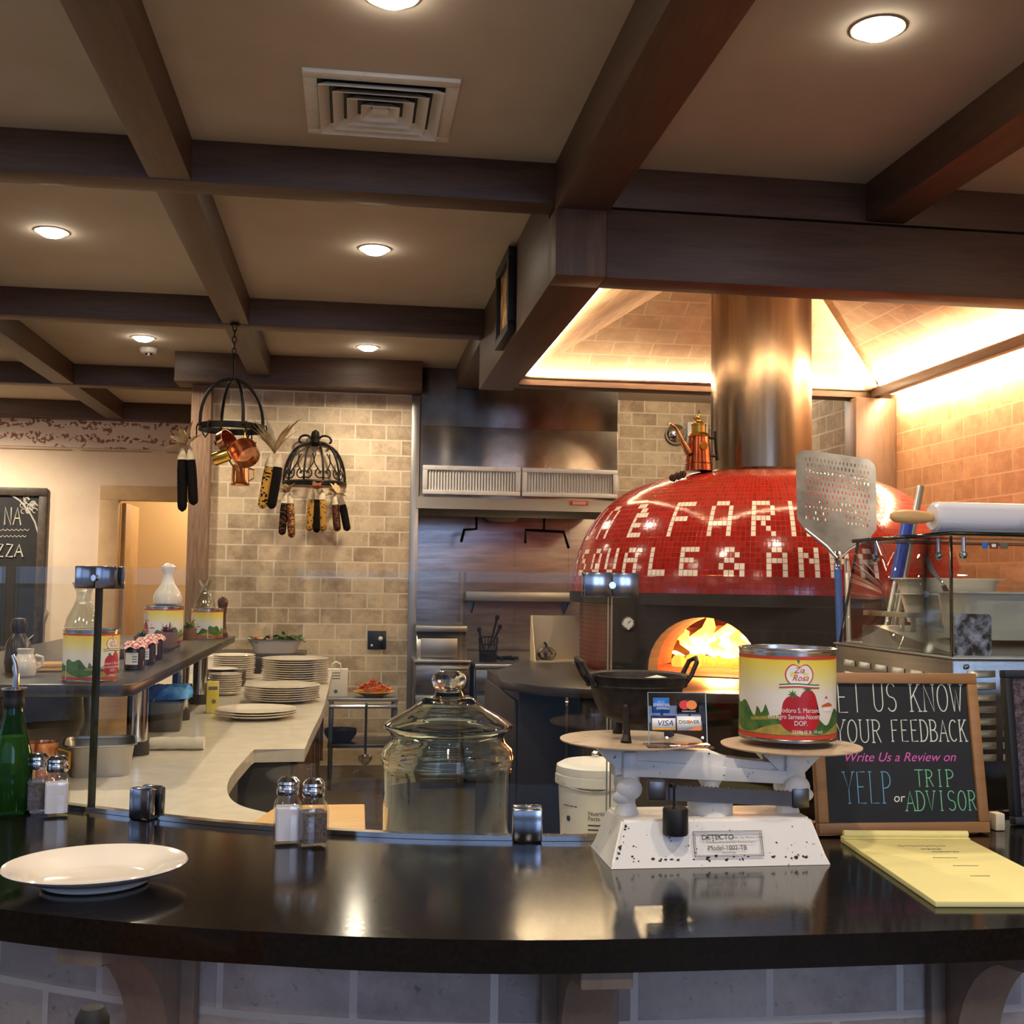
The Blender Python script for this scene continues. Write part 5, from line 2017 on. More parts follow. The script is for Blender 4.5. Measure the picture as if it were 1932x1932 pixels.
b.grid(lambda i, j: (-0.09 + 0.18 * j / 10, (0.03 + 0.003 * sin(j * 2.3)) * cos(2 * pi * i / 20), 0.022 + (0.021 + 0.002 * sin(j * 1.7 + i)) * sin(2 * pi * i / 20)), 20, 10, closed_u=True)
for e in (-0.09, 0.09):
    b.lathe([(0, 0), (0.03, 0)], 20, tr(e, 0, 0.022) @ rot('Y', 90) @ Matrix.Diagonal((0.7, 1, 1, 1)), cap=False)
q = P(315, 1422, z=PT)
tag(b.build('rolled_towel', 'cloth_white', loc=(q.x + 0.02, q.y + 0.09, PT), smooth=60), 'rolled white towel on the prep counter at the foot of a chrome post', 'towel')
t = T('yellow_carton', 'small tall yellow carton on the prep counter before the small plates', 'carton', (P(400, 1344, z=PT).x, 5.2, PT + 0.0005), 0.15)
mat('carton_yellow', '#d8c23c', 0.6, col2='#e6d878', scale=16)
b = MB()
b.box(-0.026, 0.026, -0.03, 0.03, 0, 0.135, 0.002)
b.build('box', 'carton_yellow', t)
b = MB()
b.box(-0.02, 0.02, -0.0306, -0.03, 0.1, 0.115)
b.ball((0.005, -0.03, 0.05), 0.01, 10, 6, (1, 0.05, 1))
b.build('print', 'text_grey', t)
pan('white_tub', 'white plastic tub under the far end of the stone shelf', 'tub', (P(390, 1270, y=7.4).x, 7.4, PT + 0.0005), 0.22, 0.24, 0.11, 0, 'white_plastic')
b = MB()
b.box(-0.05, 0.05, -0.08, 0.08, 0, 0.075, 0.006)
tag(b.build('dark_container', 'black', loc=(P(362, 1310, y=5.7).x, 5.7, PT + 0.0005)), 'dark container between the chrome posts on the counter', 'container')
b = MB()
b.box(-0.035, 0.035, -0.05, 0.05, 0, 0.10, 0.012)
tag(b.build('black_box', 'black', loc=(P(483, 1290, y=7.35).x, 7.35, PT + 0.0005)), 'small black box between the tall plate stack and the small plates', 'box')
for i, (px, py, yy, lb) in enumerate(((12, 1415, 3.3, 'copper mug on the counter behind the green bottle'), (80, 1410, 3.45, 'dark copper mug on the counter behind the salt shaker'))):
    q = P(px, py, y=yy)
    cup('copper_cup', lb, (q.x, yy, PT + 0.0005), [(0, 0), (0.045, 0), (0.05, 0.03), (0.042, 0.10), (0.044, 0.115), (0.04, 0.115), (0.038, 0.1), (0.045, 0.03), (0, 0.006)], Matrix.Identity(4), [(0.043, 0, 0.095), (0.075, 0, 0.085), (0.075, 0, 0.04), (0.048, 0, 0.03)], 'copper', 'mug', 'copper mugs on the prep counter')
# light wooden board behind the salt and pepper
wbx = T('cutting_board', 'pale wooden board lying behind the salt and pepper shakers', 'board', (-0.04, 2.83, PT + 0.0005))
b = MB()
pts = [P(452, 1566, z=PT + 0.04), P(690, 1583, z=PT + 0.04), P(688, 1517, z=PT + 0.04), P(525, 1519, z=PT + 0.04)]
b.prism([(p.x + 0.04, p.y - 2.83) for p in pts], 0.04, bev=0.004)
b.build('board', 'oak_light', wbx)

# ------------------------------------------------------------------ things on the bar
JX, JY = 0.203, 2.36
jr = T('glass_jar', 'large clear glass storage jar with a domed knob lid', 'jar', (JX, JY, PT + 0.0005))
zt = 0.258
b = MB()
k_ = 0.131 / 0.13
outp = [(0, 0), (0.122, 0), (0.13, 0.01), (0.131, 0.20), (0.134, 0.222), (0.136, 0.235), (0.131, 0.25), (0.118, 0.262), (0.115, 0.275), (0.122, 0.283), (0.118, 0.287)]
inp = [(0.110, 0.283), (0.109, 0.27), (0.113, 0.258), (0.126, 0.245), (0.130, 0.232), (0.127, 0.2), (0.126, 0.014), (0.12, 0.008), (0, 0.008)]
b.lathe(outp + inp, 64)
b.build('vessel', 'glass_jar', jr)
lid = MB()
lo_ = [(0.132, 0.292), (0.133, 0.297), (0.126, 0.302), (0.105, 0.315), (0.08, 0.328), (0.06, 0.342), (0.052, 0.35), (0.045, 0.353), (0.03, 0.355), (0.027, 0.365), (0.033, 0.375), (0.036, 0.388), (0.032, 0.4), (0.02, 0.406), (0, 0.407)]
li_ = [(0, 0.345), (0.045, 0.345), (0.057, 0.337), (0.078, 0.322), (0.103, 0.309), (0.125, 0.295), (0.124, 0.289)]
lid.lathe(list(reversed(lo_)) + [(0.132, 0.29), (0.108, 0.289)] + list(reversed(li_)), 64)
lid.build('lid', 'glass_jar', jr)
b = MB()
for i in range(9):
    b.ball((random.uniform(-0.09, 0.06), random.uniform(-0.09, 0.0), 0.016), 0.009, 8, 6, (1.2, 1, 0.7))
b.build('candies', 'china', jr)
bu = T('plastic_bucket', 'white plastic bucket with a lid behind the scale', 'bucket', (0.515, 2.36, PT + 0.0005), -0.32)
b = MB()
b.lathe([(0, 0), (0.069, 0), (0.071, 0.004), (0.079, 0.175), (0.086, 0.176), (0.086, 0.195), (0.081, 0.196), (0, 0.196)], 48)
b.build('pail', 'white_plastic', bu)
b = MB()
b.lathe([(0.0825, 0.1962), (0.084, 0.2), (0.083, 0.212), (0.07, 0.219), (0.045, 0.2165), (0, 0.216)], 48)
b.build('lid', 'white_plastic', bu)
b = MB()
b.tube([(0.084 * cos(radians(q)), 0.084 * sin(radians(q)), 0.2 + 0.028 * sin(radians(q - 180)) * -1) for q in range(180, 361, 15)], 0.0025, 6)
b.ball((-0.01, 0.07, 0.222), 0.009, 10, 6)
b.build('bail_handle', 'chrome', bu)
b = MB()
R = 0.0765
w_ = lambda dz: wrap(0.0715 + 0.0078 * (dz / 0.17) + 0.0006)


def bwarp(u0, v0):
    def f(x, y):
        R_ = 0.0712 + 0.0452 * (v0 + y) + 0.0006
        return (R_ * sin((x + u0) / R_), -R_ * cos((x + u0) / R_), v0 + y)
    return f


b.text('Nutrition', 0.012, None, 0, 'LEFT', bwarp(-0.008, 0.125))
b.text('Facts', 0.012, None, 0, 'LEFT', bwarp(-0.008, 0.115))
for i in range(8):
    f = bwarp(-0.008, 0.1 - i * 0.009)
    b.poly([f(0, 0), f(0.02, 0), f(0.02, 0.003), f(0, 0.003)])
    b.poly([f(0.02, 0), f(0.038, 0), f(0.038, 0.003), f(0.02, 0.003)])
for i in range(2):
    f = bwarp(-0.07, 0.135 - i * 0.06)
    for s_ in range(4):
        b.poly([f(0.01 * s_, 0), f(0.01 * s_ + 0.008, 0), f(0.01 * s_ + 0.008, 0.002), f(0.01 * s_, 0.002)])
f = bwarp(-0.055, 0.11)
for kq in range(10):
    b.poly([f(0, 0), f(0.006 * cos(kq * pi / 5), 0.006 * sin(kq * pi / 5)), f(0.006 * cos((kq + 1) * pi / 5), 0.006 * sin((kq + 1) * pi / 5))])
b.build('printed_label', 'text_dark', bu, fixn=False)


def shaker(label, loc, rz, fill):
    t = T('shaker', label, 'shaker', loc, rz, 'salt and pepper shakers')
    b = MB()
    sq = lambda r, z, e: [(r * math.copysign(abs(cos(a)) ** e, cos(a)), r * math.copysign(abs(sin(a)) ** e, sin(a)), z) for a in [2 * pi * k / 32 for k in range(32)]]
    lv = [(0.021, 0, 0.35), (0.0225, 0.004, 0.35), (0.0225, 0.055, 0.35), (0.021, 0.065, 0.45), (0.0165, 0.075, 0.9), (0.016, 0.082, 1.0)]
    inn = [(0.014, 0.082, 1.0), (0.0145, 0.075, 0.9), (0.0185, 0.064, 0.45), (0.0200, 0.055, 0.35), (0.0200, 0.006, 0.35)]
    allv = [sq(*q) for q in lv + inn]
    b.grid(lambda i, j: allv[j][i], 32, len(allv) - 1, closed_u=True)
    b.poly(sq(0.021, 0, 0.35))
    b.poly(sq(0.02, 0.006, 0.35))
    b.build('glass_body', 'glass_clear', t)
    b = MB()
    top = 0.058 if fill == 'salt' else 0.054
    lv2 = [sq(0.0195, 0.0065, 0.35), sq(0.0195, top, 0.35)]
    b.grid(lambda i, j: lv2[j][i], 32, 1, closed_u=True)
    b.poly(lv2[0])
    b.poly(lv2[1])
    b.build(fill, fill, t)
    b = MB()
    b.lathe([(0.0175, 0.078), (0.0185, 0.08), (0.0185, 0.09), (0.017, 0.094), (0.0185, 0.096), (0.018, 0.1), (0.012, 0.106), (0, 0.108)], 32)
    cp = b.build('cap', 'chrome', t)
    b = MB()
    for r, n in ((0.005, 5), (0.011, 9)):
        for kq in range(n):
            a = 2 * pi * kq / n
            b.ball((r * cos(a), r * sin(a), 0.1078 - 0.6 * r * r / 0.018 * 0.6), 0.0012, 6, 4)
    b.build('shaker_holes', 'black', cp)


shaker('glass salt shaker of the pair in front of the wooden board', (-0.096, 1.925, BT), 0.12, 'salt')
shaker('glass pepper shaker of the pair in front of the wooden board', (-0.054, 1.905, BT), 0.3, 'pepper')
shaker('glass salt shaker beside the green bottle', (-0.520, 2.175, BT), 0.25, 'salt')
shaker('glass pepper shaker beside the green bottle', (-0.562, 2.208, BT), 0.2, 'pepper')
gb = T('oil_bottle', 'green glass oil bottle with a steel pourer spout', 'bottle', (-0.607, 2.2, BT))
k = NT('bottle_green')
trn = k.n('BsdfTransparent')
trn.inputs[0].default_value = (0.20, 0.44, 0.24, 1)
gls = k.n('BsdfGlossy')
gls.inputs['Roughness'].default_value = 0.03
dfs = k.n('BsdfDiffuse')
dfs.inputs[0].default_value = (0.03, 0.16, 0.05, 1)
m1 = k.n('MixShader')
m1.inputs[0].default_value = 0.12
k.l(trn.outputs[0], m1.inputs[1])
k.l(dfs.outputs[0], m1.inputs[2])
fr_ = k.n('LayerWeight')
fr_.inputs[0].default_value = 0.25
m2 = k.n('MixShader')
k.l(fr_.outputs['Fresnel'], m2.inputs[0])
k.l(m1.outputs[0], m2.inputs[1])
k.l(gls.outputs[0], m2.inputs[2])
k.l(m2.outputs[0], k.out.inputs[0])
MATS['bottle_green'] = k.m
mat('olive_oil', '#b39a20', 0.2)
b = MB()
b.lathe([(0, 0.0), (0.033, 0.0), (0.037, 0.006), (0.037, 0.085), (0.034, 0.11), (0.026, 0.145), (0.018, 0.175), (0.0155, 0.19), (0.0155, 0.195), (0, 0.195)], 40)
b.build('bottle', 'bottle_green', gb)
b = MB()
b.lathe([(0, 0.008), (0.031, 0.008), (0.0335, 0.013), (0.0335, 0.084), (0.0305, 0.108), (0.0238, 0.138), (0, 0.138)], 32)
b.build('oil', 'olive_oil', gb)
b = MB()
b.lathe([(0.018, 0.19), (0.019, 0.195), (0.019, 0.203), (0.0175, 0.208), (0.0185, 0.212), (0.0185, 0.222), (0, 0.222)], 24)
cp = b.build('collar', 'black', gb)
b = MB()
b.lathe([(0.022, 0.2225), (0.022, 0.225), (0.008, 0.227), (0, 0.228)], 24)
b.tube([(0.002, 0, 0.226), (0.003, 0, 0.25), (0.0, 0, 0.27), (-0.006, 0, 0.285)], [0.006, 0.005, 0.004, 0.0035], 10)
b.build('pourer_spout', 'chrome', gb)
pt_ = T('oval_plate', 'empty white oval platter on the black bar top', 'plate', (-0.347, 1.69, BT + 0.0005), radians(15))
b = MB()
b.lathe([(0, 0.0), (0.082, 0.0), (0.086, 0.002), (0.088, 0.006), (0.12, 0.017), (0.145, 0.0245), (0.15, 0.0275), (0.148, 0.030), (0.142, 0.029), (0.115, 0.022), (0.09, 0.0105), (0.08, 0.0085), (0, 0.0075)], 96, sx=0.83, sy=0.74)
b.build('platter', 'china', pt_)

# ------------------------------------------------------------------ old balance scale
mat('enamel_worn', '#e6e3dc', 0.35, col2='#4a3c30', scale=110, lo=0.66, hi=0.70, spec=0.5)
mat('dish_worn', '#c4ad92', 0.45, col2='#8a6f56', scale=30, lo=0.56, hi=0.70)
scl = T('balance_scale', 'old chipped white balance scale with two round dishes', 'scale', (0.571, 1.782, BT + 0.0005), 0)
b = MB()
W0, D0, W1, D1, HB = 0.174, 0.074, 0.152, 0.052, 0.068
v = [(-W0, -D0, 0), (W0, -D0, 0), (W0, D0, 0), (-W0, D0, 0), (-W0 + 0.003, -D0 + 0.003, 0.008), (W0 - 0.003, -D0 + 0.003, 0.008), (W0 - 0.003, D0 - 0.003, 0.008), (-W0 + 0.003, D0 - 0.003, 0.008), (-W1, -D1, HB), (W1, -D1, HB), (W1, D1, HB), (-W1, D1, HB)]
b.raw(v, [(3, 2, 1, 0), (0, 1, 5, 4), (1, 2, 6, 5), (2, 3, 7, 6), (3, 0, 4, 7), (4, 5, 9, 8), (5, 6, 10, 9), (6, 7, 11, 10), (7, 4, 8, 11), (8, 9, 10, 11)])
bmesh.ops.bevel(b.bm, geom=[e for e in b.bm.edges if min(q.co.z for q in e.verts) > 0.004], offset=0.004, segments=2, affect='EDGES')
b.build('base', 'enamel_worn', scl)
b = MB()
Mlab = tr(0.012, -0.0665, 0.033) @ rot('X', 90 - math.degrees(math.atan2(0.019, 0.06)))
for q in ((-0.055, 0.055, -0.019, -0.0182), (-0.055, 0.055, 0.0182, 0.019), (-0.055, -0.0542, -0.019, 0.019), (0.0542, 0.055, -0.019, 0.019), (-0.0525, 0.0525, -0.0168, -0.0163), (-0.0525, 0.0525, 0.0163, 0.0168), (-0.0525, -0.052, -0.0165, 0.0165), (0.052, 0.0525, -0.0165, 0.0165)):
    b.box(q[0], q[1], q[2], q[3], 0.0002, 0.0008, M=Mlab)
b.text('DETECTO', 0.0105, Mlab @ tr(-0.016, 0.0095, 0.0008), 0, 'CENTER', None, 1.1)
b.text('Webb City, Missouri, U.S.A.', 0.0045, Mlab @ tr(0.031, 0.009, 0.0008))
b.text('A Division of Cardinal Scale Manufacturing Co.', 0.0042, Mlab @ tr(0.006, 0.0022, 0.0008))
b.text('Model-1002-TB', 0.0098, Mlab @ tr(-0.002, -0.0062, 0.0008))
b.text('MADE IN U.S.A.', 0.0032, Mlab @ tr(0, -0.0135, 0.0008))
b.build('name_plate', 'text_dark', scl, smooth=0, fixn=False)
b = MB()
rw = random.Random(3)
for i in range(70):
    if i < 34:
        x, z = rw.uniform(-0.168, 0.168), 0.009 + abs(rw.gauss(0, 0.003))
    elif i < 50:
        z = rw.uniform(0.01, 0.06)
        x = -W0 + (W0 - W1) * z / HB + 0.005 + abs(rw.gauss(0, 0.003))
    else:
        x, z = rw.uniform(-0.15, 0.15), rw.uniform(0.01, 0.06)
    s0 = rw.uniform(0.0008, 0.0026) * (1.0 if i < 50 else 0.6)
    yy = -D0 + 0.003 + (D0 - D1 - 0.003) * (z - 0.008) / (HB - 0.008) - 0.0005
    n_ = 7
    b.poly([(x + s0 * rw.uniform(0.6, 1.7) * cos(2 * pi * kq / n_), yy + 0.3 * s0 * sin(2 * pi * kq / n_), z + s0 * rw.uniform(0.5, 1.2) * sin(2 * pi * kq / n_)) for kq in range(n_)])
mat('chip_dark', '#2a201a', 0.7)
o = b.build('paint_chips', 'chip_dark', scl, smooth=0, fixn=False)
o['kind'] = 'stuff'
for s_ in (-1, 1):
    b = MB()
    x = s_ * 0.133
    b.lathe([(0.02, 0.068), (0.014, 0.085), (0.016, 0.1), (0.021, 0.115), (0.02, 0.135), (0.012, 0.15), (0.0, 0.152)], 16, tr(x, 0.0, 0))
    b.box(x - 0.014, x + 0.014, -0.03, 0.03, 0.095, 0.12, 0.006)
    b.ball((x + s_ * 0.004, -0.034, 0.112), 0.021, 14, 10, (1.0, 0.6, 0.85))
    b.ball((x + s_ * 0.014, -0.034, 0.100), 0.014, 12, 8, (1.2, 0.6, 0.8))
    b.box(x - 0.012, x + 0.012, -0.028, 0.028, 0.115, 0.168, 0.004)
    b.build('support', 'enamel_worn', scl)
b = MB()
b.lathe([(0, 0.068), (0.036, 0.068), (0.036, 0.098), (0.033, 0.102), (0.016, 0.103), (0.014, 0.11), (0.02, 0.12), (0.016, 0.13), (0, 0.132)], 32, tr(0.004, 0.0, 0))
b.build('pivot_drum', 'enamel_worn', scl)
b = MB()
b.prism([(-0.155, 0.128), (0.13, 0.118), (0.16, 0.12), (0.155, 0.146), (0.03, 0.152), (0.0, 0.168), (-0.1, 0.17), (-0.16, 0.166)], 0.034, Matrix(((1, 0, 0, 0), (0, 0, 1, -0.017), (0, 1, 0, 0), (0, 0, 0, 1))), bev=0.004)
b.prism([(-0.135, 0.13), (0.13, 0.115), (0.135, 0.135), (-0.135, 0.155)], 0.006, Matrix(((1, 0, 0, 0), (0, 0, 1, -0.026), (0, 1, 0, 0), (0, 0, 0, 1))), bev=0.001)
b.build('beam', 'enamel_worn', scl)
b = MB()
for s_, zz in ((-1, 0.173), (1, 0.162)):
    b = MB()
    b.prism([(-0.05, 0.0), (0.05, 0.0), (0.02, -0.03), (-0.02, -0.03)], 0.05, Matrix(((1, 0, 0, s_ * 0.135), (0, 0, 1, -0.02), (0, 1, 0, zz), (0, 0, 0, 1))))
    b.build('dish_carrier', 'enamel_worn', scl)
b = MB()
p0, p1 = (-0.085, 0.118), (0.135, 0.105)
n = 64
pts = [(p1[0], p1[1] - 0.022), (p0[0], p0[1] - 0.022)]
top = []
for i in range(n + 1):
    t_ = i / n
    x, z = p0[0] + (p1[0] - p0[0]) * t_, p0[1] + (p1[1] - p0[1]) * t_
    top.append((x, z + (0.0022 if i % 2 else 0)))
b.prism(pts + top, 0.006, Matrix(((1, 0, 0, 0), (0, 0, 1, -0.044), (0, 1, 0, 0), (0, 0, 0, 1))))
for x, z in ((-0.095, 0.112), (0.138, 0.098)):
    b.box(x - 0.014, x + 0.014, -0.047, -0.03, z - 0.017, z + 0.014, 0.003)
b.build('toothed_bar', 'steel_dark', scl)
b = MB()
b.cyl((-0.072, -0.058, 0.06), (-0.072, -0.058, 0.122), 0.002, 8)
b.box(-0.075, -0.069, -0.06, -0.038, 0.117, 0.122)
b.lathe([(0, 0.0625), (0.0185, 0.0625), (0.0195, 0.065), (0.0195, 0.1), (0.018, 0.103), (0, 0.103)], 28, tr(-0.072, -0.066, -0.014))
b.build('sliding_weight', 'black', scl)
for x, zz, nm in ((-0.126, 0.178, 'l'), (0.141, 0.168, 'r')):
    b = MB()
    b.lathe([(0, 0.0), (0.1, 0.0), (0.112, 0.0025), (0.1125, 0.0045), (0.1, 0.0042), (0, 0.0042)], 64, tr(x, 0.004, zz + 0.001))
    b.build('dish', 'dish_worn', scl)
DZ1 = BT + 0.0005 + 0.178 + 0.0053
cd = T('cauldron', 'small black three-legged cauldron on the scale dish', 'pot', (0.458, 1.80, DZ1), 0.1)
mat('cast_iron', '#2a2420', 0.55, 0.5, col2='#3b332d', scale=60)
b = MB()
b.lathe([(0, 0.024), (0.035, 0.026), (0.058, 0.038), (0.068, 0.058), (0.074, 0.082), (0.079, 0.099), (0.082, 0.101), (0.081, 0.103), (0.075, 0.1), (0.069, 0.081), (0.062, 0.058), (0.05, 0.04), (0, 0.032)], 48)
b.lathe([(0.0755, 0.083), (0.0765, 0.085), (0.0765, 0.0855), (0.076, 0.087)], 48, cap=False)
b.build('bowl', 'cast_iron', cd)
for a in (-125, 10, 100):
    b = MB()
    ca, sa = cos(radians(a)), sin(radians(a))
    b.tube([(0.063 * ca, 0.063 * sa, 0.055), (0.06 * ca, 0.06 * sa, 0.03), (0.058 * ca, 0.058 * sa, 0.012), (0.062 * ca, 0.062 * sa, 0.0008)], [0.008, 0.005, 0.006, 0.009], 10)
    b.ball((0.065 * ca, 0.065 * sa, 0.056), 0.006, 8, 6)
    b.build('leg', 'cast_iron', cd)
for s_ in (-1, 1):
    b = MB()
    b.tube([(s_ * 0.074, -0.018, 0.085), (s_ * 0.086, -0.018, 0.1), (s_ * 0.097, -0.016, 0.122), (s_ * 0.102, 0, 0.128), (s_ * 0.097, 0.016, 0.122), (s_ * 0.086, 0.018, 0.1), (s_ * 0.074, 0.018, 0.085)], 0.004, 8)
    for y in (-0.018, 0.018):
        b.ball((s_ * 0.0755, y, 0.086), 0.005, 8, 6)
    b.build('handle', 'cast_iron', cd)
b = MB()
b.grid(lambda i, j: (-0.05 + 0.1 * i / 10, -0.04 + 0.085 * j / 8, 0.001 + 0.007 * ((i - 5) / 5) ** 2), 10, 8)
o = b.build('paper_slip', 'cardstock', loc=(0.458, 1.80, DZ1 + 0.088), rz=0.08)
sm = o.modifiers.new('thickness', 'SOLIDIFY')
sm.thickness = 0.001
tag(o, 'white paper slip lying across the top of the black cauldron', 'paper')
sg = T('card_sign', 'clear acrylic stand with four payment card logos on the scale dish', 'sign', (0.499, 1.703, DZ1), radians(-4))
sg.scale = (1.1, 1, 0.93)
TL = radians(-9)
MS_ = Matrix.Rotation(TL, 4, 'X')
b = MB()
b.box(-0.041, 0.041, -0.001, 0.001, 0.003, 0.088, 0.0006, M=MS_)
b.box(-0.046, 0.046, -0.022, 0.024, 0.0, 0.0025, 0.0006)
b.build('acrylic_stand', 'acrylic', sg)
b = MB()
for q in ((-0.0415, -0.0405, 0.003, 0.088), (0.0405, 0.0415, 0.003, 0.088), (-0.0405, 0.0405, 0.0872, 0.088)):
    b.box(q[0], q[1], -0.0014, 0.0014, q[2], q[3], M=MS_)
b.build('polished_edge', 'glass_edge_pale', sg)
mat('card_blue', '#1f6fc9', 0.4)
mat('card_navy', '#1a1f6b', 0.4)
mat('card_gold', '#e0a52c', 0.4)
mat('card_orange', '#f08a24', 0.4)
mat('card_red', '#df1f26', 0.4)
mat('card_white', '#f4f4f4', 0.4)


def flat(b, x0, x1, z0, z1, d):
    b.box(x0, x1, -0.0012 - d - 0.0002, -0.0012 - d, z0, z1, M=MS_)


def sgn_text(b, s_, size, x, z, d, sx=1.0, shear=0):
    b.text(s_, size, MS_ @ tr(x, -0.0014 - d, z) @ rot('X', 90), shear, 'CENTER', None, sx)


def disc(b, x, z, r, d):
    b.lathe([(r, 0), (0, 0)], 28, MS_ @ tr(x, -0.0014 - d, z) @ rot('X', 90), cap=False)


b = MB()
flat(b, -0.034, -0.011, 0.054, 0.079, 0)
b.mi = 1
flat(b, -0.034, -0.011, 0.0685, 0.0692, 0.0003)
sgn_text(b, 'AMERICAN', 0.0048, -0.0225, 0.0662, 0.0004)
sgn_text(b, 'EXPRESS', 0.0048, -0.0205, 0.0615, 0.0004)
b.build('blue_card_logo', ['card_blue', 'card_white'], sg, smooth=0, fixn=False)
b = MB()
flat(b, 0.0, 0.031, 0.055, 0.077, 0)
b.mi = 1
disc(b, 0.0105, 0.0675, 0.0075, 0.0003)
b.mi = 2
disc(b, 0.0205, 0.0675, 0.0075, 0.0004)
b.mi = 3
sgn_text(b, 'mastercard', 0.0042, 0.016, 0.0575, 0.0004)
b.build('two_circle_logo', ['black', 'card_red', 'card_orange', 'card_white'], sg, smooth=0, fixn=False)
b = MB()
flat(b, -0.036, -0.003, 0.026, 0.05, 0)
b.mi = 1
flat(b, -0.036, -0.003, 0.046, 0.05, 0.0003)
sgn_text(b, 'VISA', 0.0125, -0.018, 0.0375, 0.0004, 0.95, 0.25)
b.mi = 2
flat(b, -0.036, -0.003, 0.026, 0.0295, 0.0003)
b.build('visa_logo', ['card_white', 'card_navy', 'card_gold'], sg, smooth=0, fixn=False)['label'] = 'blue VISA letters on a white card'
b = MB()
flat(b, -0.001, 0.033, 0.026, 0.049, 0)
b.mi = 1
sgn_text(b, 'DISC VER', 0.0078, 0.016, 0.0395, 0.0004, 0.9)
b.mi = 2
disc(b, 0.0165, 0.0395, 0.0027, 0.0005)
b.poly([MS_ @ Vector(q) for q in ((0.013, -0.0018, 0.026), (0.033, -0.0018, 0.026), (0.033, -0.0018, 0.035))])
b.build('discover_logo', ['card_white', 'text_dark', 'card_orange'], sg, smooth=0, fixn=False)['label'] = 'DISCOVER letters with an orange corner'

# ------------------------------------------------------------------ chalk lettering
def A_(cx, cy_, rx, ry, a0, a1, n=10):
    return [(cx + rx * cos(radians(a0 + (a1 - a0) * k / n)), cy_ + ry * sin(radians(a0 + (a1 - a0) * k / n))) for k in range(n + 1)]


GL = {
    'A': [[(0, 0), (.5, 1), (1, 0)], [(.2, .38), (.8, .38)]],
    'B': [[(.1, 0), (.1, 1)], [(.1, 1)] + A_(.35, .76, .45, .24, 90, -90) + [(.1, .52)], [(.1, .52)] + A_(.4, .26, .5, .26, 90, -90) + [(.1, 0)]],
    'C': [A_(.55, .5, .5, .5, 50, 310, 16)],
    'D': [[(.1, 0), (.1, 1)], [(.1, 1)] + A_(.3, .5, .65, .5, 90, -90, 14) + [(.1, 0)]],
    'E': [[(.9, 1), (.15, 1), (.15, 0), (.9, 0)], [(.15, .52), (.7, .52)]],
    'F': [[(.9, 1), (.15, 1), (.15, 0)], [(.15, .52), (.7, .52)]],
    'I': [[(.5, 0), (.5, 1)]],
    'K': [[(.15, 0), (.15, 1)], [(.85, 1), (.15, .45)], [(.4, .62), (.9, 0)]],
    'L': [[(.15, 1), (.15, 0), (.9, 0)]],
    'N': [[(.1, 0), (.1, 1), (.9, 0), (.9, 1)]],
    'O': [A_(.5, .5, .45, .5, 0, 360, 22)],
    'P': [[(.15, 0), (.15, 1)], [(.15, 1)] + A_(.4, .74, .48, .26, 90, -90) + [(.15, .48)]],
    'R': [[(.15, 0), (.15, 1)], [(.15, 1)] + A_(.4, .76, .42, .24, 90, -90) + [(.15, .52)], [(.45, .52), (.9, 0)]],
    'S': [A_(.5, .75, .38, .25, 30, 270, 12) + A_(.5, .25, .4, .25, 90, -150, 12)],
    'T': [[(0, 1), (1, 1)], [(.5, 1), (.5, 0)]],
    'U': [[(.1, 1), (.1, .3)] + A_(.5, .3, .4, .3, 180, 360, 10) + [(.9, 1)]],
    'V': [[(.05, 1), (.5, 0), (.95, 1)]],
    'W': [[(0, 1), (.27, 0), (.5, .8), (.73, 0), (1, 1)]],
    'Y': [[(.05, 1), (.5, .45), (.95, 1)], [(.5, .45), (.5, 0)]],
    'Z': [[(.1, 1), (.9, 1), (.1, 0), (.95, 0)]],
}


def chalk(b, word, x0, x1, z0, z1, y, r, serif=True, gap=0.22, jit=0.0):
    n = len(word)
    cw = (x1 - x0) / (n + gap * (n - 1))
    for i, ch in enumerate(word):
        if ch == ' ':
            continue
        ox = x0 + i * cw * (1 + gap)
        for st in GL[ch]:
            pts = [(ox + cw * u, y, z0 + (z1 - z0) * v) for u, v in st]
            b.tube(pts, r, 5)
            if serif:
                for e in (st[0], st[-1]):
                    if e[1] in (0, 1) and ch not in 'CSTZ' and not (ch in 'ELF' and e[0] > 0.5) and not (ch in 'BDPR' and st is not GL[ch][0]):
                        b.tube([(ox + cw * (e[0] - .16), y, z0 + (z1 - z0) * e[1]), (ox + cw * (e[0] + .16), y, z0 + (z1 - z0) * e[1])], r, 5)


BW, BH = 0.312, 0.278
cbd = T('feedback_chalkboard', 'wood framed chalkboard asking for feedback standing on the bar', 'chalkboard', (0.9645, 1.902, BT + 0.0005), radians(-1.5))
ML = Matrix.Rotation(radians(-9), 4, 'X')
b = MB()
f_ = 0.019
for q in ((-BW / 2, BW / 2, BH - f_, BH), (-BW / 2, BW / 2, 0, f_), (-BW / 2, -BW / 2 + f_, f_, BH - f_), (BW / 2 - f_, BW / 2, f_, BH - f_)):
    b.box(q[0], q[1], -0.009, 0.009, q[2], q[3], 0.002, M=ML @ tr(0, 0, 0.002))
b.build('frame', 'oak_frame', cbd)
b = MB()
b.box(-BW / 2 + f_ - 0.002, BW / 2 - f_ + 0.002, -0.003, 0.004, f_ - 0.002, BH - f_ + 0.002, M=ML @ tr(0, 0, 0.002))
b.build('slate', 'chalkboard', cbd)


def bu_(px):
    return (px - 1545) / 321 * BW - BW / 2


def bv_(py):
    return (1578 - py) / 291 * BH


def lines(name, m, items, r):
    b = MB()
    for w_, x0, x1, t_, d_, *o in items:
        chalk(b, w_, bu_(x0), bu_(x1), bv_(d_), bv_(t_), -0.0032, r, *o)
    bmesh.ops.transform(b.bm, matrix=ML @ tr(0, 0, 0.002), verts=b.bm.verts)
    return b.build(name, m, cbd)


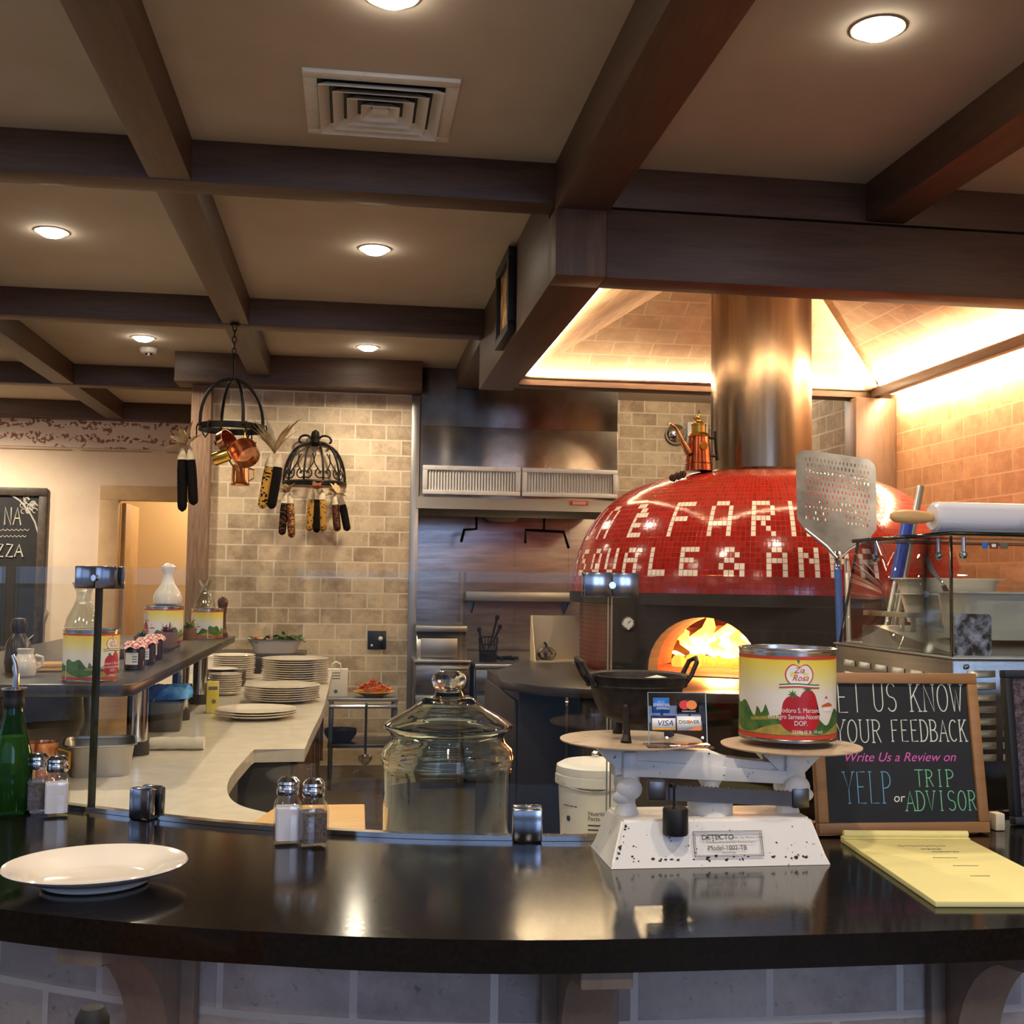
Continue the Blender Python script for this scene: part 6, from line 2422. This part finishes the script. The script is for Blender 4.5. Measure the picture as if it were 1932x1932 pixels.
lines('feedback_lettering', 'chalk_white', [('LET', 1568, 1644, 1306, 1360), ('US', 1664, 1710, 1306, 1358), ('KNOW', 1734, 1836, 1308, 1358), ('YOUR', 1588, 1676, 1374, 1415), ('FEEDBACK', 1694, 1840, 1374, 1413)], 0.0011)
b = MB()
b.text('Write Us a Review on', 0.0225, ML @ tr((bu_(1597) + bu_(1816)) / 2, -0.0034, bv_(1440)) @ rot('X', 90), 0.35, 'CENTER', None, 1.02)
b.build('pink_lettering', 'chalk_pink', cbd, smooth=0, fixn=False)
lines('blue_lettering', 'chalk_blue', [('YELP', 1597, 1688, 1468, 1524)], 0.001)
lines('green_lettering', 'chalk_green', [('TRIP', 1733, 1808, 1465, 1495), ('ADVISOR', 1713, 1847, 1503, 1538)], 0.001)
b = MB()
b.text('or', 0.022, ML @ tr(bu_(1700), -0.0034, bv_(1513)) @ rot('X', 90), 0.1, 'CENTER')
b.build('or_lettering', 'chalk_white', cbd, smooth=0, fixn=False)
b = MB()
b.prism([(0.0, 0.0), (0.06, 0.0), (0.028, 0.19), (0.022, 0.19)], 0.016, Matrix(((0, 0, 1, 0.145), (1, 0, 0, 0.014), (0, 1, 0, 0), (0, 0, 0, 1))))
b.build('easel_leg', 'oak_frame', cbd)
# dark crinkled panel beside it
pn = T('dark_framed_panel', 'black framed panel with a crinkled dark surface at the edge of the bar', 'panel', (1.36, 1.96, BT + 0.0005), 0)
mat('crinkle', '#3a2f34', 0.4, col2='#6a5a5e', scale=90, bump=1.0)
b = MB()
for q in ((-0.155, 0.155, 0.265, 0.28), (-0.155, 0.155, 0, 0.015), (-0.155, -0.14, 0.015, 0.265), (0.14, 0.155, 0.015, 0.265)):
    b.box(q[0], q[1], -0.01, 0.01, q[2], q[3], 0.002, M=Matrix.Rotation(radians(-6), 4, 'X') @ tr(0, 0, 0.0015))
b.build('frame', 'black', pn)
b = MB()
b.box(-0.142, 0.142, -0.004, 0.006, 0.013, 0.267, M=Matrix.Rotation(radians(-6), 4, 'X'))
b.build('surface', 'crinkle', pn)
b = MB()
b.box(-0.018, 0.0, -0.012, 0.012, 0, 0.03, 0.002)
tag(b.build('wood_block', 'husk_pale', loc=(1.165, 1.93, BT + 0.0005)), 'tiny pale wood block between the chalkboard and the dark panel', 'block')
# notepad
npd = T('notepad', 'yellow legal notepad lying in front of the feedback chalkboard', 'notepad', (0.918, 1.655, BT + 0.0005), radians(-5.6))
b = MB()
b.box(-0.1085, 0.1085, -0.195, 0.195, 0.0, 0.0075, 0.0005)
b.build('paper_block', 'paper_yellow', npd)
b = MB()
b.box(-0.1085, 0.1085, 0.178, 0.1955, 0.0076, 0.0098, 0.001)
b.cyl((-0.105, 0.19, 0.014), (0.108, 0.19, 0.014), 0.006, 14)
b.build('folded_pages', 'paper_yellow', npd)
b = MB()
for i in range(24):
    b.box(-0.107, 0.107, 0.15 - i * 0.0142, 0.1504 - i * 0.0142, 0.0075, 0.00755)
b.build('ruled_lines', 'ink_grey', npd)
b = MB()
for i, (y, x0, x1, h) in enumerate(((0.13, -0.035, 0.045, 0.012), (0.108, -0.005, 0.03, 0.01), (0.09, 0.005, 0.05, 0.008), (0.05, -0.01, 0.03, 0.005), (0.0, 0.0, 0.04, 0.004), (-0.06, 0.0, 0.03, 0.004))):
    n = 22
    b.tube([(x0 + (x1 - x0) * k / n, y + h * 0.5 * sin(k * 2.3 + i) * (0.6 + 0.4 * sin(k * 1.1)), 0.0079) for k in range(n + 1)], 0.0004, 4)
b.build('handwriting', 'text_grey', npd)

# ------------------------------------------------------------------ refrigerated display case
CX, CY = 1.28, 2.30
b = MB()
b.box(CX + 0.03, 3.35, CY + 0.03, CY + 0.60, 0, 0.908, 0.004)
tag(b.build('case_stand', 'cabinet_dark'), 'dark cabinet carrying the glass display case', 'cabinet')
dc = T('display_case', 'stainless refrigerated display case with a glass sneeze guard', 'display case', (CX, CY, 0.9085))
H0 = 1.354 - 0.9085
H1 = 1.624 - 0.9085
b = MB()
b.box(0, 2.05, 0, 0.60, 0, H0 - 0.006, 0.004)
body = b.build('body', 'steel', dc)
b = MB()
b.box(-0.004, 2.054, -0.004, 0.604, H0 - 0.006, H0, 0.002)
b.build('rim', 'steel_brush', dc)


def louvre(M):
    b = MB()
    n = 8
    b.grid(lambda i, j: (-0.032 + 0.064 * i / n, -0.008 * sin(pi * j / 12) * (1 - abs(2 * i / n - 1) ** 4), 0.014 * (1 - j / 6)), n, 6)
    bmesh.ops.transform(b.bm, matrix=M, verts=b.bm.verts)
    return b.build('louvre', 'steel_brush', dc)


for r in range(8):
    for c in range(4):
        louvre(tr(0.066 + c * 0.079, -0.0015, H0 - 0.042 - r * 0.0255))
for r in range(4):
    for c in range(6):
        louvre(Matrix(((0, 1, 0, -0.0015), (-1, 0, 0, 0.07 + c * 0.088), (0, 0, 1, H0 - 0.055 - r * 0.03), (0, 0, 0, 1))))
b = MB()
b.ball((0.03, -0.004, H0 - 0.02), 0.006, 10, 6)
b.ball((0.03, -0.004, H0 - 0.12), 0.005, 10, 6)
b.build('screw', 'chrome', dc)


def gpane(name, pts, th, M=None):
    """Sheet of glass given by its outer outline and thickness vector."""
    b = MB()
    th = Vector(th)
    p = [Vector(q) for q in pts]
    b.mi = 0
    b.poly(p)
    b.poly([q + th for q in reversed(p)])
    b.mi = 1
    for i in range(len(p)):
        j = (i + 1) % len(p)
        b.poly([p[i], p[i] + th, p[j] + th, p[j]])
    bmesh.ops.remove_doubles(b.bm, verts=b.bm.verts, dist=1e-6)
    return b.build(name, ['glass', 'glass_edge'], dc, smooth=0)


gpane('front_glass', [(0, 0.002, H0 + 0.001), (2.05, 0.002, H0 + 0.001), (2.05, 0.002, H1 - 0.009), (0, 0.002, H1 - 0.009)], (0, 0.008, 0))
gpane('side_glass', [(0.001, 0.011, H0 + 0.001), (0.001, 0.58, H0 + 0.001), (0.001, 0.47, H1 - 0.009), (0.001, 0.011, H1 - 0.009)], (0.008, 0, 0))
gpane('top_glass', [(-0.002, 0.0, H1 - 0.0085), (2.05, 0.0, H1 - 0.0085), (2.05, 0.49, H1 - 0.0085), (-0.002, 0.49, H1 - 0.0085)], (0, 0, 0.009))
for x, y in ((0.045, 0.03), (0.03, 0.11), (0.03, 0.42), (0.6, 0.03)):
    b = MB()
    b.cyl((x, y, H1 - 0.0095), (x, y, H1 - 0.045), 0.0045, 12)
    b.ball((x, y, H1 - 0.05), 0.0095, 14, 10)
    b.build('stud', 'chrome', dc)
b = MB()
b.box(0.02, 2.03, 0.05, 0.58, H0, H0 + 0.004)
b.prism([(0.05, H0 + 0.004), (0.5, H0 + 0.004), (0.5, H0 + 0.05), (0.42, H0 + 0.05)], 1.9, Matrix(((0, 0, 1, 0.03), (1, 0, 0, 0), (0, 1, 0, 0), (0, 0, 0, 1))))
b.build('inner_ledge', 'steel_brush', dc)
# stickers and photo magnet on the front glass
b = MB()
mat('photo_print', '#15171c', 0.35, col2='#9aa3b4', scale=38, lo=0.42, hi=0.62)
pts = []
for cx_, cz_, a0 in ((0.082, H0 + 0.084, 0), (0.014, H0 + 0.084, 90), (0.014, H0 + 0.012, 180), (0.082, H0 + 0.012, 270)):
    pts += [(cx_ + 0.009 * cos(radians(a0 + q)), cz_ + 0.009 * sin(radians(a0 + q))) for q in range(0, 91, 18)]
b.prism(pts, 0.0012, Matrix(((1, 0, 0, 0), (0, 0, 1, 0.0005), (0, 1, 0, 0), (0, 0, 0, 1))))
tag(b.build('photo_magnet', 'photo_print', loc=(CX, CY, 0.9085)), 'rounded black and white photo stuck on the display case glass', 'photo')
for i, (x0, w_, m, lb) in enumerate(((0.072, 0.013, 'card_blue', 'small blue card sticker on the display case glass'), (0.09, 0.018, 'walnut', 'small brown card sticker on the display case glass'), (0.114, 0.017, 'text_grey', 'small grey card sticker on the display case glass'))):
    b = MB()
    b.box(x0, x0 + w_, 0.0008, 0.0018, H1 - 0.035, H1 - 0.022, 0.0003)
    if i == 1:
        b.mi = 1
        b.box(x0 + 0.004, x0 + w_ - 0.004, 0.0004, 0.0008, H1 - 0.032, H1 - 0.025)
    tag(b.build('sticker', [m, 'label_white'], loc=(CX, CY, 0.9085)), lb, 'sticker', 'card stickers on the display case')
# tubs, rolling pin, spatula
def tub(label, x0, x1, y0, y1, z0, z1, fl=0.03):
    t = T('plastic_tub', label, 'tub', ((x0 + x1) / 2, (y0 + y1) / 2, z0), group='white plastic tubs in the display case')
    w, d, h = (x1 - x0) / 2, (y1 - y0) / 2, z1 - z0
    b = MB()
    n = 44
    lv = [(w - fl, d - fl, 0), (w - 0.006, d - 0.006, h * 0.97), (w + 0.008, d + 0.008, h * 0.97), (w + 0.008, d + 0.008, h), (w - 0.009, d - 0.009, h), (w - fl - 0.003, d - fl - 0.003, 0.004)]
    b.grid(lambda i, j: (*rect_ring(2 * pi * i / n, lv[j][0], lv[j][1]), lv[j][2]), n, len(lv) - 1, closed_u=True)
    b.poly([(*rect_ring(2 * pi * i / n, w - fl, d - fl), 0) for i in range(n)])
    b.poly([(*rect_ring(2 * pi * i / n, w - fl - 0.003, d - fl - 0.003), 0.004) for i in range(n)])
    b.build('tub_body', 'tub_plastic', t)
    return t


tz0 = 1.354 + 0.0505
tub('white plastic tub at the side glass of the display case', CX + 0.16, CX + 0.46, 2.72, 2.89, tz0, tz0 + 0.082)
tub('wide white plastic tub behind the photo on the display case', CX + 0.10, CX + 0.75, 2.42, 2.60, 1.354 + 0.03, 1.354 + 0.03 + 0.11, 0.02)
tub('tallest white plastic tub standing at the back of the display case', CX + 0.26, CX + 0.5, 2.905, 3.12, tz0, tz0 + 0.125)
rk2 = T('tub_rack', 'cream rack frame holding the tubs inside the display case', 'rack', (CX + 0.06, 2.66, 1.354 + 0.012))
b = MB()
for q in ((0, 0.4, 0.062, 0.075), (0, 0.4, 0, 0.01)):
    b.box(q[0], q[1], -0.006, 0.0, q[2], q[3], 0.001)
for x in (0.0, 0.03, 0.14, 0.39):
    b.box(x, x + 0.012, -0.006, 0, 0.01, 0.062, 0.001)
b.build('rack_front', 'cream_and_lit_metal', rk2)
b = MB()
b.box(0, 0.012, 0, 0.2, 0.062, 0.075, 0.001)
b.box(0.39, 0.402, 0, 0.2, 0.062, 0.075, 0.001)
b.build('rack_side', 'cream_and_lit_metal', rk2)
rp = T('rolling_pin', 'marble rolling pin with wooden handles on the glass case top', 'rolling pin', (CX + 0.262, 2.42, 1.6247 + 0.0365), radians(1.5))
b = MB()
b.lathe([(0, -0.245), (0.028, -0.245), (0.0345, -0.24), (0.036, -0.23), (0.036, 0.23), (0.0345, 0.24), (0.028, 0.245), (0, 0.245)], 40, rot('Y', 90))
b.build('barrel', 'marble', rp)
for s_ in (-1, 1):
    b = MB()
    b.lathe([(0.009, 0.2455), (0.013, 0.26), (0.016, 0.285), (0.016, 0.31), (0.013, 0.335), (0.006, 0.345), (0, 0.346)], 20, rot('Y', 90 * s_))
    b.build('handle', 'oak_light', rp)
cr = T('pin_cradle', 'low wooden cradle under the marble rolling pin', 'cradle', (CX + 0.34, 2.42, 1.6251))
sp = T('spatula', 'cake spatula standing in a tub behind the case glass', 'spatula', (CX + 0.2, 2.80, 1.354 + 0.055))
bpy.data.objects.remove(cr)
b = MB()
b.tube([(0.10, 0, 0.0), (0.075, 0, 0.06), (0.055, 0, 0.10)], [0.009, 0.009, 0.006], 10)
b.build('handle', 'walnut', sp)
b = MB()
b.prism([(0.05, 0.105), (0.060, 0.10), (0.035, 0.135), (0.012, 0.175), (0.002, 0.17), (0.018, 0.135)], 0.0015, Matrix(((1, 0, 0, 0), (0, 0, 1, 0), (0, 1, 0, 0), (0, 0, 0, 1))))
b.build('blade', 'steel_brush', sp)

# ------------------------------------------------------------------ pizza peels
pt0, pt1 = P(1580, 1050, y=4.42), P(1588, 1290, y=4.27)
dr_ = (pt1 - pt0).normalized()
foot = pt0 + dr_ * ((0.012 - pt0.z) / dr_.z)
pl_ = T('pizza_peel', 'perforated metal pizza peel with a blue handle in front of the oven', 'peel', foot)
top = P(1577, 857, y=4.55)
upv = (top - pt0).normalized()
right = Vector((1, 0, 0)) - upv * upv.x
right.normalize()
nrm = upv.cross(right)
MP = Matrix(((right.x, upv.x, -nrm.x, pt0.x - foot.x), (right.y, upv.y, -nrm.y, pt0.y - foot.y), (right.z, upv.z, -nrm.z, pt0.z - foot.z), (0, 0, 0, 1)))
HL = (top - pt0).length
hw = 0.176
outl = [(-0.02, 0.0), (0.02, 0.0), (0.035, 0.03), (hw * 0.8, 0.10), (hw * 0.97, 0.14)] + [(hw - 0.05 + 0.05 * cos(radians(q)), HL - 0.05 + 0.05 * sin(radians(q))) for q in range(0, 91, 15)] + [(-hw + 0.05 - 0.05 * cos(radians(q)), HL - 0.05 + 0.05 * sin(radians(q))) for q in range(90, -1, -15)] + [(-hw * 0.97, 0.14), (-hw * 0.8, 0.10), (-0.035, 0.03)]


mat('peel_metal', '#8d8a87', 0.38, 1.0, col2='#6a6866', scale=5)
b = MB()
cell, rowh = 0.0165, 0.0265
slots = []
for r in range(11):
    z = HL - 0.04 - r * rowh
    half_n = 8
    for c in range(-half_n, half_n + 1):
        x = c * cell + (0.5 * cell if r % 2 else 0)
        lim = hw - 0.022
        if abs(x) > lim or z < 0.115 or (abs(x) < 0.035 and z < 0.19) or (r == 0 and abs(x) > lim - 0.02):
            continue
        slots.append((x, z))
xs_ = sorted({round(q, 5) for x, z in slots for q in (x - 0.0028, x + 0.0028)})
# one solid plate with the slots cut through it
bm = b.bm
vo = [bm.verts.new((x, z, 0)) for x, z in outl]
eo = [bm.edges.new((vo[i], vo[(i + 1) % len(vo)])) for i in range(len(vo))]
eh = []
for x, z in slots:
    q = [bm.verts.new(p) for p in ((x - 0.0026, z - 0.007, 0), (x + 0.0026, z - 0.007, 0), (x + 0.0026, z + 0.007, 0), (x - 0.0026, z + 0.007, 0))]
    eh += [bm.edges.new((q[i], q[(i + 1) % 4])) for i in range(4)]
bmesh.ops.triangle_fill(bm, use_beauty=True, use_dissolve=False, edges=eo + eh, normal=(0, 0, 1))
drop = []
sl = set((round(x, 4), round(z, 4)) for x, z in slots)
for f in bm.faces:
    c = f.calc_center_median()
    for x, z in slots:
        if abs(c.x - x) < 0.0026 and abs(c.y - z) < 0.007:
            drop.append(f)
            break
bmesh.ops.delete(bm, geom=drop, context='FACES_ONLY')
bmesh.ops.transform(bm, matrix=MP, verts=bm.verts)
for f in bm.faces:
    f.smooth = False
o = b.build('blade', 'peel_metal', pl_, smooth=0)
sm = o.modifiers.new('thickness', 'SOLIDIFY')
sm.thickness = 0.0025
sm.offset = 0
b = MB()
for s_ in (-1, 1):
    b.tube([MP @ Vector((s_ * 0.006, -0.01, 0.007)), MP @ Vector((s_ * 0.05, 0.035, 0.007)), MP @ Vector((s_ * hw * 0.8, 0.098, 0.006))], 0.0065, 8)
b.build('stiffener', 'steel_brush', pl_)
b = MB()
b.box(-0.014, 0.014, -0.06, 0.02, 0.002, 0.012, 0.003, M=MP)
for i in range(3):
    b.ball(MP @ Vector((0, -0.045 + 0.025 * i, 0.013)), 0.005, 10, 6)
b.build('bracket', 'chrome', pl_)
b = MB()
b.cyl(MP @ Vector((0.001, -0.03, -0.002)), (0.0, 0, 0.0), 0.0145, 16)
b.build('handle_pole', 'blue_paint', pl_)
a_, c_ = P(1597, 1055, y=4.5), P(1604, 1290, y=4.33)
d_ = (c_ - a_).normalized()
ft = a_ + d_ * ((0.01 - a_.z) / d_.z)
b = MB()
b.cyl(a_ - ft, (0, 0, 0), 0.0105, 14)
tag(b.build('metal_pole', 'steel_brush', loc=ft), 'plain steel pole leaning next to the blue peel handle', 'pole')
a_, c_ = P(1737, 918, y=3.42), P(1697, 1130, y=3.32)
d_ = (c_ - a_).normalized()
ft = a_ + d_ * ((0.01 - a_.z) / d_.z)
tp = T('turning_peel', 'long steel turning peel with a blue grip behind the display case', 'peel', ft)
b = MB()
b.cyl(a_ - ft, (0, 0, 0), 0.0115, 14)
b.build('pole', 'steel_brush', tp)
a2, c2 = P(1712, 985, y=3.38), P(1690, 1095, y=3.33)
d2 = (c2 - a2).normalized()
b = MB()
b.cyl(a2 - ft, c2 - ft, 0.019, 16)
b.build('grip', 'blue_grip', tp)
b = MB()
b.cyl(c2 - ft, c2 + d2 * ((0.01 - c2.z) / d2.z) - ft, 0.008, 12)
b.build('thin_rod', 'steel_brush', tp)

# ------------------------------------------------------------------ on top of the oven
def dome_z(r):
    for (r0, z0), (r1, z1) in zip(rows, rows[1:]):
        if r1 <= r <= r0:
            return z0 + (z1 - z0) * (r0 - r) / (r0 - r1 + 1e-9)
    return rows[-1][1]


q = P(1318, 893, y=5.68)
zc = dome_z(sqrt((q.x - OX) ** 2 + (5.68 - OY) ** 2)) + 0.012
oc = T('copper_oil_can', 'copper oil can with a long spout on top of the red oven', 'oil can', (q.x, 5.68, zc), radians(18))
mat('copper_dark', '#8a3f28', 0.25, 1.0, col2='#a85a3a', scale=14)
b = MB()
b.lathe([(0, 0), (0.072, 0), (0.068, 0.035), (0.070, 0.037), (0.067, 0.04), (0.052, 0.18), (0, 0.182)], 36)
b.build('body', 'copper_dark', oc)
b = MB()
b.lathe([(0.056, 0.178), (0.057, 0.183), (0.05, 0.193), (0.042, 0.198), (0.037, 0.2), (0.037, 0.235), (0.04, 0.238), (0.04, 0.243), (0.03, 0.25), (0.02, 0.253), (0, 0.254)], 30)
ld = b.build('lid', 'brass', oc)
b = MB()
b.ball((0, 0, 0.262), 0.013, 12, 8, (1.5, 0.8, 0.8))
b.ball((-0.005, 0, 0.28), 0.010, 12, 8, (1, 0.8, 1.2))
b.tube([(-0.012, 0, 0.264), (-0.028, 0, 0.272), (-0.034, 0, 0.278)], [0.005, 0.004, 0.003], 8)
b.lathe([(0.007, 0.287), (0.004, 0.30), (0.006, 0.305), (0, 0.322)], 10)
b.build('figure_knob', 'brass', ld)
b = MB()
b.tube([(-0.06, 0, 0.09), (-0.10, 0, 0.145), (-0.135, 0, 0.205), (-0.15, 0, 0.222), (-0.18, 0, 0.235)], [0.022, 0.015, 0.009, 0.007, 0.006], 12)
b.build('spout', 'copper', oc)
b = MB()
b.tube([(0.05, 0, 0.176), (0.08, 0, 0.178), (0.11, 0, 0.176)], 0.007, 8)
b.tube([(0.06, 0, 0.085), (0.09, 0, 0.085), (0.115, 0, 0.082)], 0.007, 8)
b.tube([(0.106, 0, 0.215), (0.112, 0, 0.13), (0.12, 0, 0.062)], 0.011, 10)
b.build('handle', 'iron', oc)
b = MB()
b.lathe([(0.024, 0), (0.022, 0.004), (0, 0.006)], 24, tr(-0.01, -0.0605, 0.125) @ rot('X', 96), cap=False)
b.build('medallion', 'brass', oc)
for i, (px, lb) in enumerate(((1270, 'small pine cone on the oven farthest from the copper can'), (1279, 'small pine cone on the oven, middle of three beside the copper can'), (1288, 'small pine cone on the oven touching the foot of the copper can'))):
    q2 = P(px, 893, y=5.6)
    b = MB()
    for kq in range(7):
        z = 0.004 + kq * 0.0045
        rr = 0.016 * sin(pi * (kq + 1.2) / 9)
        for a in range(7):
            b.ball((rr * cos(a * 0.9 + kq), rr * sin(a * 0.9 + kq), z + 0.006), 0.0055, 6, 4)
    tag(b.build('pine_cone', 'log', loc=(q2.x, 5.6, dome_z(sqrt((q2.x - OX) ** 2 + (5.6 - OY) ** 2)) + 0.003)), lb, 'pine cone', 'pine cones on the oven top')
# ------------------------------------------------------------------ chalkboard on the far wall
fc = T('menu_chalkboard', 'large dark framed menu chalkboard on the cream wall', 'chalkboard', (-3.72, YB - 0.002, 0.70))
b = MB()
w_, h_, f_ = 0.61, 1.70, 0.085
for q in ((-w_, w_, h_ - f_, h_), (-w_, w_, 0, f_), (-w_, -w_ + f_, f_, h_ - f_), (w_ - f_, w_, f_, h_ - f_)):
    b.box(q[0], q[1], -0.045, 0, q[2], q[3], 0.012)
mat('frame_dark', '#4a4034', 0.5, col2='#332b23', scale=14)
b.build('frame', 'frame_dark', fc)
b = MB()
b.box(-w_ + f_ - 0.01, w_ - f_ + 0.01, -0.015, -0.002, f_ - 0.01, h_ - f_ + 0.01)
b.build('slate', 'chalkboard', fc)
b = MB()


def fpx(px, py):
    q = P(px, py, y=YB - 0.018)
    return q.x + 3.72, q.z - 0.70


mat('chalk_soft', '#b9b6ac', 0.9)
for word, x0, x1, y0, y1, r in (('INA', -10, 41, 958, 990, 0.009), ('ZZA', -8, 44, 1028, 1050, 0.011)):
    a_, c_ = fpx(x0, y1), fpx(x1, y0)
    b = MB()
    chalk(b, word, a_[0], c_[0], a_[1], c_[1], -0.017, r, False)
    b.build('lettering', 'chalk_soft', fc)
b = MB()
b.tube([(fpx(px, py)[0], -0.017, fpx(px, py)[1]) for px, py in ((20, 933), (38, 945), (55, 965), (66, 985), (72, 1005))], 0.009, 6)
b.build('chalk_border', 'chalk_soft', fc)
b = MB()
for i in range(16):
    u, v_ = fpx(40 + random.random() * 30, 936 + random.random() * 20 + (0 if i < 8 else 12))
    b.tube([(u + 0.025 * cos(t_ * 0.7), -0.017, v_ + 0.025 * sin(t_ * 0.7)) for t_ in range(8)], 0.005, 5)
b.build('chalk_flourish', 'chalk_soft', fc)
b = MB()
b.tube([(fpx(px, py)[0], -0.017, fpx(px, py)[1]) for px, py in ((88, 1150), (78, 1180), (65, 1197), (48, 1212))], 0.008, 6)
b.build('chalk_border', 'chalk_soft', fc)
b = MB()
for py, x0, x1 in ((1000, 0, 55), (1012, 0, 50)):
    pts = [fpx(x0 + (x1 - x0) * kq / 20, py + 2 * sin(kq * 2.1)) for kq in range(21)]
    b.tube([(u, -0.017, v_) for u, v_ in pts], 0.004, 5)
b.build('chalk_scribble', 'chalk_soft', fc)
# ------------------------------------------------------------------ bar chair whose post top peeks in
bc = T('bar_chair', 'wooden bar chair with a dark capped back post under the bar edge', 'chair', (-0.42, 1.33, 0))
mat('chair_wood', '#8a5a3c', 0.5)
b = MB()
b.box(-0.18, 0.18, -0.10, 0.30, 0.70, 0.74, 0.012)
b.build('seat', 'chair_wood', bc)
for x in (-0.165, 0.165):
    for y in (-0.08, 0.27):
        b = MB()
        b.cyl((x, y, 0.0), (x * 0.95, y * 0.95, 0.70), 0.018, 12, 0.02)
        b.build('leg', 'chair_wood', bc)
    b = MB()
    b.lathe([(0.015, 0.74), (0.017, 1.0), (0.0155, 1.034)], 20, tr(x, -0.08, 0))
    p = b.build('back_post', 'chair_wood', bc)
    b = MB()
    b.lathe([(0.0165, 1.034), (0.0175, 1.036), (0.017, 1.046), (0.011, 1.057), (0, 1.06)], 20, tr(x, -0.08, 0))
    b.build('cap', 'rubber', p)
b = MB()
b.box(-0.165, 0.165, -0.088, -0.072, 0.88, 0.97, 0.004)
b.build('back_rail', 'chair_wood', bc)
